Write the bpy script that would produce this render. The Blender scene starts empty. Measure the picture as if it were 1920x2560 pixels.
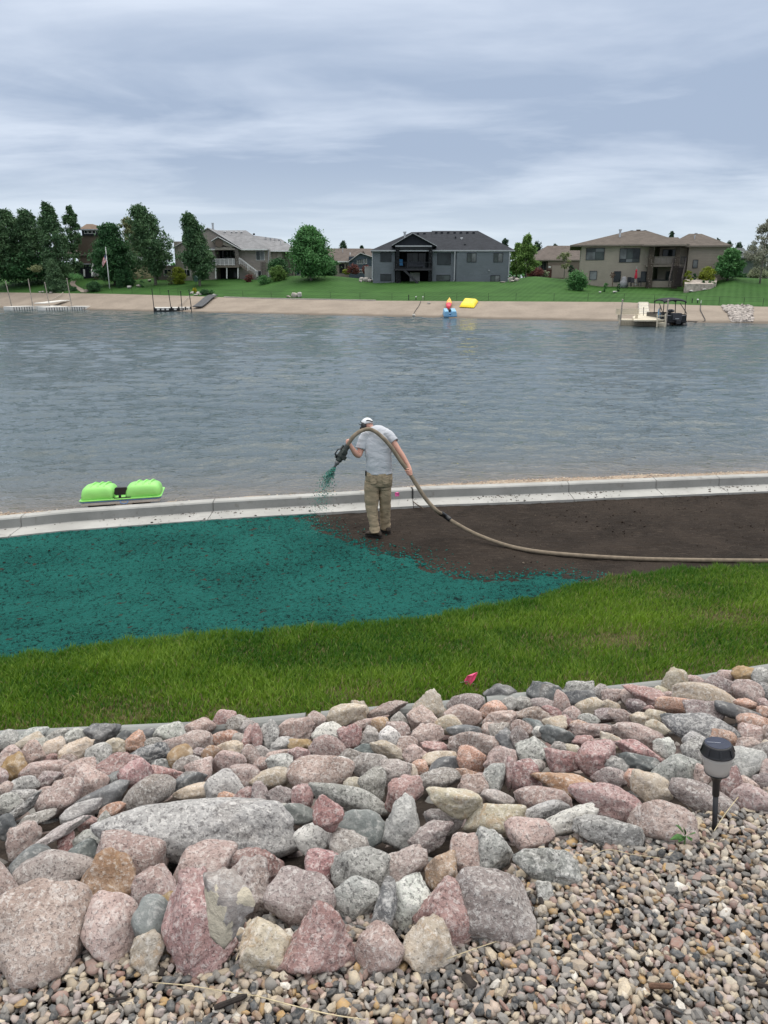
import bpy, math, random
import numpy as np
from mathutils import Vector, Matrix

rad = math.radians
sc = bpy.context.scene
COL = sc.collection
random.seed(11)
RNG = np.random.default_rng(11)

# ------------------------------------------------------------------ camera
PITCH = rad(17.0)
FPX = 1900.0                       # focal length in pixels of the 1920 x 2560 photograph
CAMZ = 3.6
cp, sp_ = math.cos(PITCH), math.sin(PITCH)
cam_d = bpy.data.cameras.new('camera')
cam_d.sensor_fit = 'HORIZONTAL'
cam_d.sensor_width = 36.0
cam_d.lens = 36.0 * FPX / 1920.0
cam_d.clip_start = 0.05
cam_d.clip_end = 9000.0
cam = bpy.data.objects.new('camera', cam_d)
COL.objects.link(cam)
cam.location = (0, 0, CAMZ)
cam.rotation_euler = (rad(90) - PITCH, 0, 0)
sc.camera = cam

# ------------------------------------------------------------------ exposure
sc.view_settings.view_transform = 'Standard'
sc.view_settings.look = 'None'
sc.view_settings.exposure = 0.28
sc.view_settings.gamma = 1.0
sc.view_settings.use_curve_mapping = False
sc.render.engine = 'CYCLES'
sc.cycles.use_denoising = True
sc.cycles.max_bounces = 6
sc.cycles.diffuse_bounces = 3
sc.cycles.glossy_bounces = 3
sc.cycles.transparent_max_bounces = 8

# ------------------------------------------------------------------ sky: stratus deck over a clear sky
SUN_EL, SUN_ROT = 66.0, 18.0
world = bpy.data.worlds.new('World')
sc.world = world
world.use_nodes = True
wn, wl = world.node_tree.nodes, world.node_tree.links
wn.clear()


def N(nodes, t, **kw):
    n = nodes.new(t)
    for k, v in kw.items():
        if k.startswith('i_'):
            n.inputs[k[2:].replace('_', ' ')].default_value = v
        else:
            setattr(n, k, v)
    return n


def wmath(op, a, b=None, clamp=False):
    n = wn.new('ShaderNodeMath'); n.operation = op; n.use_clamp = clamp
    for i, s in enumerate((a, b)):
        if s is None: continue
        if isinstance(s, (int, float)): n.inputs[i].default_value = s
        else: wl.new(s, n.inputs[i])
    return n.outputs[0]


def wmap(v, a, b, c, d, smooth=True):
    n = wn.new('ShaderNodeMapRange'); n.interpolation_type = 'SMOOTHSTEP' if smooth else 'LINEAR'
    wl.new(v, n.inputs[0])
    for i, x in enumerate((a, b, c, d)): n.inputs[i + 1].default_value = x
    return n.outputs[0]


def wmix(f, a, b):
    n = wn.new('ShaderNodeMix'); n.data_type = 'RGBA'
    for sock, s in ((n.inputs[0], f), (n.inputs[6], a), (n.inputs[7], b)):
        if isinstance(s, tuple): sock.default_value = (*s, 1)
        elif isinstance(s, float): sock.default_value = s
        else: wl.new(s, sock)
    return n.outputs[2]


tc = wn.new('ShaderNodeTexCoord')
sepx = wn.new('ShaderNodeSeparateXYZ'); wl.new(tc.outputs['Generated'], sepx.inputs[0])
zc = wmath('MAXIMUM', sepx.outputs[2], 0.0)
den = wmath('ADD', zc, 0.10)
cx_ = wmath('DIVIDE', sepx.outputs[0], den)
cy_ = wmath('DIVIDE', sepx.outputs[1], den)
comb = wn.new('ShaderNodeCombineXYZ'); wl.new(cx_, comb.inputs[0]); wl.new(cy_, comb.inputs[1])


def cloud_noise(scale, detail, rough, dist, off, sy=1.0, rot=0.0):
    mp = wn.new('ShaderNodeMapping'); mp.inputs['Location'].default_value = off
    mp.inputs['Scale'].default_value = (1.0, sy, 1.0)
    mp.inputs['Rotation'].default_value = (0, 0, rot)
    wl.new(comb.outputs[0], mp.inputs[0])
    n = wn.new('ShaderNodeTexNoise')
    n.inputs['Scale'].default_value = scale; n.inputs['Detail'].default_value = detail
    n.inputs['Roughness'].default_value = rough; n.inputs['Distortion'].default_value = dist
    wl.new(mp.outputs[0], n.inputs['Vector'])
    return n.outputs['Fac']


big = cloud_noise(0.30, 3.0, 0.5, 0.4, (3.1, 1.7, 0), 1.15, 0.25)
mid = cloud_noise(0.72, 5.0, 0.55, 0.5, (7.3, 2.2, 0), 1.55, 0.05)
fine = cloud_noise(2.2, 6.0, 0.58, 0.5, (1.3, 9.2, 0), 1.5, -0.05)
s1 = wmath('ADD', wmath('MULTIPLY', big, 0.54), wmath('MULTIPLY', mid, 0.37))
dens = wmath('ADD', s1, wmath('MULTIPLY', fine, 0.09))
f_c = wmap(dens, 0.365, 0.635, 0.0, 1.0)
# the deck thins towards the zenith, thickens low down, and brightens again in the haze of the horizon
f_c = wmath('ADD', f_c, wmap(zc, 0.18, 0.30, -0.24, 0.28), clamp=True)
SKY_DARK, SKY_LIGHT, SKY_HOR = (0.330, 0.405, 0.535), (0.700, 0.762, 0.862), (0.610, 0.697, 0.772)
ccol = wmix(f_c, SKY_DARK, SKY_LIGHT)
hz = wmap(zc, 0.0, 0.15, 1.0, 0.0)
ccol = wmix(wmath('MULTIPLY', hz, 0.85), ccol, SKY_HOR)
# an overcast sky is whiter and brighter towards the zenith
zen = wmap(zc, 0.30, 1.0, 1.0, 2.3)
ccol = wmix(wmath('MULTIPLY', wmap(zc, 0.28, 0.75, 0.0, 1.0), 0.8), ccol, (0.745, 0.735, 0.700))
vm = wn.new('ShaderNodeVectorMath'); vm.operation = 'SCALE'
wl.new(ccol, vm.inputs[0]); wl.new(zen, vm.inputs['Scale'])
bg_c = wn.new('ShaderNodeBackground'); wl.new(vm.outputs[0], bg_c.inputs[0]); bg_c.inputs[1].default_value = 1.0
sky = wn.new('ShaderNodeTexSky'); sky.sky_type = 'NISHITA'; sky.sun_disc = False
sky.sun_elevation = rad(SUN_EL); sky.sun_rotation = rad(SUN_ROT)
bg_s = wn.new('ShaderNodeBackground'); wl.new(sky.outputs[0], bg_s.inputs[0]); bg_s.inputs[1].default_value = 0.10
mixs = wn.new('ShaderNodeMixShader'); mixs.inputs[0].default_value = 0.93
wl.new(bg_s.outputs[0], mixs.inputs[1]); wl.new(bg_c.outputs[0], mixs.inputs[2])
wo = wn.new('ShaderNodeOutputWorld'); wl.new(mixs.outputs[0], wo.inputs[0])

# ------------------------------------------------------------------ sun, veiled by the cloud
sun_d = bpy.data.lights.new('sun', 'SUN')
sun_d.energy = 1.5
sun_d.angle = rad(70)
sun_d.color = (1.0, 0.94, 0.84)
sun = bpy.data.objects.new('sun', sun_d)
COL.objects.link(sun)
_az = rad(SUN_ROT)
_sd = Vector((math.sin(_az) * math.cos(rad(SUN_EL)), math.cos(_az) * math.cos(rad(SUN_EL)), math.sin(rad(SUN_EL))))
sun.rotation_euler = (-_sd).to_track_quat('-Z', 'Y').to_euler()
sun.location = (0, -20, 40)

# ------------------------------------------------------------------ photograph pixel -> place


def uv(px, py):
    return (px - 960.0) / FPX, (py - 1280.0) / FPX


def P(px, py, Y):
    """the point at distance Y ahead that the photograph shows at (px, py)"""
    u, v = uv(px, py)
    t = Y / (cp - v * sp_)
    return Vector((u * t, Y, CAMZ - (sp_ + v * cp) * t))


def on_z(px, py, z):
    u, v = uv(px, py)
    t = (CAMZ - z) / (sp_ + v * cp)
    return Vector((u * t, (cp - v * sp_) * t, z))


def mpp(px, py, Y):
    """metres per photograph pixel at that place"""
    u, v = uv(px, py)
    return Y / (cp - v * sp_) / FPX


# ------------------------------------------------------------------ numpy noise
def _h(ix, iy, iz, seed):
    h = (ix.astype(np.uint32) * np.uint32(374761393)) ^ (iy.astype(np.uint32) * np.uint32(668265263)) ^ \
        (iz.astype(np.uint32) * np.uint32(2246822519)) ^ np.uint32((seed * 3266489917) & 0xffffffff)
    h = (h ^ (h >> np.uint32(15))) * np.uint32(2246822519)
    h = (h ^ (h >> np.uint32(13))) * np.uint32(3266489917)
    h = h ^ (h >> np.uint32(16))
    return h.astype(np.float64) / 4294967295.0 * 2 - 1


def vnoise(p, seed=0):
    p = np.asarray(p, dtype=np.float64)
    i = np.floor(p).astype(np.int64)
    f = p - i
    w = f * f * f * (f * (f * 6 - 15) + 10)
    r = 0
    for dx in (0, 1):
        wx = w[:, 0] if dx else 1 - w[:, 0]
        for dy in (0, 1):
            wy = w[:, 1] if dy else 1 - w[:, 1]
            for dz in (0, 1):
                wz = w[:, 2] if dz else 1 - w[:, 2]
                r = r + wx * wy * wz * _h(i[:, 0] + dx, i[:, 1] + dy, i[:, 2] + dz, seed)
    return r


def fbm(p, oct=4, gain=0.5, lac=2.03, seed=0):
    p = np.asarray(p, dtype=np.float64)
    a, s, r = 1.0, 0.0, 0
    for k in range(oct):
        r = r + a * vnoise(p, seed + k * 17)
        s += a
        a *= gain
        p = p * lac + 13.7
    return r / s


def xyz(x, y, z=None):
    return np.stack([x, y, np.zeros_like(x) if z is None else z], axis=1)


# ------------------------------------------------------------------ meshes and objects
def fast_mesh(name, V, Fc, mats=(), col=None, smooth=False, midx=None):
    """V n x 3, Fc m x k faces"""
    me = bpy.data.meshes.new(name)
    V = np.ascontiguousarray(V, dtype=np.float32); Fc = np.ascontiguousarray(Fc, dtype=np.int32)
    m, k = Fc.shape
    me.vertices.add(len(V)); me.vertices.foreach_set('co', V.ravel())
    me.loops.add(m * k); me.loops.foreach_set('vertex_index', Fc.ravel())
    me.polygons.add(m)
    me.polygons.foreach_set('loop_start', np.arange(0, m * k, k, dtype=np.int32))
    me.polygons.foreach_set('loop_total', np.full(m, k, dtype=np.int32))
    if midx is not None: me.polygons.foreach_set('material_index', np.asarray(midx, dtype=np.int32))
    me.update(calc_edges=True)
    me.polygons.foreach_set('use_smooth', np.full(m, bool(smooth)))
    for mt in mats: me.materials.append(mt)
    if col is not None:
        at = me.color_attributes.new('Col', 'FLOAT_COLOR', 'POINT')
        c = np.ones((len(V), 4), dtype=np.float32); c[:, :3] = col
        at.data.foreach_set('color', c.ravel())
    return me


WLOC = {}


def link(name, me, parent=None, loc=(0, 0, 0)):
    o = bpy.data.objects.new(name, me)
    COL.objects.link(o)
    if parent is not None:
        o.parent = parent
        WLOC[o] = WLOC[parent]
    else:
        o.location = loc
        WLOC[o] = Vector(loc)
    return o


def tag(o, label=None, cat=None, group=None, kind=None):
    if label: o['label'] = label
    if cat: o['category'] = cat
    if group: o['group'] = group
    if kind: o['kind'] = kind
    return o


def thing(name, label, cat, loc, group=None, kind=None):
    o = bpy.data.objects.new(name, None)
    COL.objects.link(o)
    o.empty_display_size = 0.1
    o.location = loc
    WLOC[o] = Vector(loc)
    return tag(o, label, cat, group, kind)


def copy_tree(o, loc=None, parent=None):
    c = o.copy(); COL.objects.link(c)
    if parent is not None: c.parent = parent
    if loc is not None: c.location = loc
    WLOC[c] = Vector(loc) if loc is not None else WLOC.get(parent, Vector())
    for ch in o.children:
        copy_tree(ch, None, c)
    return c


def frame_of(d):
    d = Vector(d).normalized()
    up = Vector((0, 0, 1)) if abs(d.z) < 0.95 else Vector((0, 1, 0))
    a = d.cross(up).normalized()
    return a, a.cross(d).normalized(), d


def catmull(pts, n):
    pts = [np.array(p, dtype=float) for p in pts]
    ext = [2 * pts[0] - pts[1]] + pts + [2 * pts[-1] - pts[-2]]
    out = []
    for i in range(1, len(ext) - 2):
        p0, p1, p2, p3 = ext[i - 1:i + 3]
        for k in range(n):
            t = k / n
            out.append(0.5 * (2 * p1 + (p2 - p0) * t + (2 * p0 - 5 * p1 + 4 * p2 - p3) * t * t + (3 * p1 - p0 - 3 * p2 + p3) * t ** 3))
    out.append(pts[-1])
    return out


class MB:
    """collects shapes and links them as ONE mesh object (world coordinates in, local out)"""

    def __init__(s):
        s.v, s.f, s.m, s.cur = [], [], [], 0

    def add(s, vs, fs):
        b = len(s.v)
        s.v += [tuple(p) for p in vs]
        s.f += [tuple(i + b for i in f) for f in fs]
        s.m += [s.cur] * len(fs)
        return s

    def box(s, a, b):
        (x0, y0, z0), (x1, y1, z1) = a, b
        x0, x1 = min(x0, x1), max(x0, x1); y0, y1 = min(y0, y1), max(y0, y1); z0, z1 = min(z0, z1), max(z0, z1)
        return s.add([(x0, y0, z0), (x1, y0, z0), (x1, y1, z0), (x0, y1, z0), (x0, y0, z1), (x1, y0, z1), (x1, y1, z1), (x0, y1, z1)],
                     [(0, 3, 2, 1), (4, 5, 6, 7), (0, 1, 5, 4), (1, 2, 6, 5), (2, 3, 7, 6), (3, 0, 4, 7)])

    def obox(s, c, ax, ay, az):
        """box about c with half-axis vectors"""
        c, ax, ay, az = Vector(c), Vector(ax), Vector(ay), Vector(az)
        vs = [c + ax * i + ay * j + az * k for k in (-1, 1) for (i, j) in ((-1, -1), (1, -1), (1, 1), (-1, 1))]
        fl = [(0, 3, 2, 1), (4, 5, 6, 7), (0, 1, 5, 4), (1, 2, 6, 5), (2, 3, 7, 6), (3, 0, 4, 7)]
        if ax.cross(ay).dot(az) < 0: fl = [f[::-1] for f in fl]
        return s.add(vs, fl)

    def bar(s, a, b, w, h=None):
        """square bar from a to b"""
        a, b = Vector(a), Vector(b)
        x, y, d = frame_of(b - a)
        return s.obox((a + b) / 2, x * w / 2, (b - a) / 2, y * (h or w) / 2)

    def tube(s, pts, r, n=8, cap=True):
        pts = [Vector(p) for p in pts]
        m = len(pts)
        rs = r if isinstance(r, (list, tuple)) else [r] * m
        vs, fs = [], []
        a = None
        for i, p in enumerate(pts):
            d = (pts[min(i + 1, m - 1)] - pts[max(i - 1, 0)]).normalized()
            if a is None: a, b, _ = frame_of(d)
            else:
                a = (a - d * a.dot(d)).normalized()
            b = d.cross(a)
            for k in range(n):
                t = 2 * math.pi * k / n
                vs.append(p + (a * math.cos(t) + b * math.sin(t)) * rs[i])
        for i in range(m - 1):
            for k in range(n):
                k2 = (k + 1) % n
                fs.append((i * n + k, i * n + k2, (i + 1) * n + k2, (i + 1) * n + k))
        if cap:
            fs.append(tuple(reversed(range(n))))
            fs.append(tuple((m - 1) * n + k for k in range(n)))
        return s.add(vs, fs)

    def lathe(s, c, prof, n=16, axis=(0, 0, 1), sx=1.0):
        """profile (r, h) turned about axis through c"""
        c = Vector(c); d = Vector(axis).normalized()
        a, b, _ = frame_of(d)
        if abs(d.z) > 0.95: a, b = Vector((1, 0, 0)), d.cross(Vector((1, 0, 0))).normalized(); a = b.cross(d)
        vs, fs = [], []
        for (r, h) in prof:
            for k in range(n):
                t = 2 * math.pi * k / n
                vs.append(c + d * h + (a * math.cos(t) * sx + b * math.sin(t)) * r)
        m = len(prof)
        for i in range(m - 1):
            for k in range(n):
                k2 = (k + 1) % n
                fs.append((i * n + k, i * n + k2, (i + 1) * n + k2, (i + 1) * n + k))
        if prof[0][0] > 1e-4: fs.append(tuple(reversed(range(n))))
        if prof[-1][0] > 1e-4: fs.append(tuple((m - 1) * n + k for k in range(n)))
        return s.add(vs, fs)

    def prism(s, poly, ext):
        """polygon extruded along ext"""
        poly = [Vector(p) for p in poly]; ext = Vector(ext); n = len(poly)
        vs = poly + [p + ext for p in poly]
        fs = [tuple(reversed(range(n))), tuple(range(n, 2 * n))]
        for i in range(n): fs.append((i, (i + 1) % n, n + (i + 1) % n, n + i))
        nrm = (poly[1] - poly[0]).cross(poly[2] - poly[0])
        if nrm.dot(ext) < 0: fs = [f[::-1] for f in fs]
        return s.add(vs, fs)

    def ellip(s, c, ax, ay, az, nu=16, nv=10, e=1.0, flat=0.0):
        """(super)ellipsoid with half-axis vectors"""
        c, ax, ay, az = Vector(c), Vector(ax), Vector(ay), Vector(az)
        sg = lambda x: math.copysign(abs(x) ** e, x)
        vs, fs = [], []
        for j in range(1, nv):
            ph = -math.pi / 2 + math.pi * j / nv
            for i in range(nu):
                th = 2 * math.pi * i / nu
                vs.append(c + ax * sg(math.cos(ph)) * sg(math.cos(th)) + ay * sg(math.cos(ph)) * sg(math.sin(th)) + az * max(sg(math.sin(ph)), -1 + flat))
        b, t = len(vs), len(vs) + 1
        vs += [c - az * (1 - flat), c + az]
        for j in range(nv - 2):
            for i in range(nu):
                i2 = (i + 1) % nu
                fs.append((j * nu + i, j * nu + i2, (j + 1) * nu + i2, (j + 1) * nu + i))
        for i in range(nu):
            i2 = (i + 1) % nu
            fs.append((b, i2, i)); fs.append((t, (nv - 2) * nu + i, (nv - 2) * nu + i2))
        return s.add(vs, fs)

    def rings(s, rr, closed=True):
        """loft through rings (lists of equal length)"""
        n = len(rr[0]); vs = [p for r in rr for p in r]; fs = []
        for i in range(len(rr) - 1):
            for k in range(n):
                k2 = (k + 1) % n
                fs.append((i * n + k, i * n + k2, (i + 1) * n + k2, (i + 1) * n + k))
        if closed:
            fs.append(tuple(reversed(range(n)))); fs.append(tuple((len(rr) - 1) * n + k for k in range(n)))
        return s.add(vs, fs)

    def build(s, name, mat, parent=None, smooth=False, origin=None, bevel=0.0):
        me = bpy.data.meshes.new(name)
        V = np.array([tuple(p) for p in s.v])
        if parent is not None: off = np.array(WLOC[parent])
        elif origin is not None: off = np.array(origin)
        else:
            lo, hi = V.min(0), V.max(0); off = np.array([(lo[0] + hi[0]) / 2, (lo[1] + hi[1]) / 2, lo[2]])
        me.from_pydata([tuple(p) for p in (V - off)], [], s.f)
        for mt in (mat if isinstance(mat, (list, tuple)) else [mat]): me.materials.append(mt)
        if any(s.m): me.polygons.foreach_set('material_index', np.array(s.m, dtype=np.int32))
        if smooth: me.polygons.foreach_set('use_smooth', np.full(len(s.f), True))
        me.update()
        o = link(name, me, parent, tuple(off) if parent is None else (0, 0, 0))
        if bevel > 0:
            bm = o.modifiers.new('bevel', 'BEVEL'); bm.width = bevel; bm.segments = 2; bm.limit_method = 'ANGLE'
        return o


# ------------------------------------------------------------------ materials
def nmat(name):
    m = bpy.data.materials.new(name); m.use_nodes = True
    nt = m.node_tree; nt.nodes.clear()
    out = nt.nodes.new('ShaderNodeOutputMaterial')
    b = nt.nodes.new('ShaderNodeBsdfPrincipled')
    nt.links.new(b.outputs[0], out.inputs[0])
    return m, nt, b, out


def nmix(nt, f, a, b, mode='MIX'):
    n = nt.nodes.new('ShaderNodeMix'); n.data_type = 'RGBA'; n.blend_type = mode
    for sock, s in ((n.inputs[0], f), (n.inputs[6], a), (n.inputs[7], b)):
        if isinstance(s, (tuple, list)): sock.default_value = (*s[:3], 1)
        elif isinstance(s, (int, float)): sock.default_value = float(s)
        else: nt.links.new(s, sock)
    return n.outputs[2]


def nnoise(nt, vec, scale, detail=3.0, rough=0.55, dist=0.0, out='Fac'):
    n = nt.nodes.new('ShaderNodeTexNoise')
    n.inputs['Scale'].default_value = scale; n.inputs['Detail'].default_value = detail
    n.inputs['Roughness'].default_value = rough; n.inputs['Distortion'].default_value = dist
    if vec is not None: nt.links.new(vec, n.inputs['Vector'])
    return n.outputs[out]


def nmath(nt, op, a, b=None, c=None, clamp=False):
    n = nt.nodes.new('ShaderNodeMath'); n.operation = op; n.use_clamp = clamp
    for i, s in enumerate((a, b, c)):
        if s is None: continue
        if isinstance(s, (int, float)): n.inputs[i].default_value = float(s)
        else: nt.links.new(s, n.inputs[i])
    return n.outputs[0]


def nmap(nt, v, a, b, c=0.0, d=1.0, smooth=True):
    n = nt.nodes.new('ShaderNodeMapRange'); n.interpolation_type = 'SMOOTHSTEP' if smooth else 'LINEAR'
    nt.links.new(v, n.inputs[0])
    for i, x in enumerate((a, b, c, d)): n.inputs[i + 1].default_value = x
    return n.outputs[0]


def nscale(nt, vec, s=(1, 1, 1), rot=(0, 0, 0), loc=(0, 0, 0)):
    n = nt.nodes.new('ShaderNodeMapping')
    n.inputs['Scale'].default_value = s; n.inputs['Rotation'].default_value = rot; n.inputs['Location'].default_value = loc
    nt.links.new(vec, n.inputs[0])
    return n.outputs[0]


def npos(nt):
    return nt.nodes.new('ShaderNodeNewGeometry').outputs['Position']


def nattr(nt, name='Col'):
    n = nt.nodes.new('ShaderNodeAttribute'); n.attribute_name = name
    return n.outputs['Color']


def nbump(nt, h, strength=0.5, dist=0.01, normal=None):
    n = nt.nodes.new('ShaderNodeBump'); n.inputs['Strength'].default_value = strength; n.inputs['Distance'].default_value = dist
    nt.links.new(h, n.inputs['Height'])
    if normal is not None: nt.links.new(normal, n.inputs['Normal'])
    return n.outputs[0]


def setp(b, rough=0.6, spec=0.3, metal=0.0):
    b.inputs['Roughness'].default_value = rough
    b.inputs['Specular IOR Level'].default_value = spec
    b.inputs['Metallic'].default_value = metal


def pm(name, col, rough=0.65, var=0.12, scale=6.0, bump=0.0, bscale=60.0, bdist=0.004, spec=0.3, grime=0.0, gcol=(0.12, 0.10, 0.08), metal=0.0):
    """plain surface: colour with uneven tone, fine relief, worn patches"""
    m, nt, b, out = nmat(name)
    pos = npos(nt)
    n1 = nnoise(nt, pos, scale, 5.0, 0.6)
    lo = tuple(c * (1 - var) for c in col); hi = tuple(min(1, c * (1 + var)) for c in col)
    c = nmix(nt, nmap(nt, n1, 0.3, 0.7), lo, hi)
    if grime > 0:
        n2 = nnoise(nt, pos, scale * 0.37, 6.0, 0.65)
        c = nmix(nt, nmath(nt, 'MULTIPLY', nmap(nt, n2, 0.5, 0.72), grime), c, gcol)
    nt.links.new(c, b.inputs['Base Color'])
    setp(b, rough, spec, metal)
    if bump > 0:
        nt.links.new(nbump(nt, nnoise(nt, pos, bscale, 4.0, 0.6), bump, bdist), b.inputs['Normal'])
    return m
# ================================================================== LAND FORM
def line_fn(pix, z):
    q = [on_z(px, py, z) for px, py in pix]
    q.sort(key=lambda p: p.x)
    xs = np.array([p.x for p in q]); ys = np.array([p.y for p in q])
    s0 = (ys[1] - ys[0]) / (xs[1] - xs[0]); s1 = (ys[-1] - ys[-2]) / (xs[-1] - xs[-2])
    s0, s1 = np.clip(s0, -.3, .3), np.clip(s1, -.3, .3)
    xs = np.concatenate([[xs[0] - 60], xs, [xs[-1] + 60]])
    ys = np.concatenate([[ys[0] - 60 * s0], ys, [ys[-1] + 60 * s1]])
    return lambda x: np.interp(x, xs, ys)


ZG, ZT, ZW = 1.58, 0.60, -0.35         # gravel terrace, foot of the rock slope, water
G_ = line_fn([(0, 2440), (300, 2425), (600, 2400), (900, 2335), (1180, 2300), (1300, 2235), (1420, 2175), (1640, 2112), (1920, 2000)], ZG)
T_ = line_fn([(0, 1830), (216, 1820), (463, 1809), (640, 1798), (765, 1785), (918, 1771), (1026, 1762), (1118, 1754), (1211, 1745), (1309, 1733),
              (1411, 1727), (1508, 1719), (1666, 1702), (1739, 1692), (1920, 1663)], ZT + 0.06)
K_ = line_fn([(0, 1346), (133, 1331), (324, 1316), (521, 1301), (752, 1287), (911, 1277), (977, 1270), (1099, 1264), (1434, 1251), (1654, 1241), (1920, 1230)], 0.02)
S_ = line_fn([(0, 1284), (191, 1273), (521, 1250), (911, 1227), (1035, 1215), (1307, 1198), (1920, 1178)], ZW)


def ground(x, y):
    x = np.asarray(x, float); y = np.asarray(y, float)
    g, t = G_(x), T_(x)
    s = np.clip((y - g) / (t - g), 0, 1)
    z = np.where(y < g, ZG + np.minimum(0.05 * (g - y), 0.25), ZG + (ZT - ZG) * (s * 0.85 + 0.15 * s * s * (3 - 2 * s)))
    d = np.clip((y - t) / 4.2, 0, 1)
    z = np.where(y > t, ZT * (1 - d) ** 1.15, z)
    return z


def gnd(x, y): return float(ground(np.array([x]), np.array([y]))[0])


def hit(px, py, dz=0.0):
    """where the ray through that pixel meets the near ground (raised by dz)"""
    u, v = uv(px, py)
    t = np.linspace(1.2, 20, 3000)
    x, y, z = u * t, (cp - v * sp_) * t, CAMZ - (sp_ + v * cp) * t
    f = z - ground(x, y) - dz
    i = int(np.argmax(f < 0)) if (f < 0).any() else len(t) - 1
    if i == 0: i = 1
    k = f[i - 1] / (f[i - 1] - f[i]) if f[i - 1] != f[i] else 0
    return Vector((x[i - 1] + (x[i] - x[i - 1]) * k, y[i - 1] + (y[i] - y[i - 1]) * k, z[i - 1] + (z[i] - z[i - 1]) * k))


def grid(xs, ys):
    X, Y = np.meshgrid(xs, ys)
    nx, ny = len(xs), len(ys)
    i = np.arange(nx * ny).reshape(ny, nx)
    Fc = np.stack([i[:-1, :-1], i[:-1, 1:], i[1:, 1:], i[1:, :-1]], -1).reshape(-1, 4)
    return X.ravel(), Y.ravel(), Fc


def poly_sd(x, y, poly):
    """signed distance to a polygon, positive inside"""
    poly = np.asarray(poly, float); n = len(poly)
    d = np.full(len(x), 1e9); ins = np.zeros(len(x), bool)
    for i in range(n):
        ax, ay = poly[i]; bx, by = poly[(i + 1) % n]
        ex, ey = bx - ax, by - ay
        t = np.clip(((x - ax) * ex + (y - ay) * ey) / (ex * ex + ey * ey + 1e-12), 0, 1)
        d = np.minimum(d, (x - ax - t * ex) ** 2 + (y - ay - t * ey) ** 2)
        c = ((ay > y) != (by > y)) & (x < (bx - ax) * (y - ay) / (by - ay + 1e-12) + ax)
        ins ^= c
    d = np.sqrt(d)
    return np.where(ins, d, -d)


# ---- materials of the ground
def mat_dirt():
    m, nt, b, out = nmat('dirt')
    pos = npos(nt)
    n1 = nnoise(nt, pos, 3.0, 6.0, 0.65); n2 = nnoise(nt, pos, 45.0, 5.0, 0.7)
    c = nmix(nt, nmap(nt, n1, 0.3, 0.7), (0.028, 0.022, 0.018), (0.050, 0.039, 0.032))
    c = nmix(nt, nmap(nt, n2, 0.52, 0.75), c, (0.085, 0.068, 0.056))
    nt.links.new(c, b.inputs['Base Color']); setp(b, 0.95, 0.1)
    nt.links.new(nbump(nt, n2, 0.7, 0.012), b.inputs['Normal'])
    return m


def mat_soil():
    m, nt, b, out = nmat('raked_soil')
    pos = npos(nt)
    n1 = nnoise(nt, pos, 0.9, 5.0, 0.6, 0.6); n2 = nnoise(nt, pos, 28.0, 6.0, 0.72); n3 = nnoise(nt, nscale(nt, pos, (1.0, 3.0, 1.0)), 6.0, 5.0, 0.65, 0.4)
    c = nmix(nt, nmap(nt, n1, 0.32, 0.68), (0.026, 0.020, 0.016), (0.047, 0.036, 0.0285))
    c = nmix(nt, nmath(nt, 'MULTIPLY', nmap(nt, n3, 0.5, 0.72), 0.6), c, (0.080, 0.062, 0.049))
    c = nmix(nt, nmap(nt, n2, 0.56, 0.76), c, (0.125, 0.100, 0.080))
    nt.links.new(c, b.inputs['Base Color']); setp(b, 0.95, 0.12)
    nt.links.new(nbump(nt, n2, 1.0, 0.045), b.inputs['Normal'])
    return m


def mat_mulch():
    m, nt, b, out = nmat('teal_mulch')
    pos = npos(nt)
    v = nscale(nt, pos, (1.0, 0.72, 1.0))
    n1 = nnoise(nt, v, 21.0, 5.0, 0.78, 0.9); n2 = nnoise(nt, pos, 0.8, 4.0, 0.6); n3 = nnoise(nt, pos, 110.0, 3.0, 0.6)
    c = nmix(nt, nmap(nt, n2, 0.36, 0.64), (0.014, 0.088, 0.076), (0.021, 0.124, 0.106))
    c = nmix(nt, nmap(nt, n3, 0.45, 0.75), c, (0.030, 0.235, 0.200))
    dark = nmath(nt, 'ADD', n1, nmath(nt, 'MULTIPLY', nmath(nt, 'SUBTRACT', n2, 0.5), 0.08))
    c = nmix(nt, nmap(nt, dark, 0.38, 0.50, 1.0, 0.0), c, (0.008, 0.020, 0.019))
    nt.links.new(c, b.inputs['Base Color']); setp(b, 0.9, 0.04)
    h = nmath(nt, 'ADD', n1, nmath(nt, 'MULTIPLY', n3, 0.35))
    nt.links.new(nbump(nt, h, 1.0, 0.05), b.inputs['Normal'])
    return m


def mat_concrete(name='concrete', col=(0.375, 0.37, 0.35), stain=0.5):
    m, nt, b, out = nmat(name)
    pos = npos(nt)
    n1 = nnoise(nt, pos, 1.6, 6.0, 0.65); n2 = nnoise(nt, pos, 30.0, 5.0, 0.7); n3 = nnoise(nt, pos, 7.0, 6.0, 0.7, 0.5)
    c = nmix(nt, nmap(nt, n1, 0.3, 0.7), tuple(x * 0.84 for x in col), tuple(min(1, x * 1.08) for x in col))
    c = nmix(nt, nmath(nt, 'MULTIPLY', nmap(nt, n2, 0.55, 0.75), 0.35), c, tuple(x * 0.55 for x in col))
    c = nmix(nt, nmath(nt, 'MULTIPLY', nmap(nt, n3, 0.57, 0.70), stain), c, (0.12, 0.105, 0.09))
    nt.links.new(c, b.inputs['Base Color']); setp(b, 0.85, 0.25)
    nt.links.new(nbump(nt, n2, 0.35, 0.004), b.inputs['Normal'])
    return m


M_DIRT, M_SOIL, M_MULCH, M_CONC = mat_dirt(), mat_soil(), mat_mulch(), mat_concrete()

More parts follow.
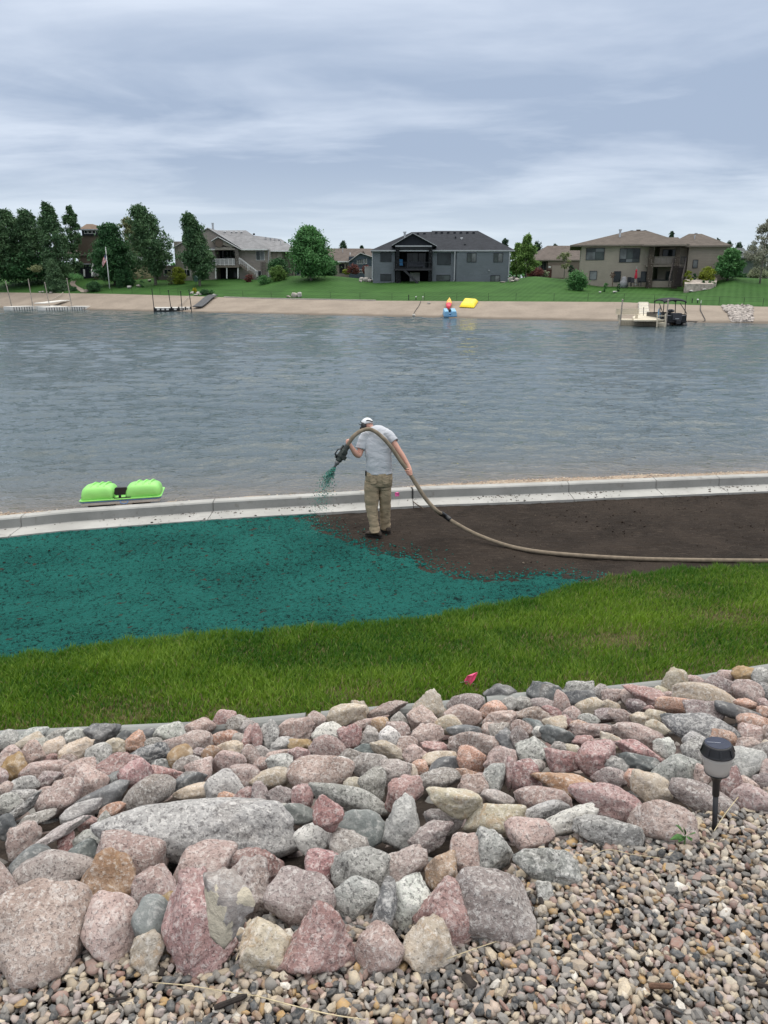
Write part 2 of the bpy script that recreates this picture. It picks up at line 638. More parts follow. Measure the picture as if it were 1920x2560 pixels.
# ---- near ground under gravel, rocks and lawn
_x, _y, _f = grid(np.linspace(-45, 45, 181), np.concatenate([np.linspace(-12, 1, 14), np.linspace(1.2, 14.2, 66)]))
_z = ground(_x, _y) - 0.05 + 0.015 * fbm(xyz(_x * 1.7, _y * 1.7), 4, seed=3)
_z = np.where(_y > K_(_x) + 0.1, -0.6, _z)
tag(link('ground', fast_mesh('ground', xyz(_x, _y, _z), _f, [M_DIRT], smooth=True)), kind='structure')

# ---- lawn outline and the outline of the sprayed mulch
L_PIX = [(-60, 1655), (0, 1648), (131, 1633), (251, 1616), (386, 1601), (640, 1579), (960, 1555), (1163, 1530), (1261, 1503), (1353, 1490), (1458, 1458), (1539, 1436), (1712, 1420), (1920, 1412)]
_lp = [hit(a, b + 8) for a, b in L_PIX]
_lx = np.array([p.x for p in _lp]); _ly = np.array([p.y for p in _lp])
_o = np.argsort(_lx); _lx, _ly = _lx[_o], _ly[_o]


def L_(x):
    return np.interp(x, np.concatenate([[_lx[0] - 30], _lx, [_lx[-1] + 30]]), np.concatenate([[_ly[0] - 5.0], _ly, [_ly[-1] + 2.5]]))


_mp = [hit(a, b) for a, b in [(752, 1289), (810, 1316), (868, 1343), (926, 1366), (960, 1380), (1029, 1389), (1053, 1409), (1116, 1432), (1191, 1445),
                              (1249, 1446), (1319, 1437), (1423, 1435), (1466, 1446), (1458, 1468), (1353, 1503), (1163, 1548), (960, 1578), (640, 1604), (386, 1628), (131, 1660), (0, 1676)]]
MULCH_POLY = [(p.x, p.y) for p in _mp]
_x0 = MULCH_POLY[-1][0]
MULCH_POLY += [(-9.5, L_(-9.5) - .2), (-9.5, K_(-9.5) + .35)]
for _xx in np.arange(-9, MULCH_POLY[0][0], 0.8): MULCH_POLY.append((_xx, float(K_(_xx)) + (.35 if _xx < MULCH_POLY[0][0] - .9 else .12)))

# ---- raked soil
_x, _y, _f = grid(np.arange(-10.5, 12.5, 0.045), np.arange(6.2, 15.4, 0.045))
_k = K_(_x)
keep = (_y < _k + 0.12) & (_y > L_(_x) - 0.9)
_n = fbm(xyz(_x * 0.8, _y * 0.8), 3, seed=5); _n2 = fbm(xyz(_x * 5, _y * 7), 4, 0.6, seed=6); _n3 = fbm(xyz(_x * 19, _y * 19), 2, seed=8)
_z = ground(_x, _y) - 0.004 + 0.014 * _n + 0.014 * _n2 + 0.010 * np.maximum(_n3, 0)
_z = np.where(_y > _k - 0.05, np.minimum(_z, 0.004), _z)
_kf = keep[_f].all(1); _f = _f[_kf]
_u, _inv = np.unique(_f.ravel(), return_inverse=True)
tag(link('soil', fast_mesh('soil', xyz(_x, _y, _z)[_u], _inv.reshape(-1, 4), [M_SOIL], smooth=True)), kind='structure')
SOIL_N = None

# ---- hydroseed mulch, a crumbly blanket whose ragged edge thins out into the soil
_x, _y, _f = grid(np.arange(-8.2, 4.6, 0.026), np.arange(5.6, 12.4, 0.026))
_sd = poly_sd(_x, _y, MULCH_POLY)
keep = (_sd > -0.22) & (_y < K_(_x) + 0.10)
_kf = keep[_f].all(1); _f = _f[_kf]
_u, _inv = np.unique(_f.ravel(), return_inverse=True)
_x, _y, _sd, _f = _x[_u], _y[_u], _sd[_u], _inv.reshape(-1, 4)
_base = ground(_x, _y) - 0.004 + 0.014 * fbm(xyz(_x * 0.8, _y * 0.8), 3, seed=5) + 0.014 * fbm(xyz(_x * 5, _y * 7), 4, 0.6, seed=6)
_n1 = fbm(xyz(_x * 15, _y * 12), 3, 0.6, seed=21); _n2 = vnoise(xyz(_x * 33, _y * 27), 22)
_e = np.clip((_sd + 0.06 * fbm(xyz(_x * 4, _y * 4), 3, seed=24) * 2) / 0.22, -1, 1)
_z = _base + 0.012 + 0.013 * _n1 + 0.009 * _n2 + np.where(_e < 1, (_e - 1) * 0.022, 0)
_z = np.where(_y > K_(_x) - 0.03, 0.026 + 0.010 * _n1 + 0.006 * _n2 - np.clip((_y - K_(_x) + 0.03) * 0.35, 0, 1), _z)
tag(link('mulch', fast_mesh('mulch', xyz(_x, _y, _z), _f, [M_MULCH], smooth=True)), 'bright teal wood fibre mulch sprayed over the bare soil', 'mulch', kind='stuff')

# ---- beach strip behind the kerb and the lake bed off it
M_SAND = pm('near_beach', (0.36, 0.285, 0.215), 0.9, 0.2, 5.0, 0.8, 70.0, 0.02, 0.15, 0.35, (0.15, 0.12, 0.10))
_x, _y, _f = grid(np.linspace(-45, 45, 451), np.linspace(0, 1, 60))
_k = K_(_x) + 0.58; _s = S_(_x)
_yy = _k + _y * (_s - _k + 8.0)
_d = (_yy - _k) / (_s - _k)
_z = np.where(_d < 1, -0.02 + (ZW + 0.02) * _d ** 1.2, ZW - 0.10 * (_yy - _s)) + 0.016 * fbm(xyz(_x * 3, _yy * 3), 4, seed=31) * np.clip(_d * 4, 0, 1)
tag(link('beach', fast_mesh('beach', xyz(_x, _yy, _z), _f, [M_SAND], smooth=True)), kind='structure')


def beach_z(x, y):
    k = float(K_(x)) + 0.58; s = float(S_(x)); d = (y - k) / (s - k)
    return -0.02 + (ZW + 0.02) * max(d, 0) ** 1.2 if d < 1 else ZW - 0.10 * (y - s)


# small shingle scattered over that strip
def blob_templates(n, seed, sub=1):
    import bmesh
    out = []
    r = np.random.default_rng(seed)
    bm = bmesh.new(); bmesh.ops.create_icosphere(bm, subdivisions=sub, radius=1.0)
    V = np.array([tuple(v.co) for v in bm.verts]); Fc = np.array([[v.index for v in f.verts] for f in bm.faces]); bm.free()
    V /= np.linalg.norm(V, axis=1)[:, None]
    for i in range(n):
        out.append(shape_dirs(V, r, 9 + int(r.integers(5)), 7 + 9 * r.random()))
    return out, Fc


def shape_dirs(D, r, nplanes, p, box=0.0):
    """convex stone: smooth meeting of random planes, sampled along the unit directions D"""
    nrm = r.normal(size=(nplanes, 3)); nrm /= np.linalg.norm(nrm, axis=1)[:, None]
    # spread the planes
    for _ in range(6):
        d = nrm[:, None] - nrm[None]; q = (d ** 2).sum(-1) + 0.05
        nrm += 0.06 * (d / q[..., None]).sum(1); nrm /= np.linalg.norm(nrm, axis=1)[:, None]
    h = 0.72 + 0.42 * r.random(nplanes)
    c = np.maximum(D @ nrm.T, 0) / h
    rr = ((c ** p).sum(1) + 1e-9) ** (-1.0 / p)
    rr = np.minimum(rr, 1.6)
    if box: rr = (1 - box) * rr + box * (np.abs(D) ** 2.8).sum(1) ** (-1 / 2.8)
    V = D * rr[:, None]
    lo, hi = V.min(0), V.max(0)
    V = (V - (lo + hi) / 2) / ((hi - lo) / 2)
    return V


def rand_rot(r, n):
    q = r.normal(size=(n, 4)); q /= np.linalg.norm(q, axis=1)[:, None]
    w, x, y, z = q.T
    return np.stack([np.stack([1 - 2 * (y * y + z * z), 2 * (x * y - z * w), 2 * (x * z + y * w)], -1),
                     np.stack([2 * (x * y + z * w), 1 - 2 * (x * x + z * z), 2 * (y * z - x * w)], -1),
                     np.stack([2 * (x * z - y * w), 2 * (y * z + x * w), 1 - 2 * (x * x + y * y)], -1)], 1)


def scatter(name, C, S, cols, mat, seed, sub=1, ntmp=14, tilt=None, smooth=False):
    """one mesh of many little stones; C centres, S n x 3 half sizes, cols n x 3"""
    T, Fc = blob_templates(ntmp, seed, sub)
    r = np.random.default_rng(seed + 1)
    n = len(C); nv = len(T[0])
    R = rand_rot(r, n)
    if tilt is not None:
        a = r.random(n) * 2 * math.pi; tl = r.normal(size=n) * tilt
        ca, sa, ct, st = np.cos(a), np.sin(a), np.cos(tl), np.sin(tl); o = np.zeros(n); l = np.ones(n)
        Rz = np.stack([np.stack([ca, -sa, o], -1), np.stack([sa, ca, o], -1), np.stack([o, o, l], -1)], 1)
        Rx = np.stack([np.stack([l, o, o], -1), np.stack([o, ct, -st], -1), np.stack([o, st, ct], -1)], 1)
        a2 = r.random(n) * 2 * math.pi; c2, s2 = np.cos(a2), np.sin(a2)
        Rz2 = np.stack([np.stack([c2, -s2, o], -1), np.stack([s2, c2, o], -1), np.stack([o, o, l], -1)], 1)
        R = Rz @ Rx @ Rz2
    k = r.integers(ntmp, size=n)
    TT = np.array(T)[k] * S[:, None, :]
    V = np.einsum('nij,nvj->nvi', R, TT) + C[:, None, :]
    FF = (Fc[None] + (np.arange(n) * nv)[:, None, None]).reshape(-1, 3)
    me = fast_mesh(name, V.reshape(-1, 3), FF, [mat], np.repeat(cols, nv, axis=0), smooth=smooth or sub > 1)
    if smooth == 'half': me.polygons.foreach_set('use_smooth', np.repeat(r.random(n) < .5, len(Fc)))
    return me


def mat_stone_stuff(name, rough=0.75, sp=60.0):
    m, nt, b, out = nmat(name)
    pos = npos(nt)
    n1 = nnoise(nt, pos, sp, 4.0, 0.65); n2 = nnoise(nt, pos, sp * 5, 3.0, 0.6)
    c = nmix(nt, nmap(nt, n1, 0.35, 0.7), nattr(nt), nmix(nt, 0.5, nattr(nt), (0.30, 0.27, 0.24)))
    c = nmix(nt, nmath(nt, 'MULTIPLY', nmap(nt, n2, 0.5, 0.75), 0.45), c, nmix(nt, 0.55, c, (0.08, 0.07, 0.06)))
    nt.links.new(c, b.inputs['Base Color']); setp(b, rough, 0.3)
    nt.links.new(nbump(nt, n2, 0.5, 0.004), b.inputs['Normal'])
    return m


M_PEB = mat_stone_stuff('pebble_stone')


def mat_crumb():
    m, nt, b, out = nmat('crumb')
    n1 = nnoise(nt, npos(nt), 90.0, 3.0, 0.6)
    nt.links.new(nmix(nt, nmap(nt, n1, .35, .7), nmix(nt, .45, nattr(nt), (.01, .01, .01)), nattr(nt)), b.inputs['Base Color']); setp(b, .95, .05)
    return m


M_CRUMB = mat_crumb()
_n = 7000
_r = np.random.default_rng(5)
_x = _r.uniform(-7, 9.5, _n); _k = K_(_x) + 0.6
_y = _k + _r.random(_n) ** 0.9 * (S_(_x) - _k + 0.35)
_z = np.array([beach_z(a, b) for a, b in zip(_x, _y)])
_sz = 0.010 + 0.020 * _r.random(_n) ** 2
_pal = np.array([(.42, .31, .22), (.30, .21, .15), (.52, .44, .34), (.24, .20, .17), (.36, .23, .16)])
_c = _pal[_r.integers(5, size=_n)] * (0.75 + 0.5 * _r.random(_n))[:, None]
tag(link('shingle', scatter('shingle', xyz(_x, _y, _z + .002), np.stack([_sz, _sz * .8, _sz * .55], -1), _c, M_PEB, 41, tilt=.3)),
    'brown shingle strip between the kerb and the lake', 'shingle', kind='stuff')

# ---- concrete kerb with its front ledge, cast in lengths
M_CONC_F = mat_concrete('shaded_kerb_concrete', (0.245, 0.245, 0.235), 0.5)
kerb = thing('kerb', 'pale concrete kerb with a flat front ledge along the beach', None, (0, 12.3, 0), kind='structure')
JX = [on_z(a, b, 0.02).x for a, b in [(22, 1343), (519, 1301), (1034, 1268), (1436, 1251), (1660, 1241), (1822, 1234)]]
JX = [JX[0] - 6.2, JX[0] - 3.1] + JX + [JX[-1] + 3.0, JX[-1] + 6.0]
PROFILE = [(0.0, -0.15), (0.0, 0.035), (0.41, 0.045), (0.415, 0.055), (0.435, 0.175), (0.455, 0.195), (0.60, 0.20), (0.62, 0.185), (0.63, -0.15)]
for i in range(len(JX) - 1):
    xa, xb = JX[i] + 0.006, JX[i + 1] - 0.006
    xs = np.linspace(xa, xb, 9)
    rr = []
    for x in xs:
        y = float(K_(x)); jit = 0.006 * math.sin(x * 2.3)
        rr.append([(x, y + a + jit, b) for a, b in PROFILE])
    mb = MB(); mb.rings(rr)
    # the shade on the upright face is painted in as a darker concrete
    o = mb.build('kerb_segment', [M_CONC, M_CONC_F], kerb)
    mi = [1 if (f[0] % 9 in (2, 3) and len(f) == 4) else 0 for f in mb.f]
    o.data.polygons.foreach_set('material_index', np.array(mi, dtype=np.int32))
    if o.data.polygons[0].normal.z < 0 or True:
        import bmesh
        bm = bmesh.new(); bm.from_mesh(o.data); bmesh.ops.recalc_face_normals(bm, faces=bm.faces); bm.to_mesh(o.data); bm.free()
# crumbs of soil spilled on the ledge
_n = 900; _r = np.random.default_rng(15)
_x = np.concatenate([_r.uniform(-6, 8, 70), _r.normal(2.1, .35, 90), _r.normal(-1.2, .4, 60), _r.normal(-3.2, .6, 70), _r.normal(6.2, .3, 50), _r.normal(3.6, .25, 50)])
_n = len(_x)
_y = K_(_x) + np.where(_r.random(_n) < .55, 0.38 - np.abs(_r.normal(0, .05, _n)), _r.uniform(0, .4, _n))
_sz = 0.004 + 0.012 * _r.random(_n) ** 2
_c = np.array([(.075, .058, .047)]) * (0.7 + 0.8 * _r.random(_n))[:, None]
tag(link('soil_crumbs', scatter('soil_crumbs', xyz(_x, _y, np.full(_n, .044)), np.stack([_sz * 1.5, _sz, _sz * .6], -1), _c, M_CRUMB, 43, tilt=.3)),
    'dark crumbs of soil spilled on the kerb ledge', 'soil crumbs', kind='stuff')

# ---- round-topped concrete edging at the foot of the lawn
M_EDGE = mat_concrete('edging_concrete', (0.255, 0.26, 0.25), 0.25)
edging = thing('lawn_edging', 'grey round-topped concrete edging between rocks and lawn', None, (0, 5.3, .6), kind='structure')
EJ = [hit(a, b, .06).x for a, b in [(300, 1817), (766, 1786), (1215, 1746), (1668, 1702)]]
EJ = [EJ[0] - 3.2, EJ[0] - 1.5] + EJ + [EJ[-1] + 1.6, EJ[-1] + 3.4]
for i in range(len(EJ) - 1):
    ga = 0.10 if i == 3 else 0.008
    xs = np.linspace(EJ[i] + ga, EJ[i + 1] - 0.008, 7); rr = []
    for x in xs:
        y = float(T_(x)) - 0.01; z0 = ZT - .04
        prof = [(-.058, -.10)] + [(-.058 * math.cos(t), .055 + .052 * math.sin(t)) for t in np.linspace(0, math.pi, 8)] + [(.058, -.10)]
        rr.append([(x, y + a, z0 + b) for a, b in prof])
    MB().rings(rr).build('edging_segment', M_EDGE, edging, smooth=False)

# ================================================================== WATER
def mat_water():
    m, nt, b, out = nmat('lake_water')
    pos = npos(nt)
    va = nscale(nt, pos, (0.8, 1.4, 1.0), (0, 0, 0.12))
    w2 = nnoise(nt, va, 3.4, 3.0, 0.6, 0.5); w3 = nnoise(nt, pos, 12.0, 2.0, 0.5)
    h = nmath(nt, 'ADD', nmath(nt, 'MULTIPLY', w2, 1.0), nmath(nt, 'MULTIPLY', w3, 0.16))
    nt.links.new(nbump(nt, h, 1.0, WAVE), b.inputs['Normal'])
    nt.links.new(nattr(nt), b.inputs['Base Color'])
    b.inputs['Roughness'].default_value = 0.06
    b.inputs['IOR'].default_value = 1.33
    return m


WAVE = 0.055
# wind waves: many small trains, running mostly towards the near shore; the mesh is as fine as the waves it carries
_rows = np.concatenate([np.geomspace(10.5, 125, 640), np.geomspace(128, 420, 14)])
_ax = np.concatenate([np.linspace(-2.4, -0.66, 14), np.linspace(-0.64, 0.64, 430), np.linspace(0.66, 2.4, 14)])
_A, _Y, _f = grid(_ax, _rows)
_x = _A * _Y; _yy = _Y + 0.19 * np.clip(_x, -45, 45) * np.clip(1 - (_Y - 10.5) / 70, 0, 1)
_sp = _Y * 0.0039
_r = np.random.default_rng(33)
_z = np.zeros_like(_x)
_gust = 0.74 + 0.75 * fbm(xyz(_x * .055, _yy * .085), 3, seed=34)
for _i in range(46):
    lam = 0.30 * (11.0 ** _r.random()); th = math.pi / 2 + _r.normal() * .52 + .18; kx, ky = math.cos(th) * 2 * math.pi / lam, math.sin(th) * 2 * math.pi / lam
    a_ = 0.032 * lam / (2 * math.pi) * (1.15 if lam < 1.2 else .8) * np.clip((lam / (2.6 * _sp) - 1), 0, 1)
    ph_ = kx * _x + ky * _yy + _r.random() * 6.28 + 1.3 * vnoise(xyz(_x / (lam * 5), _yy / (lam * 5)), 60 + _i)
    _z += a_ * (np.sin(ph_) + .28 * np.cos(2 * ph_))
_off = _yy - S_(np.clip(_x, -60, 60))
_dep = np.clip(_off, 0, None)
_z = ZW + _z * _gust * np.clip(.18 + _dep / 4.0, 0.18, 1)
_a = np.clip(1 - np.exp(-_dep / 1.8), 0, 1)[:, None] ** 0.8
_cc = np.array([[0.140, 0.120, 0.098]]) * (1 - _a) + np.array([[0.046, 0.072, 0.081]]) * _a
_kf = ((_off > -0.7) & (np.abs(_x) < 420))[_f].any(1); _f = _f[_kf]
_u, _inv = np.unique(_f.ravel(), return_inverse=True)
tag(link('water', fast_mesh('water', xyz(_x, _yy, _z)[_u], _inv.reshape(-1, 4), [mat_water()], _cc[_u], smooth=True)), kind='structure')

# ================================================================== FAR BANK
def az_of(px, py):
    u, v = uv(px, py)
    return u / (cp - v * sp_)


def ratio_of(py):
    v = (py - 1280.0) / FPX
    return (sp_ + v * cp) / (cp - v * sp_)


def tab(pix):
    q = sorted((az_of(a, b), b) for a, b in pix)
    return np.array([a for a, _ in q]), np.array([ratio_of(b) for _, b in q])


SH_A, SH_R = tab([(-700, 758), (0, 769), (300, 776), (640, 784), (960, 790.5), (1280, 798.5), (1600, 804), (1920, 808.6), (2500, 816)])
BT_A, BT_R = tab([(-700, 728), (0, 731), (160, 733), (278, 734.5), (478, 740), (640, 746), (937, 751.5), (1280, 753.5), (1550, 755), (1612, 758), (1743, 763), (1920, 767), (2500, 772)])
LT_A, LT_R = tab([(-700, 688), (0, 689.5), (270, 691), (387, 692.4), (493, 696), (589, 697), (647, 700), (703, 690), (764, 689), (836, 690), (900, 698), (931, 702.5), (1271, 705), (1330, 690),
                  (1423, 702), (1500, 713.5), (1710, 717), (1791, 703), (1829, 693), (1920, 697), (2500, 697)])


def far_prof(a):
    ys = (CAMZ - ZW) / np.interp(a, SH_A, SH_R)
    yb = ys + 11.0
    zb = CAMZ - np.interp(a, BT_A, BT_R) * yb
    yh = yb + 20.0
    zh = CAMZ - np.interp(a, LT_A, LT_R) * yh
    return ys, yb, zb, yh, zh


def far_z(x, y):
    ys, yb, zb, yh, zh = far_prof(x / y)
    return float(np.interp(y, [ys - 8, ys, yb, yh, yh + 50, yh + 4000], [ZW - 1.0, ZW, zb, zh, zh + .2, zh + .4]))


def fhit(px, py):
    """where the ray through that pixel meets the far bank"""
    a, r = az_of(px, py), ratio_of(py)
    ys, yb, zb, yh, zh = far_prof(a)
    kn = [(ys, ZW), (yb, zb), (yh, zh), (yh + 50, zh + .2)]
    for (y0, z0), (y1, z1) in zip(kn, kn[1:]):
        f0, f1 = (CAMZ - z0) - r * y0, (CAMZ - z1) - r * y1
        if f0 * f1 <= 0 and f0 != f1:
            y = y0 + (y1 - y0) * f0 / (f0 - f1)
            return Vector((a * y, y, z0 + (z1 - z0) * (y - y0) / (y1 - y0)))
    return Vector((a * yh, yh, zh))


def mat_far_lawn():
    m, nt, b, out = nmat('mown_lawn')
    pos = npos(nt)
    n1 = nnoise(nt, pos, 0.25, 5.0, 0.6); n2 = nnoise(nt, pos, 3.0, 5.0, 0.7)
    w = nt.nodes.new('ShaderNodeTexWave'); w.wave_type = 'BANDS'; w.bands_direction = 'X'
    w.inputs['Scale'].default_value = 0.42; w.inputs['Distortion'].default_value = 3.0; w.inputs['Detail'].default_value = 1.0; w.inputs['Detail Scale'].default_value = 0.05
    nt.links.new(nscale(nt, pos, (1, 0.8, 1), (0, 0, 0.5)), w.inputs[0])
    c = nmix(nt, nmap(nt, n1, 0.3, 0.7), (0.027, 0.074, 0.016), (0.044, 0.112, 0.025))
    c = nmix(nt, nmath(nt, 'MULTIPLY', w.outputs['Fac'], 0.28), c, (0.062, 0.142, 0.040))
    c = nmix(nt, nmath(nt, 'MULTIPLY', nmap(nt, n2, 0.5, 0.8), 0.4), c, (0.052, 0.112, 0.025))
    nt.links.new(c, b.inputs['Base Color']); setp(b, 0.9, 0.1)
    nt.links.new(nbump(nt, n2, 0.6, 0.05), b.inputs['Normal'])
    return m


def mat_far_sand():
    m, nt, b, out = nmat('beach_sand')
    pos = npos(nt)
    n1 = nnoise(nt, pos, 0.3, 5.0, 0.6); n2 = nnoise(nt, nscale(nt, pos, (1, .5, 1)), 4.0, 6.0, 0.75)
    c = nmix(nt, nmap(nt, n1, 0.3, 0.7), (0.240, 0.200, 0.163), (0.305, 0.255, 0.208))
    c = nmix(nt, nmath(nt, 'MULTIPLY', nmap(nt, n2, 0.5, 0.72), 0.7), c, (0.19, 0.150, 0.118))
    s = nt.nodes.new('ShaderNodeSeparateXYZ'); nt.links.new(pos, s.inputs[0])
    wet = nmap(nt, nmath(nt, 'ADD', s.outputs[2], nmath(nt, 'MULTIPLY', n1, 0.12)), ZW + 0.10, ZW + 0.30, 0.75, 0.0)
    c = nmix(nt, wet, c, (0.105, 0.085, 0.066))
    nt.links.new(c, b.inputs['Base Color']); setp(b, 0.92, 0.15)
    nt.links.new(nbump(nt, n2, 0.6, 0.06), b.inputs['Normal'])
    return m


M_FLAWN, M_FSAND = mat_far_lawn(), mat_far_sand()
_as = np.linspace(-1.15, 1.15, 260)
pr = [far_prof(a) for a in _as]
rows_s = [(-8, ZW - 1.0), (0, ZW), (1, None), (2, None), (3, None)]
Vs, Vl = [], []
SN, LN = 10, 14
for k in range(SN + 1):
    t = k / SN
    for a, (ys, yb, zb, yh, zh) in zip(_as, pr):
        if k == 0: y, z = ys - 8, ZW - 1.0
        else:
            tt = (k - 1) / (SN - 1); y = ys + (yb - ys) * tt; z = ZW + (zb - ZW) * tt
        Vs.append((a * y, y, z))
for k in range(LN + 4):
    for a, (ys, yb, zb, yh, zh) in zip(_as, pr):
        if k <= LN:
            tt = k / LN; y = yb + (yh - yb) * tt; z = zb + (zh - zb) * tt
        else:
            d = (50, 600, 4000)[k - LN - 1]; y = yh + d; z = zh + (.2, .3, .4)[k - LN - 1]
        Vl.append((a * y, y, z))
na = len(_as)


def strip_faces(rows):
    i = np.arange(rows * na).reshape(rows, na)
    return np.stack([i[:-1, :-1], i[:-1, 1:], i[1:, 1:], i[1:, :-1]], -1).reshape(-1, 4)


Vs = np.array(Vs); Vl = np.array(Vl)
Vs[na:-na, 2] += 0.05 * fbm(xyz(Vs[na:-na, 0] * .4, Vs[na:-na, 1] * .4), 3, seed=51)
tag(link('far_beach', fast_mesh('far_beach', Vs, strip_faces(SN + 1), [M_FSAND], smooth=True)), kind='structure')
tag(link('far_lawn', fast_mesh('far_lawn', Vl, strip_faces(LN + 4), [M_FLAWN], smooth=True)), kind='structure')
# ================================================================== ROCKS OF THE SLOPE
# colour letter -> (base, speck, name for labels)
RC = {
    'P': ((0.395, 0.283, 0.252), (0.52, 0.44, 0.41), 'pink speckled'),
    'R': ((0.345, 0.196, 0.182), (0.46, 0.33, 0.31), 'rose red'),
    'M': ((0.245, 0.188, 0.184), (0.36, 0.30, 0.29), 'dark mauve'),
    'G': ((0.365, 0.360, 0.340), (0.50, 0.49, 0.46), 'grey'),
    'W': ((0.600, 0.580, 0.545), (0.62, 0.60, 0.57), 'whitish'),
    'D': ((0.085, 0.090, 0.095), (0.20, 0.20, 0.20), 'charcoal'),
    'B': ((0.105, 0.122, 0.120), (0.19, 0.21, 0.20), 'slate green'),
    'T': ((0.435, 0.365, 0.280), (0.50, 0.43, 0.34), 'tan'),
    'O': ((0.330, 0.195, 0.110), (0.48, 0.36, 0.25), 'rusty orange'),
    'Y': ((0.290, 0.190, 0.085), (0.40, 0.29, 0.16), 'ochre'),
    'L': ((0.305, 0.272, 0.248), (0.40, 0.37, 0.34), 'taupe'),
    'Q': ((0.325, 0.262, 0.248), (0.4, 0.3, 0.3), 'mauve grey'),
    'S': ((0.440, 0.250, 0.175), (0.55, 0.40, 0.31), 'salmon'),
}
CROPS = {'A': (0, 1780), 'B': (640, 1700), 'C': (1280, 1640), 'D': (0, 2060), 'E': (640, 2060), 'F': (1280, 2060)}
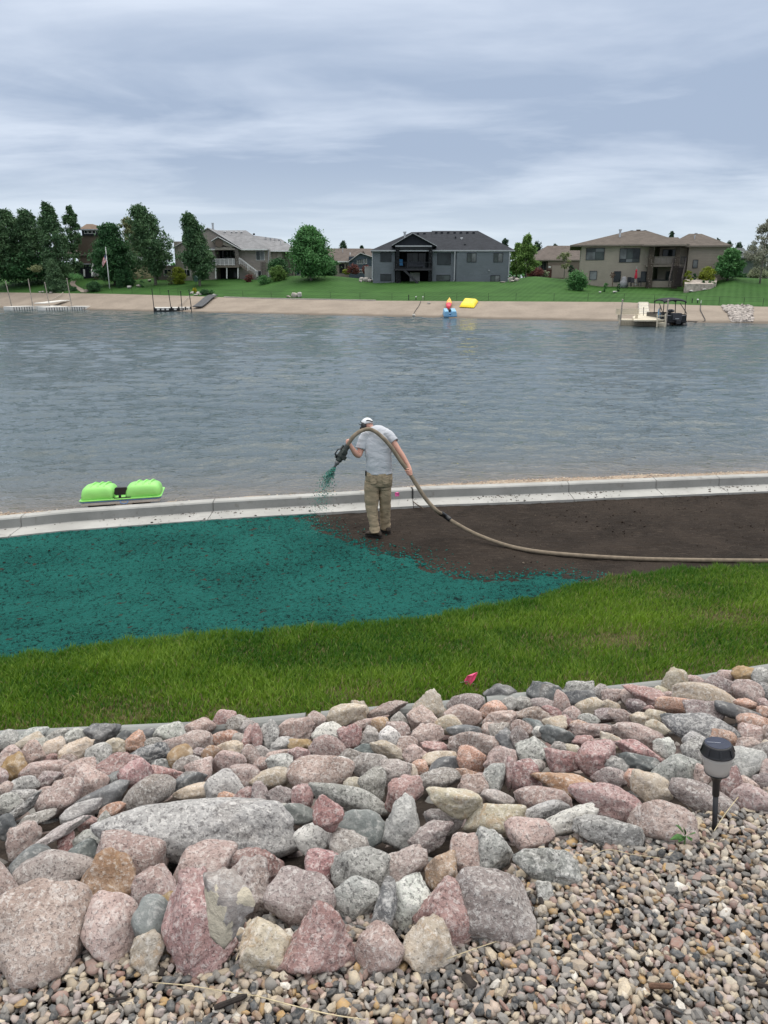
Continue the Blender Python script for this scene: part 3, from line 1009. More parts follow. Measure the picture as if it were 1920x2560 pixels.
# crop, then: x y w h tilt colour shape(r rounded, a angular, f flat)
ROCK_ROWS = '''
A 45 185 130 110 0 G r;205 155 200 85 -10 G r;370 155 140 70 -15 G r;495 155 135 85 -5 W a;665 135 215 115 0 D a;805 165 110 75 0 D r;868 190 155 115 0 S t;940 165 120 90 0 D a;1095 145 190 115 -5 G r;1295 100 190 100 0 P r;1455 55 130 115 20 R r;1280 190 215 120 0 P r;1455 185 170 100 -5 S r;1545 80 150 100 0 L a;1610 105 100 80 0 L r;195 205 180 100 -5 T r;270 225 110 90 0 W a;345 235 150 100 -5 T r;205 270 150 140 0 P a;505 260 220 140 -15 T a;640 285 155 130 0 G r;735 245 140 120 0 T a;55 265 130 75 0 P r;45 325 110 90 0 P r;85 360 160 150 0 Y a;335 300 110 50 0 R a;435 325 120 80 0 P a;1000 215 110 80 0 L r;970 280 245 115 0 D r;1160 215 190 90 -5 P r;1160 290 125 150 60 Y r;1295 265 110 60 0 M r;1370 270 120 90 -20 O r;1480 245 180 90 0 T a;1555 190 100 90 0 L a;1616 165 110 130 30 R a;1630 290 130 130 0 P r;290 375 290 110 0 P r;520 385 200 130 -10 P r;745 345 270 160 -25 R a;880 410 210 180 0 R a;1050 405 250 110 10 R a;1060 345 140 70 10 G r;1215 350 190 110 -10 L a;1290 375 170 120 0 P a;1480 330 215 140 0 P r;1225 455 220 125 -15 D a;585 460 200 180 30 P r;745 450 120 100 -30 D a;1455 471 240 172 0 W r;1590 430 200 160 0 P r;15 420 70 110 0 P r;130 480 210 90 0 G r;300 440 190 100 -15 M a;410 475 140 70 0 P r;385 560 320 190 -15 P r;965 522 330 190 -15 L r;670 555 340 130 -12 D r;1255 515 240 80 0 T r;40 500 100 80 0 P r;145 550 170 80 10 G r;55 605 170 130 0 G r;120 650 300 130 -25 D r;30 760 130 150 0 D a;530 645 250 110 -10 G r;725 635 165 70 -5 S r;1470 560 120 70 15 S a;1600 550 170 110 -20 R a;295 515 100 50 0 P r;210 700 270 80 -10 L f;350 800 440 130 -15 L f;140 830 230 200 -30 P a;575 725 140 90 20 R a;680 720 110 120 0 G r;425 860 100 130 10 R a;590 840 250 140 -5 G r;1290 790 1260 430 6 G r;1330 700 300 90 0 W r
B 5 370 70 140 0 R r;90 350 115 150 0 G a;85 275 80 40 0 T r;240 330 270 140 0 P a;385 265 125 105 0 P r;590 225 250 150 -20 T a;675 200 110 110 0 T a;850 195 250 110 -20 P a;925 265 120 95 0 L r;740 280 240 80 -15 P a;1125 165 230 190 0 T t;1355 150 225 105 0 M r;1580 90 200 110 -10 D a;1080 245 190 135 0 P r;1340 235 230 130 0 P r;1255 290 180 110 10 T r;1535 200 170 110 -5 S r;1640 160 90 90 0 G r;1580 260 210 100 -10 P a;475 350 210 130 0 W r;805 290 110 80 0 O r;605 375 150 140 0 R a;735 370 130 120 0 L a;860 390 140 130 30 W r;920 345 150 120 0 P r;1360 338 230 75 0 D r;1510 330 90 90 0 P a;1575 360 130 140 0 L a;1110 370 200 150 0 P a;1410 420 310 140 5 P r;1630 400 110 130 -40 D a;175 415 170 85 -15 G a;290 420 160 70 0 Y r;460 440 230 140 0 P r;725 465 160 90 -10 B a;850 460 200 130 30 T a;980 440 130 120 0 P r;1040 480 170 100 0 P a;1170 450 200 80 0 R a;30 480 120 90 0 L r;130 490 200 60 -10 P r;275 490 140 90 0 R a;160 545 160 120 -15 G a;45 540 120 70 0 P r;420 615 420 240 0 P r;565 540 90 70 20 W r;610 500 180 90 0 L f;750 560 250 140 5 L r;910 600 200 150 -5 L a;1005 605 100 100 0 T r;1065 570 110 90 0 S r;1190 530 220 120 -10 T r;1220 560 190 110 -20 D r;1395 525 175 165 0 S r;1585 530 210 170 0 P a;95 650 250 130 -10 T r;30 750 110 150 0 M r;165 765 180 130 0 M a;300 770 130 150 0 R r;610 770 520 200 15 G r;640 685 140 90 10 T r;760 660 180 180 20 L a;960 740 240 220 0 R a;1180 650 290 140 -5 L r;1370 620 170 70 5 S f;1410 700 180 170 20 P a;1470 660 120 90 0 P r;1540 640 160 180 30 G r;1640 610 60 180 0 R a;1280 790 360 180 8 T f;1565 770 200 90 10 L r;470 865 190 200 0 R t;275 870 190 110 10 B r;150 830 90 50 0 G r;680 965 360 220 0 B r;965 925 240 310 20 G a;1220 920 260 150 0 L a;1140 1010 290 180 -20 M a;1545 910 390 195 -5 T r
C 212 243 215 125 0 D a;435 222 180 105 -5 G a;455 275 210 100 0 D a;570 240 100 100 20 L a;60 310 130 80 0 G r;200 315 150 70 0 M r;320 305 110 140 -15 P r;497 330 170 110 0 T r;635 325 120 65 0 T r;665 265 150 100 -20 P a;770 260 150 110 0 P r;870 260 290 140 15 R a;1060 165 160 150 0 T a;1190 170 130 70 10 P a;965 225 80 50 0 T r;1015 262 100 55 0 P r;1250 258 380 148 -3 T r;1390 140 110 80 -10 P r;1350 190 180 90 10 M r;1495 130 130 110 0 Y a;1525 235 180 140 15 P r;1615 140 110 110 0 G r;1625 225 120 90 10 D r;1515 310 140 60 0 S r;1635 310 80 60 0 P r;385 385 110 100 0 P r;500 410 130 60 0 G r;620 385 150 80 -10 M a;805 330 120 80 0 M r;900 350 90 50 0 R r;1080 330 270 100 -5 S r;1240 350 240 120 0 M a;1470 370 280 80 5 D r;1635 360 90 60 0 S r;130 385 240 100 0 P a;265 375 140 80 20 R r;130 455 130 90 20 B a;275 435 150 90 0 T r;350 430 80 80 0 R r;450 450 130 55 0 S r;700 400 150 90 0 P a;825 410 120 80 0 T a;930 400 120 90 -10 T a;1045 420 150 90 20 D a;1565 430 190 90 0 S r;1250 490 520 220 5 D r;550 490 320 90 -5 P a;825 520 330 140 10 P r;945 470 150 80 10 T r;45 550 110 150 0 M a;180 490 90 70 -30 W a;295 525 220 110 8 B a;60 470 130 90 0 P r;140 620 230 170 0 G a;310 605 120 80 0 L a;390 610 100 60 0 T r;470 555 150 70 -10 R a;630 570 160 130 30 T a;540 660 230 230 0 R a;815 620 290 130 15 R a;985 595 130 110 -10 W a;1205 555 180 100 -5 G r;1380 545 180 110 10 S r;1530 575 130 90 0 P r;1540 510 140 110 0 P r;1210 630 210 180 10 G r;1645 500 60 90 0 P r;1645 580 70 60 0 T r;1500 690 220 230 30 G r;1625 660 150 180 10 L r;330 690 260 150 10 R a;150 725 130 90 0 L r;80 770 260 190 5 R a;640 790 220 120 10 M a;680 715 140 100 0 G a;830 700 250 110 5 B f;765 790 90 100 0 S r;900 858 260 185 10 T a;1065 755 300 215 -10 G r;1240 790 110 130 0 P r;1420 820 160 190 0 R r;1530 840 130 90 0 P r;1625 815 120 100 0 M r;330 825 400 140 5 O r;200 925 350 140 -5 P r;595 952 450 240 5 R a;215 1000 290 130 -20 G r;370 1072 350 230 -30 W a;985 1078 420 255 5 P r;1235 925 400 190 10 Q r;1570 935 270 160 0 P r;620 1150 440 190 0 G r;15 1050 150 120 0 O r;110 1160 310 200 0 P r;1640 740 60 120 0 P r
D 20 380 160 290 0 P r;200 240 240 150 -15 D r;350 310 480 265 5 Q r;545 200 170 150 0 B a;870 215 450 320 15 P r;685 350 360 330 0 O t;1315 270 450 310 -20 P r;275 690 610 600 10 P r;710 682 340 450 8 P r;1030 420 330 290 15 P a;1105 510 150 110 -10 Y f;1005 642 270 310 -40 B r;955 845 220 245 0 T a;1285 640 450 650 0 R t;1475 515 320 440 -15 L a;1610 420 330 380 20 Q a;1660 275 360 220 10 R a;1720 790 330 330 0 T a
E 430 285 220 215 0 R r;290 480 450 350 10 Q r;380 110 270 190 10 W r;600 140 250 190 10 L a;675 300 380 280 5 G a;955 270 310 240 -30 Q a;640 490 335 260 -10 G r;530 545 120 110 0 D r;840 520 150 290 10 D a;1010 510 270 340 0 W a;1205 310 215 245 0 O a;1385 210 270 275 10 P r;1540 190 240 280 0 G a;1530 545 560 440 10 Q r;1260 600 370 370 35 R a;1120 770 360 345 0 T t;800 810 310 315 0 P r;400 745 530 410 0 R t
F 230 285 430 235 0 G a;210 450 110 120 0 W a;190 560 60 60 0 T r
'''


def parse_rocks():
    out = []
    for row in ROCK_ROWS.strip().splitlines():
        c, rest = row.split(' ', 1)
        ox, oy = CROPS[c]
        for q in rest.split(';'):
            x, y, w, h, t, col, sh = q.split()
            out.append([ox + float(x) / 2.592, oy + float(y) / 2.592, float(w) / 2.592, float(h) / 2.592, float(t), col, sh])
    return out


ROCKS = parse_rocks()


def mat_rock(kind):
    """granite, plain, banded or rusted stone; the colour is the stone's own (object colour)"""
    m, nt, b, out = nmat('stone_' + kind)
    oi = nt.nodes.new('ShaderNodeObjectInfo')
    tcn = nt.nodes.new('ShaderNodeTexCoord')
    off = nt.nodes.new('ShaderNodeVectorMath'); off.operation = 'ADD'
    rv = nt.nodes.new('ShaderNodeCombineXYZ')
    r50 = nmath(nt, 'MULTIPLY', oi.outputs['Random'], 50.0)
    nt.links.new(r50, rv.inputs[0]); nt.links.new(nmath(nt, 'MULTIPLY', oi.outputs['Random'], 31.0), rv.inputs[1])
    nt.links.new(tcn.outputs['Object'], off.inputs[0]); nt.links.new(rv.outputs[0], off.inputs[1])
    p = off.outputs[0]
    base = oi.outputs['Color']
    light = nmix(nt, 0.70, base, (0.80, 0.77, 0.735)); dark = nmix(nt, 0.84, base, (0.040, 0.036, 0.037))
    n0 = nnoise(nt, p, 5.0, 4.0, 0.6, 0.3)       # broad blotches
    n1 = nnoise(nt, p, 55.0, 5.0, 0.75)          # grain
    n2 = nnoise(nt, p, 95.0, 4.0, 0.7)
    n3 = nnoise(nt, p, 13.0, 6.0, 0.72, 1.2)     # lichen, crust
    n5 = nnoise(nt, p, 26.0, 5.0, 0.75, 0.5)     # mottling
    c = nmix(nt, nmap(nt, n0, 0.32, 0.68), nmix(nt, 0.26, base, dark), nmix(nt, 0.20, base, light))
    hue = nnoise(nt, p, 3.2, 3.0, 0.55, 0.8)
    c = nmix(nt, nmath(nt, 'MULTIPLY', nmap(nt, hue, 0.50, 0.66), 0.45), c, nmix(nt, 0.5, base, (0.36, 0.34, 0.31)))
    c = nmix(nt, nmath(nt, 'MULTIPLY', nmap(nt, hue, 0.30, 0.44, 1.0, 0.0), 0.30), c, nmix(nt, 0.6, base, (0.30, 0.20, 0.13)))
    c = nmix(nt, nmath(nt, 'MULTIPLY', nmap(nt, n5, 0.50, 0.68), 0.50), c, light)
    c = nmix(nt, nmath(nt, 'MULTIPLY', nmap(nt, n5, 0.30, 0.46, 1.0, 0.0), 0.38), c, dark)
    if kind == 'granite':
        c = nmix(nt, nmath(nt, 'MULTIPLY', nmap(nt, n1, 0.51, 0.60), 0.66), c, light)
        c = nmix(nt, nmath(nt, 'MULTIPLY', nmap(nt, n2, 0.535, 0.61), 0.66), c, dark)
        c = nmix(nt, nmath(nt, 'MULTIPLY', nmap(nt, n3, 0.60, 0.68), 0.45), c, light)
        bs, bd = 0.9, 0.014
    elif kind == 'coarse':
        n4 = nnoise(nt, p, 52.0, 4.0, 0.72, 0.6)
        c = nmix(nt, nmath(nt, 'MULTIPLY', nmap(nt, n4, 0.50, 0.61), 0.8), c, light)
        c = nmix(nt, nmath(nt, 'MULTIPLY', nmap(nt, nnoise(nt, p, 64.0, 4.0, 0.72, 0.4), 0.52, 0.61), 0.72), c, dark)
        bs, bd = 0.9, 0.016
    elif kind == 'banded':
        w = nt.nodes.new('ShaderNodeTexWave'); w.wave_type = 'BANDS'; w.bands_direction = 'Z'
        w.inputs['Scale'].default_value = 11.0; w.inputs['Distortion'].default_value = 9.0; w.inputs['Detail'].default_value = 6.0; w.inputs['Detail Scale'].default_value = 3.0
        nt.links.new(p, w.inputs[0])
        c = nmix(nt, nmath(nt, 'MULTIPLY', nmap(nt, w.outputs['Fac'], 0.45, 1.0), 0.42), c, light)
        c = nmix(nt, nmath(nt, 'MULTIPLY', nmap(nt, n1, 0.52, 0.62), 0.6), c, light)
        c = nmix(nt, nmath(nt, 'MULTIPLY', nmap(nt, n2, 0.52, 0.66), 0.6), c, dark)
        bs, bd = 0.8, 0.013
    elif kind == 'rusty':
        c = nmix(nt, nmath(nt, 'MULTIPLY', nmap(nt, n3, 0.50, 0.64), 0.55), c, (0.40, 0.265, 0.155))
        c = nmix(nt, nmath(nt, 'MULTIPLY', nmap(nt, n1, 0.50, 0.64), 0.70), c, light)
        c = nmix(nt, nmath(nt, 'MULTIPLY', nmap(nt, n2, 0.56, 0.66), 0.65), c, dark)
        bs, bd = 0.8, 0.012
    elif kind == 'patched':
        n6 = nnoise(nt, p, 8.0, 5.0, 0.55, 0.6)
        c = nmix(nt, nmath(nt, 'MULTIPLY', nmap(nt, n1, 0.50, 0.64), 0.5), c, light)
        c = nmix(nt, nmap(nt, n6, 0.55, 0.565), c, (0.62, 0.55, 0.43))
        bs, bd = 0.7, 0.010
    else:
        c = nmix(nt, nmath(nt, 'MULTIPLY', nmap(nt, n3, 0.55, 0.70), 0.35), c, light)
        c = nmix(nt, nmath(nt, 'MULTIPLY', nmap(nt, n2, 0.54, 0.7), 0.35), c, dark)
        bs, bd = 0.6, 0.009
    nt.links.new(c, b.inputs['Base Color'])
    setp(b, 0.78, 0.25)
    h = nmath(nt, 'ADD', n1, nmath(nt, 'MULTIPLY', n3, 1.4))
    nt.links.new(nbump(nt, h, bs, bd), b.inputs['Normal'])
    return m


M_ROCK = {k: mat_rock(k) for k in ('granite', 'coarse', 'plain', 'banded', 'rusty', 'patched')}
KIND_OF = {'P': 'granite', 'R': 'granite', 'M': 'granite', 'G': 'coarse', 'W': 'coarse', 'D': 'plain', 'B': 'plain', 'T': 'rusty', 'O': 'rusty', 'Y': 'plain', 'L': 'granite', 'S': 'granite', 'Q': 'granite'}


def ico_dirs(sub):
    import bmesh
    bm = bmesh.new(); bmesh.ops.create_icosphere(bm, subdivisions=sub, radius=1.0)
    V = np.array([tuple(v.co) for v in bm.verts]); Fc = np.array([[v.index for v in f.verts] for f in bm.faces]); bm.free()
    return V / np.linalg.norm(V, axis=1)[:, None], Fc


ICO = {s: ico_dirs(s) for s in (3, 4, 5)}


def stone_mesh(name, ax, ay, az, shape, seed, sub, mat, rough=1.0):
    """a stone with half-axis vectors ax, ay, az"""
    D, Fc = ICO[sub]
    r = np.random.default_rng(seed)
    if shape in 'at': V = shape_dirs(D, r, 8 + int(r.integers(4)), 22 + 22 * r.random(), .08)
    elif shape == 'f': V = shape_dirs(D, r, 7 + int(r.integers(3)), 14)
    else: V = shape_dirs(D, r, 9 + int(r.integers(5)), 7.0 + 10.0 * r.random(), .16)
    nz = (0.095 if shape == 'r' else 0.12) * fbm(D * 1.7 + seed % 91, 3, 0.55, seed=seed % 50) + (0.026 if shape == 'r' else 0.040) * rough * fbm(D * 6.5 + seed % 37, 4, 0.6, seed=seed % 31) + 0.040 * fbm(D * 3.3 + seed % 41, 2, 0.5, seed=seed % 23)
    if shape != 'r':
        # chipped steps along the breaks
        q = vnoise(D * 3.1 + seed % 17, seed % 29)
        nz -= 0.06 * np.clip((q - 0.2) * 10, 0, 1) + 0.035 * np.clip((vnoise(D * 5.3 + seed % 13, seed % 19) - 0.3) * 12, 0, 1)
    V = V * (1 + nz)[:, None]
    if shape == 't': V[:, 0] *= 1.06 - .52 * (np.clip(V[:, 1], -1, 1) + 1) / 2
    lo, hi = V.min(0), V.max(0); V = (V - (lo + hi) / 2) / ((hi - lo) / 2)
    W = V[:, :1] * np.array(ax) + V[:, 1:2] * np.array(ay) + V[:, 2:] * np.array(az)
    return fast_mesh(name, W, Fc, [mat], smooth=True)


HAND = {}
rock_objs = []
CAMP = Vector((0, 0, CAMZ))


def place_rock(px, py, w, h, tilt, col, shape, seed, lift=None, kind=None):
    u, v = uv(px, py)
    # the rock sits on the slope: its centre stands a part of its height above the ground
    bottom = hit(px, py + 0.42 * h)
    Y0 = bottom.y - (lift or 0)
    s = mpp(px, py, Y0)
    a, b = w * s / 2, h * s / 2
    c_d = min(a, b) * 0.30 + 0.5 * (a + b) * 0.40
    d0 = (P(px, py, Y0) - CAMP)
    Yc = Y0 + c_d * 0.75
    c = P(px, py, Yc)
    k = Yc / Y0
    a, b = a * k, b * k
    f = (c - CAMP).normalized()
    right = f.cross(Vector((0, 0, 1))).normalized(); up = right.cross(f).normalized()
    t = rad(-tilt)
    # half extents of the tilted outline are kept near w x h
    ca, sa = abs(math.cos(t)), abs(math.sin(t))
    if ca > sa and abs(ca * ca - sa * sa) > 0.2:
        A = math.sqrt(max((a * a * ca * ca - b * b * sa * sa) / (ca ** 4 - sa ** 4), (0.5 * a) ** 2))
        B = math.sqrt(max((b * b * ca * ca - a * a * sa * sa) / (ca ** 4 - sa ** 4), (0.45 * b) ** 2))
    else: A, B = a, b
    ax = (right * math.cos(t) + up * math.sin(t)) * A
    ay = (up * math.cos(t) - right * math.sin(t)) * B
    az = f * c_d
    rs = np.random.default_rng(seed)
    base, speck, nm = RC[col]
    j = 0.80 + 0.42 * rs.random()
    colr = tuple(min(1, max(0, 1.17 * x * j * (1 + 0.018 * rs.normal()))) for x in base)
    size = math.sqrt(w * h)
    sub = 5 if size > 170 else (4 if size > 48 else 3)
    kd = kind or KIND_OF[col]
    if col in 'DG' and rs.random() < 0.22 and kind is None: kd = 'banded'
    if col == 'P' and size < 90 and rs.random() < 0.10 and kind is None: kd = 'rusty'
    nm = 'boulder' if size > 95 else ('rock' if size > 46 else 'stone')
    o = link(nm, stone_mesh(nm, ax, ay, az, shape, seed, sub, M_ROCK[kd]), None, c)
    o.color = (*colr, 1)
    return o


ON_TOP = {(1475, 515, 'D'): .80, (350, 800, 'A'): .12, (1280, 790, 'B'): .22, (1005, 642, 'D'): .05, (1105, 510, 'D'): .12, (470, 865, 'B'): .25, (980, 445, 'A'): .1, (840, 520, 'E'): .05}
ON_TOP = {(round(CROPS[c][0] + x / 2.592, 1), round(CROPS[c][1] + y / 2.592, 1)): v for (x, y, c), v in ON_TOP.items()}
for i, (px, py, w, h, t, col, sh) in enumerate(ROCKS):
    big_ = min(1, max(0, (math.sqrt(w * h) - 50) / 60))
    o = place_rock(px, py, w * (1.12 - .06 * big_), h * (1.27 - .20 * big_), t, col, sh, 100 + i, lift=ON_TOP.get((round(px, 1), round(py, 1))), kind='patched' if (col, int(w)) == ('L', 123) and py > 2200 else None)
    rock_objs.append((o, px, py, w, h, col, sh))

# ---- what each stone is called: how it looks, and what it lies between
def rock_labels():
    n = len(rock_objs)
    X = np.array([q[1] for q in rock_objs]); Yp = np.array([q[2] for q in rock_objs]); W = np.array([q[3] for q in rock_objs]); H = np.array([q[4] for q in rock_objs])
    S = np.sqrt(W * H)
    szw = lambda s: 'huge' if s > 170 else 'large' if s > 105 else 'mid-sized' if s > 62 else 'small' if s > 40 else 'tiny'

    def shw(q):
        w, h, sh = q[3], q[4], q[6]
        if sh == 'f': return 'flat slab'
        if sh == 't': return 'pointed'
        if h > w * 1.25: return 'upright angular' if sh == 'a' else 'tall rounded'
        if w > h * 1.9: return 'long angular' if sh == 'a' else 'long rounded'
        return 'angular' if sh == 'a' else 'rounded'
    short = [f'{szw(S[i])} {RC[rock_objs[i][5]][2]}' for i in range(n)]
    own = []
    for i, q in enumerate(rock_objs):
        noun = q[0].name.split('.')[0]
        s = shw(q)
        own.append(f'{szw(S[i])} {RC[q[5]][2]} {s} {noun}' if 'slab' not in s else f'{szw(S[i])} {RC[q[5]][2]} flat slab of {noun}')
    used = {}
    order = np.argsort(-S)
    for i in order:
        d = np.hypot(X - X[i], (Yp - Yp[i]) * 1.2) - 0.35 * (S + S[i]); d[i] = 1e9
        near = [int(k) for k in np.argsort(d)[:9]]

        def rel(k):
            dx, dy = X[k] - X[i], Yp[k] - Yp[i]
            if abs(dx) > 1.3 * abs(dy): return 'beside'
            return 'behind' if dy > 0 else 'in front of'
        cands = []
        own_place = []
        if Yp[i] - H[i] / 2 < 1700 + (1920 - X[i]) * 0.078 + 40: own_place.append('against the lawn edging')
        if Yp[i] > 2250 and X[i] < 1400: own_place.append('at the gravel edge')
        if 1660 < X[i] < 1900 and 1900 < Yp[i] < 2100: own_place.append('by the path light')
        for pl in own_place:
            cands.append(f'{own[i]} {pl}')
        for k in near[:5]: cands.append(f'{own[i]} {rel(k)} a {short[k]} one')
        for a in range(6):
            for b in range(a + 1, 7):
                k1, k2 = near[a], near[b]
                if short[k1] == short[k2]: cands.append(f'{own[i]} between two {short[k1]} ones')
                else: cands.append(f'{own[i]} {rel(k1)} a {short[k1]} one and {rel(k2)} a {short[k2]} one')
        for pl in own_place:
            for k in near: cands.append(f'{own[i]} {pl}, {rel(k)} a {short[k]} one')
        for cnd in cands:
            cnd = cnd.replace(' a ochre', ' an ochre')
            if cnd not in used and len(cnd.split()) <= 16:
                used[cnd] = i; break
        else:
            cnd = cands[-1]
        o = rock_objs[i][0]
        tag(o, cnd, o.name.split('.')[0], 'loose stones of the rock slope')


rock_labels()

# ---- small stones that fill the gaps underneath
_r = np.random.default_rng(77)
_n = 2600
_x = _r.uniform(-4.2, 5.2, _n); _t = _r.random(_n)
_y = G_(_x) - 0.02 + _t * (T_(_x) - G_(_x) - 0.12)
_z = ground(_x, _y) - 0.10
_sz = 0.035 + 0.05 * _r.random(_n)
_pal = np.array([RC[k][0] for k in 'PPRMGLLDDM']) * .62  # rock colours darkened, so the shade of the gaps sits in the stones
_c = _pal[_r.integers(len(_pal), size=_n)] * (0.8 + 0.4 * _r.random(_n))[:, None]
tag(link('rubble', scatter('rubble', xyz(_x, _y, _z), np.stack([_sz * 1.25, _sz, _sz * .7], -1), _c * .8, mat_stone_stuff('rubble_stone', 0.8, 40.0), 79, sub=2, ntmp=12, tilt=.5)),
    'small filler stones packed in the gaps between the rocks', 'rubble', kind='stuff')

# ---- the slope goes on beyond what the photograph shows
_r = np.random.default_rng(177)
_gx, _gt = np.meshgrid(np.arange(-6.0, 6.6, .27), np.linspace(.03, .95, 15))
_x = _gx.ravel() + _r.uniform(-.08, .08, _gx.size); _y = G_(_x) + (_gt.ravel() + _r.uniform(-.02, .02, _gx.size)) * (T_(_x) - G_(_x))
_k = (np.abs(_x) > .575 * _y + .42) & (np.abs(_x) < .575 * _y + 2.4)
_x, _y = _x[_k], _y[_k]; _n = len(_x)
_sz = 0.09 + 0.07 * _r.random(_n)
_c = _pal[_r.integers(len(_pal), size=_n)] * (1.3 + .5 * _r.random(_n))[:, None]
tag(link('outer_rocks', scatter('outer_rocks', xyz(_x, _y, ground(_x, _y) + .03), np.stack([_sz * 1.2, _sz, _sz * .8], -1), _c, mat_stone_stuff('outer_stone', 0.8, 30.0), 179, sub=3, ntmp=12, tilt=.4)),
    'rocks of the same slope going on past both sides', 'rocks', kind='stuff')

# ================================================================== GRAVEL
GR_PAL = np.array([(.50, .42, .31), (.56, .49, .39), (.44, .36, .26), (.38, .31, .24), (.33, .30, .27), (.26, .245, .225), (.20, .19, .18), (.085, .09, .095), (.12, .115, .11), (.055, .06, .065),
                   (.34, .23, .15), (.42, .27, .12), (.30, .20, .17), (.27, .16, .13), (.62, .58, .52), (.36, .30, .28), (.47, .37, .30), (.40, .33, .30)])
GR_W = np.array([7, 5, 8, 9, 9, 9, 8, 7, 6, 6, 5, 3, 5, 4, 3, 7, 5, 6], float); GR_W /= GR_W.sum()


def gravel_layer(x0, x1, y0, sp, dz, seed, zone=0.30):
    r = np.random.default_rng(seed)
    gx, gy = np.meshgrid(np.arange(x0, x1, sp), np.arange(y0, 3.6, sp))
    x = gx.ravel() + r.uniform(-.5, .5, gx.size) * sp; y = gy.ravel() + r.uniform(-.5, .5, gx.size) * sp
    k = y < G_(x) + zone * 0.6 + 0.05 * vnoise(xyz(x * 3, y * 3), 9)
    x, y = x[k], y[k]
    z = ground(x, y) + dz + 0.014 * fbm(xyz(x * 2.2, y * 2.2), 3, seed=12) + r.uniform(0, .010, len(x))
    return x, y, z


_xs = []
for sp, dz, sd in ((0.0245, -0.010, 1), (0.0230, 0.004, 2)):
    _xs.append(gravel_layer(-2.1, 3.0, 1.35, sp, dz, 200 + sd))
_x, _y, _z = (np.concatenate([q[i] for q in _xs]) for i in range(3))
_n = len(_x); _r = np.random.default_rng(91)
_sz = 0.0090 + 0.0070 * _r.random(_n) ** 1.8 + np.where(_r.random(_n) < .05, .006, 0)
_S = np.stack([_sz * (1.1 + .65 * _r.random(_n)), _sz * (.75 + .35 * _r.random(_n)), _sz * (.48 + .4 * _r.random(_n))], -1)
_c = GR_PAL[_r.choice(len(GR_PAL), size=_n, p=GR_W)] * (0.82 + 0.36 * _r.random(_n))[:, None]
N_GRAVEL = _n
tag(link('gravel', scatter('gravel', xyz(_x, _y, _z), _S, _c, mat_stone_stuff('gravel_stone', 0.7, 90.0), 95, sub=1, ntmp=24, tilt=.8, smooth='half')),
    'mixed cream grey and rust pea gravel in front of the rocks', 'gravel', kind='stuff')
# ================================================================== NEAR LAWN
def mat_blades():
    m, nt, b, out = nmat('grass_blade')
    pos = npos(nt)
    c = nattr(nt)
    nt.links.new(c, b.inputs['Base Color']); setp(b, 0.55, 0.25)
    tr = nt.nodes.new('ShaderNodeBsdfTranslucent'); nt.links.new(nmix(nt, 1.0, c, (1.0, 1.25, 0.6), 'MULTIPLY'), tr.inputs[0])
    mx = nt.nodes.new('ShaderNodeMixShader'); mx.inputs[0].default_value = 0.30
    nt.links.new(b.outputs[0], mx.inputs[1]); nt.links.new(tr.outputs[0], mx.inputs[2]); nt.links.new(mx.outputs[0], out.inputs[0])
    return m


M_THATCH = pm('lawn_thatch', (0.085, 0.080, 0.035), 0.95, 0.35, 7.0, 0.8, 60.0, 0.02, 0.1, 0.5, (0.06, 0.045, 0.03))
_x, _y, _f = grid(np.arange(-9, 11, 0.16), np.linspace(0, 1, 40))
_yy = T_(_x) + 0.02 + _y * (L_(_x) - T_(_x) + 0.04)
_z = ground(_x, _yy) + 0.004 + 0.012 * fbm(xyz(_x * 3, _yy * 3), 3, seed=61)
tag(link('lawn', fast_mesh('lawn', xyz(_x, _yy, _z), _f, [M_THATCH], smooth=True)), kind='structure')

_r = np.random.default_rng(63)
_n = 165000
_x = _r.uniform(-5.4, 7.4, _n); _t = _r.random(_n) ** 1.0
_rag = 0.10 * fbm(xyz(_x * 2.1, _x * 0 + 3), 4, 0.6, seed=64) + 0.10 * vnoise(xyz(_x * 9, _x * 0 + 5), 65)
_y = T_(_x) + 0.05 + _t * (L_(_x) - T_(_x) + 0.02 + _rag)
_vis = np.abs(_x) < 0.56 * _y + 0.5
_x, _y = _x[_vis], _y[_vis]; _n = len(_x)
_d = _y - T_(_x)
_edge = L_(_x) - _y
_p1 = fbm(xyz(_x * 0.9, _y * 1.3), 4, 0.55, seed=66)
_p2 = fbm(xyz(_x * 3.2, _y * 3.2), 3, 0.6, seed=67)
# worn, straw-coloured places: along the edging and a few by name
_dead = np.clip(1 - _d / 0.42, 0, 1) * (0.25 + 0.9 * np.clip(_p2 + 0.1, 0, 1))
for (qx, qy, rr, st) in ((1545, 1600, .38, .9), (1420, 1610, .30, .7), (1820, 1545, .34, .9), (1240, 1735, .22, .9), (310, 1790, .35, .8), (1690, 1490, .22, .6), (1480, 1450, .35, .7), (1560, 1462, .3, .5), (560, 1790, .3, .6), (880, 1745, .3, .5)):
    h_ = hit(qx, qy)
    _dead = np.maximum(_dead, st * np.exp(-(((_x - h_.x) / rr) ** 2 + ((_y - h_.y) / (rr * .8)) ** 2)) * (0.6 + 0.9 * np.clip(_p2 + .2, 0, 1)))
_keep = _r.random(_n) > 0.55 * _dead
_x, _y, _d, _edge, _p1, _p2, _dead = (q[_keep] for q in (_x, _y, _d, _edge, _p1, _p2, _dead)); _n = len(_x)
_z = ground(_x, _y)
_hgt = 0.86 * (0.062 + 0.034 * _r.random(_n) + 0.022 * _p1 + 0.016 * _p2) * (1 - 0.5 * _dead) + np.where(_edge < .16, .012, 0) + np.where(_r.random(_n) < .02, .03, 0)
_wd = 0.0030 + 0.0022 * _r.random(_n)
_a = _r.random(_n) * 2 * math.pi
_lean = (0.25 + 0.45 * _r.random(_n)) * _hgt
_la = 2.6 * fbm(xyz(_x * 1.6, _y * 1.6), 2, seed=68) * .8 + _r.normal(0, 1.7, _n) + 0.6
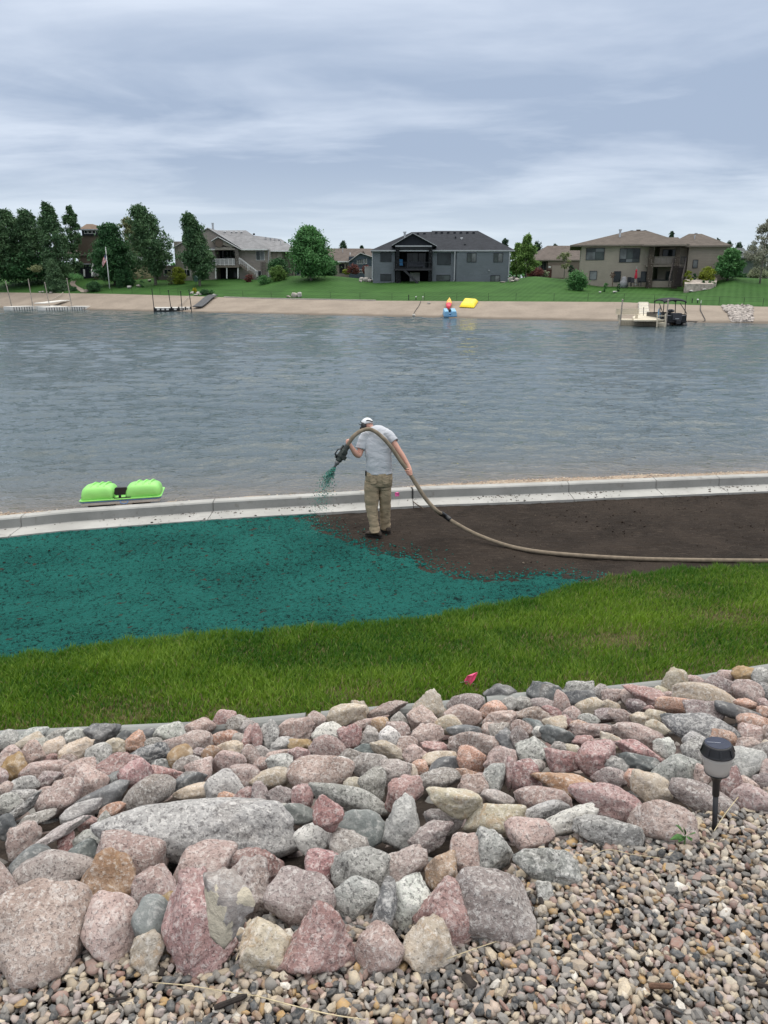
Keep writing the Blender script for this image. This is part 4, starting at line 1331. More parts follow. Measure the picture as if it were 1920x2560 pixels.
_lx_, _ly_ = np.cos(_la) * _lean, np.sin(_la) * _lean
_B = xyz(_x, _y, _z - .005)
_ox = np.stack([np.cos(_a) * _wd, np.sin(_a) * _wd, np.zeros(_n)], -1)
_mid = _B + np.stack([_lx_ * .35, _ly_ * .35, _hgt * .58], -1)
_tip = _B + np.stack([_lx_, _ly_, _hgt * (1 - .10 * _r.random(_n))], -1)
_V = np.stack([_B - _ox, _B + _ox, _mid + _ox * .85, _mid - _ox * .85, _tip], 1)
_i = (np.arange(_n) * 5)[:, None]
_F = np.concatenate([_i + np.array([[0, 1, 2]]), _i + np.array([[0, 2, 3]]), _i + np.array([[3, 2, 4]])])
_g = np.clip(0.42 + 0.75 * _p1 + 0.40 * _p2 + 0.33 * _r.normal(size=_n), -.3, 1.5)[:, None]
_c = np.array([[0.064, 0.142, 0.014]]) * (1 - _g) + np.array([[0.185, 0.280, 0.034]]) * _g
_dk = np.clip(1 - _edge / 0.35, 0, 1)[:, None] * .5
_c = _c * (1 - _dk) + np.array([[0.048, 0.135, 0.016]]) * _dk
_isd = (_r.random(_n) < 0.02 + 0.60 * _dead)[:, None]
_c = np.where(_isd, np.array([[0.26, 0.21, 0.11]]) * (0.6 + .6 * _r.random(_n))[:, None], _c)
tag(link('grass', fast_mesh('grass', _V.reshape(-1, 3), _F, [mat_blades()], np.repeat(_c, 5, axis=0))), 'strip of tufted green lawn grass between the edging and the mulch', 'grass', kind='stuff')

# clods on the raked soil, crumbs of dry straw
_r = np.random.default_rng(71); _n = 1500
_x = _r.uniform(-1.9, 7.6, _n); _y = L_(_x) + 0.05 + _r.random(_n) * (K_(_x) - L_(_x) - 0.05)
_sd = poly_sd(_x, _y, MULCH_POLY); _k = _sd < 0.02
_x, _y = _x[_k], _y[_k]; _n = len(_x)
_cl = np.clip(fbm(xyz(_x * 1.1, _y * 1.1), 3, seed=72) + .1, 0, 1)
_sz = (0.004 + 0.009 * _r.random(_n) ** 5) * (0.6 + 1.5 * _cl)
_c = np.where((_r.random(_n) < .018)[:, None], np.array([[.22, .18, .14]]), np.array([[.050, .036, .029]])) * (0.6 + .9 * _r.random(_n))[:, None]
_zz = ground(_x, _y) + 0.014 * fbm(xyz(_x * 0.8, _y * 0.8), 3, seed=5) + 0.014 * fbm(xyz(_x * 5, _y * 7), 4, 0.6, seed=6)
tag(link('soil_clods', scatter('soil_clods', xyz(_x, _y, _zz + .004), np.stack([_sz * 1.2, _sz, _sz * .75], -1), _c * .8, M_CRUMB, 73, tilt=.6)),
    'clods and crumbs lying on the raked brown soil', 'soil clods', kind='stuff')

# overspray: teal flecks thrown past the edge of the mulch, and soil crumbs showing on it
_r = np.random.default_rng(75); _n = 26000
_x = _r.uniform(-2.6, 3.6, _n); _y = _r.uniform(7.6, 12.3, _n); _sd = poly_sd(_x, _y, MULCH_POLY)
_k = (_sd < 0.10) & (_sd > -0.55) & (_r.random(_n) < np.exp(np.minimum(_sd, 0) / .13)) & (_y < K_(_x) + .05) & (_y > L_(_x) - .05)
_x, _y = _x[_k], _y[_k]; _n = len(_x)
_sz = 0.004 + 0.007 * _r.random(_n)
_c = np.array([[.010, .155, .135]]) * (.45 + .9 * _r.random(_n))[:, None]
_zz = ground(_x, _y) + 0.014 * fbm(xyz(_x * 0.8, _y * 0.8), 3, seed=5) + 0.014 * fbm(xyz(_x * 5, _y * 7), 4, 0.6, seed=6)
tag(link('mulch_flecks', scatter('mulch_flecks', xyz(_x, _y, _zz + .004), np.stack([_sz * 1.7, _sz, _sz * .6], -1), _c, M_CRUMB, 76, tilt=.4)), 'loose teal mulch flecks oversprayed onto the soil edge', 'mulch flecks', kind='stuff')
_n = 40; _x = _r.uniform(-6, 2.5, _n); _y = L_(_x) + .2 + _r.random(_n) * (K_(_x) - L_(_x) - .3); _k = poly_sd(_x, _y, MULCH_POLY) > .1; _x, _y = _x[_k], _y[_k]; _n = len(_x)
_sz = 0.005 + 0.012 * _r.random(_n) ** 3
tag(link('soil_lumps', scatter('soil_lumps', xyz(_x, _y, ground(_x, _y) + .022), np.stack([_sz * 1.4, _sz, _sz * .7], -1), np.array([[.022, .022, .019]]) * (.6 + .8 * _r.random(_n))[:, None], M_CRUMB, 78, tilt=.4)), 'dark soil lumps showing through the teal mulch', 'soil lumps', kind='stuff')

# ================================================================== PATH LIGHT
M_BLK = pm('black_plastic', (0.012, 0.012, 0.014), 0.38, 0.2, 20.0, 0.1, 80.0, 0.001, 0.5)
M_SOLAR = pm('solar_cell', (0.016, 0.020, 0.040), 0.18, 0.15, 30.0, 0, spec=0.6)
M_WIRE = pm('steel_wire', (0.45, 0.45, 0.46), 0.4, 0.1, 20.0, spec=0.5, metal=0.6)


def mat_frost():
    m, nt, b, out = nmat('frosted_plastic')
    pos = npos(nt)
    nt.links.new(nmix(nt, nmap(nt, nnoise(nt, pos, 18.0, 4.0), .3, .7), (0.80, 0.77, 0.74), (0.86, 0.83, 0.80)), b.inputs['Base Color'])
    setp(b, 0.45, 0.35)
    tr = nt.nodes.new('ShaderNodeBsdfTranslucent'); tr.inputs[0].default_value = (0.72, 0.69, 0.66, 1)
    mx = nt.nodes.new('ShaderNodeMixShader'); mx.inputs[0].default_value = 0.6
    nt.links.new(b.outputs[0], mx.inputs[1]); nt.links.new(tr.outputs[0], mx.inputs[2]); nt.links.new(mx.outputs[0], out.inputs[0])
    return m


lb = hit(1786, 2071)
ls = mpp(1786, 2000, lb.y)
lt = thing('path_light', 'black solar path light with frosted cup staked at the gravel edge', 'path light', lb)
ld = Vector((-0.060, 0.075, 1)).normalized()
ph = lambda y: (1890 - y) / 8.19 * ls / 0.80
R = lambda p: p * ls
MB().lathe(lb, [(R(2), -0.10), (R(6.0), -0.02), (R(6.6), ph(1270))], 14, ld).build('stake', M_BLK, lt, smooth=True)
mb = MB().lathe(lb, [(R(8.0), ph(1275)), (R(8.6), ph(1268)), (R(8.8), ph(1050)), (R(10), ph(1010)), (R(14), ph(940)), (R(21), ph(885)), (R(28.5), ph(858)), (R(29.5), ph(838)), (R(28), ph(836))], 28, ld)
mb.build('socket', M_BLK, lt, smooth=True)
MB().lathe(lb, [(R(26.5), ph(846)), (R(28.2), ph(838)), (R(31.5), ph(720)), (R(35), ph(590)), (R(37), ph(505)), (R(36), ph(503)), (R(33), ph(590)), (R(29), ph(740)), (R(25), ph(835))], 36, ld).build('frosted_cup', mat_frost(), lt, smooth=True)
cap = MB().lathe(lb, [(R(37), ph(512)), (R(39.5), ph(508)), (R(40), ph(490)), (R(38.5), ph(468)), (R(33), ph(345)), (R(31.5), ph(332)), (R(29.5), ph(328))], 40, ld).build('cap', M_BLK, lt, smooth=False)
la_, lb_, _ = frame_of(ld)
m8 = MB()
for k in range(8):
    t = 2 * math.pi * k / 8 + 0.2
    o_ = la_ * math.cos(t) + lb_ * math.sin(t); sd_ = -la_ * math.sin(t) + lb_ * math.cos(t)
    m8.obox(lb + ld * ph(415) + o_ * R(37), sd_ * R(2.2), o_ * R(1.2), (ld * R(8.5) - o_ * R(3.0)))
m8.build('cap_rib', M_BLK, cap)
MB().lathe(lb, [(R(29.5), ph(330)), (R(29.5), ph(322)), (0.0005, ph(321))], 36, ld).build('solar_panel', M_SOLAR, cap)
MB().obox(lb + ld * ph(320.0), Vector((R(26), -R(3), 0)), Vector((R(.0), R(.45), 0)), ld * 0.0004).build('cell_line', pm('cell_line', (.4, .42, .48), .4), cap)

# ================================================================== MARKING FLAGS
M_PINK = pm('pink_vinyl', (0.86, 0.11, 0.25), 0.5, 0.08, 10.0, spec=0.4)
M_PINK2 = pm('pink_tape', (0.85, 0.15, 0.40), 0.5, 0.08, 10.0, spec=0.4)


def pxpoly(pts, Y): return [P(a, b, Y) for a, b in pts]


fb = hit(1160, 1722)
ft = thing('marking_flag', 'bright pink marking flag leaning over in the grass by the edging', 'marking flag', fb)
Yf = fb.y + 0.05
q = pxpoly([(1163, 1710), (1161, 1707), (1168, 1688), (1180, 1684), (1194, 1682), (1195, 1687), (1186, 1696), (1172, 1713)], Yf)
q = [p + Vector((0, 0.03 * math.sin(i * 1.7), 0)) for i, p in enumerate(q)]
MB().prism(q, (0, .0015, 0)).build('flag', M_PINK, ft)
MB().tube([fb + Vector((0.13, 0.05, -.01)), P(1200, 1716, Yf), P(1170, 1703, Yf - .004), P(1151, 1706, Yf)], 0.0015, 5).build('wire_stake', M_WIRE, ft)
kb = on_z(993, 1268, 0.05)
f2 = thing('marking_flag', 'small pink square flag standing on wire at the kerb beside the man', 'marking flag', kb)
Y2 = kb.y + .02
MB().prism([p + Vector((0, .01 * math.sin(i * 2.1), 0)) for i, p in enumerate(pxpoly([(987, 1232), (993, 1231), (998, 1231.5), (998.5, 1240), (994, 1241.5), (988, 1241)], Y2))], (0, .0015, 0)).build('flag', M_PINK2, f2)
MB().tube([kb + Vector((0.0, 0, -.03)), P(998, 1252, Y2), P(998.3, 1231, Y2)], 0.0014, 5).build('wire_stake', M_WIRE, f2)

# expansion joint strip with a stick, beside the hose
M_STICK = pm('dry_stick', (0.10, 0.075, 0.055), 0.8, 0.3, 30.0, 0.5, 90.0, 0.003)
jb = on_z(1033, 1257, 0.05)
MB().rings([[p + Vector(d) for d in ((-.012, 0, 0), (.012, 0, 0), (.012, .008, 0), (-.012, .008, 0))] for p in
            [Vector((jb.x, float(K_(jb.x)) + .402, .045)), Vector((jb.x, float(K_(jb.x)) + .428, .18)), Vector((jb.x, float(K_(jb.x)) + .448, .203)), Vector((jb.x - .02, float(K_(jb.x)) + .56, .206))]]).build('joint_strip', pm('joint_filler', (.02, .02, .02), .8), kerb)
st = MB().tube([on_z(1032, 1253, .06), on_z(1043, 1262, .075), on_z(1056, 1270, .03), on_z(1060, 1273, .02)], [0.008, 0.010, 0.011, 0.006], 6).tube([on_z(1043, 1262, .075), on_z(1050, 1264, .10)], [.006, .003], 5).build('stick', M_STICK)
tag(st, 'dark forked stick lying across the kerb ledge below the joint', 'stick')

# ================================================================== MAN WITH THE HOSE
YM = 10.62
c4 = lambda cx, cy, dy=0.0: P(760 + cx / 4.608, 1020 + cy / 4.608, YM + dy)
SM = mpp(945, 1200, YM) / 4.608          # metres per pixel of the enlarged crop
M_SKIN = pm('skin', (0.62, 0.34, 0.26), 0.5, 0.10, 25.0, 0.15, 120.0, 0.001, 0.35)
man_base = Vector((c4(850, 1440).x, YM, gnd(c4(850, 1440).x, YM)))
man = thing('person', 'person in grey T-shirt, khaki trousers and white cap seen from behind, hosing mulch', 'person', man_base)


def cloth_mat(name, col, var, wsc, bst, extra=None):
    m, nt, b, out = nmat(name)
    pos = npos(nt)
    n1 = nnoise(nt, pos, 5.0, 5.0, 0.6, 0.6); n2 = nnoise(nt, pos, 260.0, 2.0, 0.5)
    c = nmix(nt, nmap(nt, n1, 0.3, 0.7), tuple(x * (1 - var) for x in col), tuple(x * (1 + var) for x in col))
    if extra: c = nmix(nt, nmath(nt, 'MULTIPLY', nmap(nt, nnoise(nt, pos, 9.0, 5.0, .7, .5), .56, .72), .5), c, extra)
    nt.links.new(c, b.inputs['Base Color']); setp(b, 0.9, 0.1)
    w = nnoise(nt, nscale(nt, pos, (1, 1, 1.9), (0, .4, 0)), wsc, 3.0, 0.5, 1.4)
    nt.links.new(nbump(nt, nmath(nt, 'ADD', w, nmath(nt, 'MULTIPLY', n2, .04)), bst, 0.03), b.inputs['Normal'])
    return m


M_SHIRT = cloth_mat('grey_jersey', (0.50, 0.515, 0.55), 0.06, 6.5, 0.5)
M_KHAKI = cloth_mat('khaki_cotton', (0.36, 0.285, 0.195), 0.12, 10.0, 0.6, (0.13, 0.10, 0.07))
M_BOOT = pm('worn_boot', (0.050, 0.038, 0.030), 0.75, 0.3, 20.0, 0.4, 60.0, 0.004, 0.25, 0.4, (0.11, 0.085, 0.06))
M_SOLE = pm('boot_sole', (0.018, 0.016, 0.015), 0.8, 0.2, 20.0)
M_CAPW = pm('white_cap', (0.72, 0.73, 0.75), 0.8, 0.06, 20.0)


def skin_mesh(name, verts, edges, mat, parent, root=0, sub=2):
    """one continuous surface grown round a skeleton; verts (point, radius)"""
    me = bpy.data.meshes.new(name)
    me.from_pydata([tuple(p - WLOC[parent]) for p, _ in verts], edges, [])
    o = bpy.data.objects.new(name, me); COL.objects.link(o)
    sk = o.modifiers.new('skin', 'SKIN'); sk.use_smooth_shade = True
    for i, (_, r) in enumerate(verts):
        rr = r if isinstance(r, tuple) else (r, r)
        me.skin_vertices[0].data[i].radius = rr
        me.skin_vertices[0].data[i].use_root = (i == root)
    ss = o.modifiers.new('sub', 'SUBSURF'); ss.levels = sub; ss.render_levels = sub
    dg = bpy.context.evaluated_depsgraph_get(); dg.update()
    m2 = bpy.data.meshes.new_from_object(o.evaluated_get(dg))
    bpy.data.objects.remove(o)
    m2.name = name
    m2.materials.clear(); m2.materials.append(mat)
    m2.polygons.foreach_set('use_smooth', np.full(len(m2.polygons), True))
    return link(name, m2, parent)


k_ = SM
SV, SE = [], []


def sv(p, r, prev=None):
    SV.append((p, r)); i = len(SV) - 1
    if prev is not None: SE.append((prev, i))
    return i


pelvis = sv(c4(862, 790, .02), .115)
waist = sv(c4(862, 680, .02), .115, pelvis)
chest = sv(c4(850, 470, .07), .110, waist)
upper = sv(c4(830, 345, .125), .080, chest)
neck = sv(c4(792, 262, .20), .055, upper)
nk2 = sv(c4(765, 235, .21), .058, neck)
head = sv(c4(738, 205, .235), .083, nk2)
crown = sv(c4(722, 178, .26), .074, head)
chin = sv(c4(712, 235, .315), .042, head)
# left arm, bent, the hand lifted to the hose
lsh = sv(c4(700, 325, .10), .062, upper)
lel0 = sv(c4(655, 470, .03), .053, lsh)
lel = sv(c4(632, 560, -.02), .047, lel0)
lfa = sv(c4(585, 515, -.07), .044, lel)
lwr = sv(c4(545, 448, -.10), .030, lfa)
lpa = sv(c4(522, 408, -.105), .036, lwr)
# right arm, straight down to the hose
rsh = sv(c4(965, 320, .08), .064, upper)
rua = sv(c4(1035, 400, .03), .052, rsh)
rel = sv(c4(1092, 490, -.01), .045, rua)
rfa = sv(c4(1140, 560, -.03), .043, rel)
rwr = sv(c4(1198, 655, -.075), .030, rfa)
rpa = sv(c4(1226, 715, -.105), .036, rwr)
# legs inside the trousers
for sx, pts in ((-1, [((795, 870), .0, .085), ((780, 1110), -.03, .062), ((800, 1270), -.06, .048), ((822, 1410), -.10, .042)]), (1, [((930, 870), .02, .085), ((934, 1100), .06, .062), ((934, 1250), .10, .048), ((940, 1372), .13, .042)])):
    pv = pelvis
    for (xy, dy, r) in pts: pv = sv(c4(*xy, dy), r, pv)
# fingers close round the hose: chains rooted inside the palms
def fingers(palm, along, across, toward, n=4, ln=1.0):
    """along: the hose direction; across: the way the fingers wrap; toward: out of the palm"""
    a, b, t = Vector(along).normalized(), Vector(across).normalized(), Vector(toward).normalized()
    pc = SV[palm][0]
    for k in range(n):
        o = a * (-.030 + .021 * k)
        L = (0.9, 1.05, 1.0, .82)[k] * ln
        p0 = pc + o * .8 + t * .012
        q1 = sv(p0 + b * .020 * L + t * .016, .0105, palm)
        q2 = sv(p0 + b * .046 * L + t * .010, .0098, q1)
        q3 = sv(p0 + b * .060 * L - t * .016, .0090, q2)
        sv(p0 + b * .052 * L - t * .036, .0080, q3)
    th = sv(pc - a * .040 - b * .010, .0125, palm)
    t2 = sv(pc - a * .052 + b * .018 - t * .018, .0110, th)
    sv(pc - a * .046 + b * .036 - t * .034, .0095, t2)


hd_l = (c4(600, 300, -.1) - c4(490, 450, -.1)).normalized()
hd_r = (c4(1290, 880, -.1) - c4(1180, 690, -.1)).normalized()
fingers(lpa, hd_l, Vector((-.55, 0, .75)), Vector((0, -1, .1)), 4)
hose_c = c4(1207, 738, -.125)
for k in range(4):
    hk = hose_c + hd_r * (.040 - .023 * k)
    q1 = sv(hk + Vector((.026, -.026, .004)), .0115, rpa)
    q2 = sv(hk + Vector((-.004, -.042, .002)), .0110, q1)
    q3 = sv(hk + Vector((-.034, -.022, 0)), .0100, q2)
    sv(hk + Vector((-.038, .006, 0)), .0085, q3)
th_ = sv(hose_c + hd_r * -.055 + Vector((.030, .0, 0)), .0125, rpa)
sv(hose_c + hd_r * -.062 + Vector((-.004, -.036, 0)), .0105, th_)
skin_mesh('body', SV, SE, M_SKIN, man, root=pelvis, sub=1)


def cloth_loft(rows, n=28, sub=5, amp=0.010, seed=1, sq=2.4):
    """garment through rows (centre, half width, half depth[, axis])"""
    cs = catmull([r[0] for r in rows], sub); ws = catmull([(r[1], r[2], 0) for r in rows], sub)
    rr = []
    m = len(cs)
    for i in range(m):
        c = Vector(cs[i]); d = (Vector(cs[min(i + 1, m - 1)]) - Vector(cs[max(i - 1, 0)])).normalized()
        x = Vector((1, 0, 0)); x = (x - d * x.dot(d)).normalized(); y = d.cross(x)
        ring = []
        for k in range(n):
            t = 2 * math.pi * k / n
            ct, s_ = math.cos(t), math.sin(t)
            e = 2 / sq
            px_ = math.copysign(abs(ct) ** e, ct) * ws[i][0]; py_ = math.copysign(abs(s_) ** e, s_) * ws[i][1]
            ring.append(c + x * px_ + y * py_)
        rr.append(ring)
    flat = np.array([tuple(p) for r in rr for p in r])
    cen = np.repeat(np.array(cs), n, axis=0)
    nrm = flat - cen; nrm /= np.linalg.norm(nrm, axis=1)[:, None] + 1e-9
    w = fbm(flat * np.array([9, 9, 17]) + seed, 3, 0.55, seed=seed) * amp + amp * .8 * (1 - np.abs(vnoise(flat * np.array([7, 7, 22]) + seed * 3.1, seed + 3)) * 2)
    flat = flat + nrm * w[:, None]
    return [[tuple(flat[i * n + k]) for k in range(n)] for i in range(m)]


W = lambda px_: px_ * SM
mb = MB()
mb.rings(cloth_loft([(c4(863, 748, .01), W(150), .125), (c4(863, 690, .01), W(147), .122), (c4(862, 600, .02), W(147), .122), (c4(856, 500, .04), W(153), .122),
                     (c4(848, 420, .07), W(160), .118), (c4(838, 345, .10), W(163), .105), (c4(818, 295, .122), W(152), .088), (c4(806, 266, .14), W(122), .075), (c4(792, 246, .165), W(72), .066)], 36, 5, .007, 3), closed=False)
mb.rings(cloth_loft([(c4(745, 305, .11), W(62), .075), (c4(702, 345, .09), W(63), .078), (c4(672, 405, .055), W(60), .075), (c4(652, 474, .025), W(60), .072)], 24, 5, .006, 5), closed=False)
mb.rings(cloth_loft([(c4(930, 295, .10), W(60), .075), (c4(975, 318, .085), W(58), .078), (c4(1010, 352, .06), W(52), .072), (c4(1042, 392, .03), W(48), .066)], 24, 5, .006, 7), closed=False)
sh_o = mb.build('shirt', M_SHIRT, man, smooth=True)
sol = sh_o.modifiers.new('cloth', 'SOLIDIFY'); sol.thickness = 0.006; sol.offset = -1
mb = MB()
mb.rings(cloth_loft([(c4(862, 722, .015), W(148), .118), (c4(862, 770, .01), W(154), .128), (c4(862, 830, .01), W(156), .130), (c4(862, 890, .012), W(150), .118)], 36, 4, .006, 11), closed=False)
mb.rings(cloth_loft([(c4(792, 850, .005), W(86), .105), (c4(783, 920, -.005), W(84), .100), (c4(779, 1020, -.02), W(81), .094), (c4(777, 1120, -.03), W(74), .086), (c4(788, 1220, -.05), W(62), .080),
                     (c4(802, 1310, -.075), W(54), .076), (c4(814, 1380, -.09), W(58), .080), (c4(820, 1432, -.10), W(56), .084)], 28, 6, .010, 13), closed=False)
mb.rings(cloth_loft([(c4(931, 850, .02), W(80), .105), (c4(933, 920, .03), W(72), .100), (c4(934, 1020, .045), W(66), .092), (c4(934, 1120, .065), W(63), .084), (c4(933, 1220, .09), W(58), .078),
                     (c4(935, 1290, .11), W(62), .078), (c4(938, 1340, .12), W(60), .080), (c4(939, 1382, .13), W(50), .078)], 28, 6, .010, 17), closed=False)
tr_o = mb.build('trousers', M_KHAKI, man, smooth=True)
sol = tr_o.modifiers.new('cloth', 'SOLIDIFY'); sol.thickness = 0.005; sol.offset = -1
# back pockets, belt, phone pouch
pk = MB()
for (xa, ya, xb, yb) in ((765, 790, 835, 880), (905, 790, 975, 880)):
    a_, b_, c_, d_ = c4(xa, ya, -.13), c4(xb, ya, -.13), c4(xb, yb - 10, -.135), c4((xa + xb) / 2, yb, -.138)
    e_ = c4(xa, yb - 10, -.135)
    pk.prism([a_, b_, c_, d_, e_], (0, .012, 0))
pk.build('back_pocket', M_KHAKI, tr_o)
MB().obox(c4(712, 748, -.03), (.010, 0, 0), (0, .035, 0), (0, 0, .034)).build('belt_clip', M_BLK, man, bevel=.004)


def boot(cx, cy, dy, ang, name='boot'):
    gx = c4(cx, cy, dy); z0 = gnd(gx.x, gx.y) + 0.012
    c = Vector((gx.x, gx.y, z0))
    f = Vector((math.cos(ang), math.sin(ang), 0)); s = Vector((-f.y, f.x, 0))
    rr = []
    for (t, w, h) in ((-.11, .028, .05), (-.10, .038, .09), (-.06, .042, .12), (0, .042, .115), (.05, .044, .085), (.09, .044, .068), (.125, .036, .056), (.145, .018, .035)):
        ring = []
        for k in range(14):
            a = 2 * math.pi * k / 14
            ring.append(c + f * t + s * math.cos(a) * w + Vector((0, 0, .017 + (h - .02) * (.5 + .5 * math.sin(a)))))
        rr.append(ring)
    o = MB().rings(rr).build(name, M_BOOT, man, smooth=True)
    rr = []
    for t, w in ((-.115, .028), (-.09, .041), (-.02, .041), (.05, .047), (.10, .046), (.135, .034), (.152, .014)):
        rr.append([c + f * t + s * w + Vector((0, 0, .0)), c + f * t + s * w + Vector((0, 0, .020)), c + f * t - s * w + Vector((0, 0, .020)), c + f * t - s * w + Vector((0, 0, 0))])
    MB().rings(rr).build('sole', M_SOLE, o)


boot(812, 1452, -.10, rad(152)); boot(936, 1394, .13, rad(120))
# cap, strap, brim; ear defenders
hc = c4(728, 190, .25)
up_h = Vector((-.22, .42, .88)).normalized(); fw_h = Vector((-.45, .80, -.30)); fw_h = (fw_h - up_h * fw_h.dot(up_h)).normalized(); sd_h = up_h.cross(fw_h)
cm = MB(); rr = []
for ph_ in np.linspace(-0.12, math.pi / 2 - .05, 9):
    rr.append([hc + fw_h * math.cos(ph_) * .104 * math.cos(t) + sd_h * math.cos(ph_) * .090 * math.sin(t) + up_h * (.006 + .092 * math.sin(ph_)) for t in np.linspace(0, 2 * math.pi, 25)[:-1]])
cap_o = cm.rings(rr).build('cap', M_CAPW, man, smooth=True)
bp = []
for t in np.linspace(-1.15, 1.15, 11): bp.append(hc + fw_h * (.085 + .085 * math.cos(t)) + sd_h * .082 * math.sin(t) + up_h * (-.012))
MB().prism(bp, up_h * .006).build('brim', M_CAPW, cap_o)
MB().tube([hc + fw_h * .1045 * math.cos(t) + sd_h * .091 * math.sin(t) + up_h * (.020 + .012 * math.sin(3 * t)) for t in np.linspace(math.pi - .55, math.pi + .55, 7)], .009, 6).build('cap_strap', M_BLK, cap_o)
ec = c4(684, 205, .19)
em = MB().ellip(ec, sd_h * .030 + fw_h * .004, fw_h * .042, up_h * .048, 16, 10, .7).ellip(c4(660, 232, .20), sd_h * .02, fw_h * .030, up_h * .026, 12, 8)
em.tube([c4(690, 175, .20), c4(660, 168, .21), c4(648, 148, .21)], [.010, .007, .004], 6).tube([c4(672, 190, .20), c4(648, 192, .21), c4(628, 180, .21)], [.010, .007, .004], 6)
em.build('ear_defender', M_BLK, man, smooth=True)
MB().tube([ec + up_h * .03, hc + sd_h * -.0 + up_h * .115, hc * 2 - ec + up_h * .02], .008, 6)
MB().ellip(c4(752, 214, .175), (.010, 0, 0), (0, .012, 0), (0, 0, .022), 8, 6).build('ear', M_SKIN, man, smooth=True)

# ---- hose
M_HOSE = pm('canvas_hose', (0.215, 0.175, 0.130), 0.85, 0.18, 14.0, 0.5, 140.0, 0.004, 0.15, 0.35, (0.11, 0.09, 0.07))
hp = [c4(478, 470, -.10), c4(505, 425, -.115), c4(535, 375, -.12), c4(580, 318, -.10), c4(650, 268, -.04), c4(740, 243, .00), c4(822, 272, -.035), c4(910, 345, -.075), c4(990, 432, -.095), c4(1062, 535, -.11),
      c4(1120, 620, -.115), c4(1205, 735, -.125), c4(1300, 890, -.17), c4(1410, 1055, -.22), c4(1530, 1185, -.30)]
gp = [(1110, 1288, .33), (1135, 1306, .24), (1191, 1336, .11), (1261, 1362, .035), (1330, 1377, .028), (1423, 1387, .026), (1568, 1396, .026), (1712, 1400, .026), (1920, 1402, .026), (2250, 1402, .026)]
for (a, b, h) in gp:
    hp.append(hit(a, b, h))
path = [Vector(p) for p in catmull(hp, 8)]
hose_base = Vector((path[-40].x, path[-40].y, gnd(path[-40].x, path[-40].y)))
hose = thing('hose', 'thick tan canvas hose draped over the shoulder and trailing across the soil', 'hose', hose_base)
MB().tube(path, 0.0285, 14).build('hose_sleeve', M_HOSE, hose, smooth=True)
cp_i = [i for i, p in enumerate(path)]
pa, pb = hit(1099, 1276, .37), hit(1127, 1301, .26)
seg = [p for p in path if pa.x - .01 <= p.x <= pb.x + .01 and p.z < .9]
if len(seg) < 3: seg = [pa, (pa + pb) / 2, pb]
MB().tube(seg, 0.036, 14).build('coupling', M_BLK, hose, smooth=True)

# ---- spray gun
M_GUN = pm('grubby_gun', (0.030, 0.036, 0.032), 0.6, 0.3, 30.0, 0.4, 80.0, 0.003, 0.4, 0.3, (0.06, 0.09, 0.075))
M_GUNM = pm('gun_metal', (0.14, 0.14, 0.14), 0.45, 0.25, 30.0, spec=0.5, metal=0.5)
g0, g1 = c4(500, 440, -.11), c4(345, 690, -.20)
gd = (g1 - g0).normalized(); gl = (g1 - g0).length
ga, gb, _ = frame_of(gd)
gun = thing('spray_gun', 'black spray gun on the hose end in the lifted hand', 'spray gun', g0)
MB().lathe(g0, [(.036, -.02), (.040, 0), (.040, gl * .18), (.056, gl * .22), (.058, gl * .50), (.046, gl * .58), (.046, gl * .66), (.034, gl * .70)], 12, gd).build('valve_body', M_GUN, gun)
hs = MB()
for t, o1, o2, w in ((.12, .05, .02, .030), (.26, -.055, .02, .034), (.36, .058, -.01, .038), (.46, -.05, -.03, .030), (.55, .045, .03, .030)):
    hs.obox(g0 + gd * gl * t + ga * o1 + gb * o2, gd * w, ga * .020, gb * .026)
hs.build('clamp', M_GUN, gun, bevel=.005)
MB().tube([g0 + gd * gl * .2 + gb * .05, g0 + gd * gl * .3 + gb * .10, g0 + gd * gl * .52 + gb * .10, g0 + gd * gl * .60 + gb * .04], .010, 8).build('handle', M_BLK, gun, smooth=True)
MB().lathe(g0, [(.034, gl * .69), (.034, gl * .80), (.024, gl * .83), (.018, gl * .90), (.017, gl * .985), (.011, gl * .985), (.010, gl * .92)], 14, gd).build('nozzle', M_GUNM, gun, smooth=True)

# ---- the flying mulch
M_DROP = mat_stone_stuff('flying_mulch', 0.6, 60.0)
_r = np.random.default_rng(81); _n = 2600
_t = _r.random(_n) ** 1.9
_spread = 0.012 + 0.15 * _t
_st = c4(350, 690, -.20); gvec = Vector((-.62, .02, -1.25))
pts, szs, cols = [], [], []
for i in range(_n):
    t = float(_t[i]) * 1.0
    s_ = 0.010 + 0.20 * t
    p = _st + Vector((-.30 * t - .03 * t * t, -.10 * t, -.33 * t - .62 * t * t))
    p = p + Vector((_r.normal() * s_ * .55, _r.normal() * s_ * .8, _r.normal() * s_ * .40))
    if p.z < 0.03: continue
    pts.append(tuple(p)); szs.append((0.0032 + .0072 * _r.random() ** 3) * (1 - .5 * t))
    cols.append(np.array((.020, .26, .205)) * (0.55 + .9 * _r.random()) if _r.random() < .75 else np.array((.012, .06, .05)))
szs = np.array(szs)
tag(link('spray', scatter('spray', np.array(pts), np.stack([szs * 1.5, szs, szs * .8], -1), np.array(cols), M_DROP, 83)), 'teal flecks of wet mulch flying from the spray gun', 'mulch spray', kind='stuff')

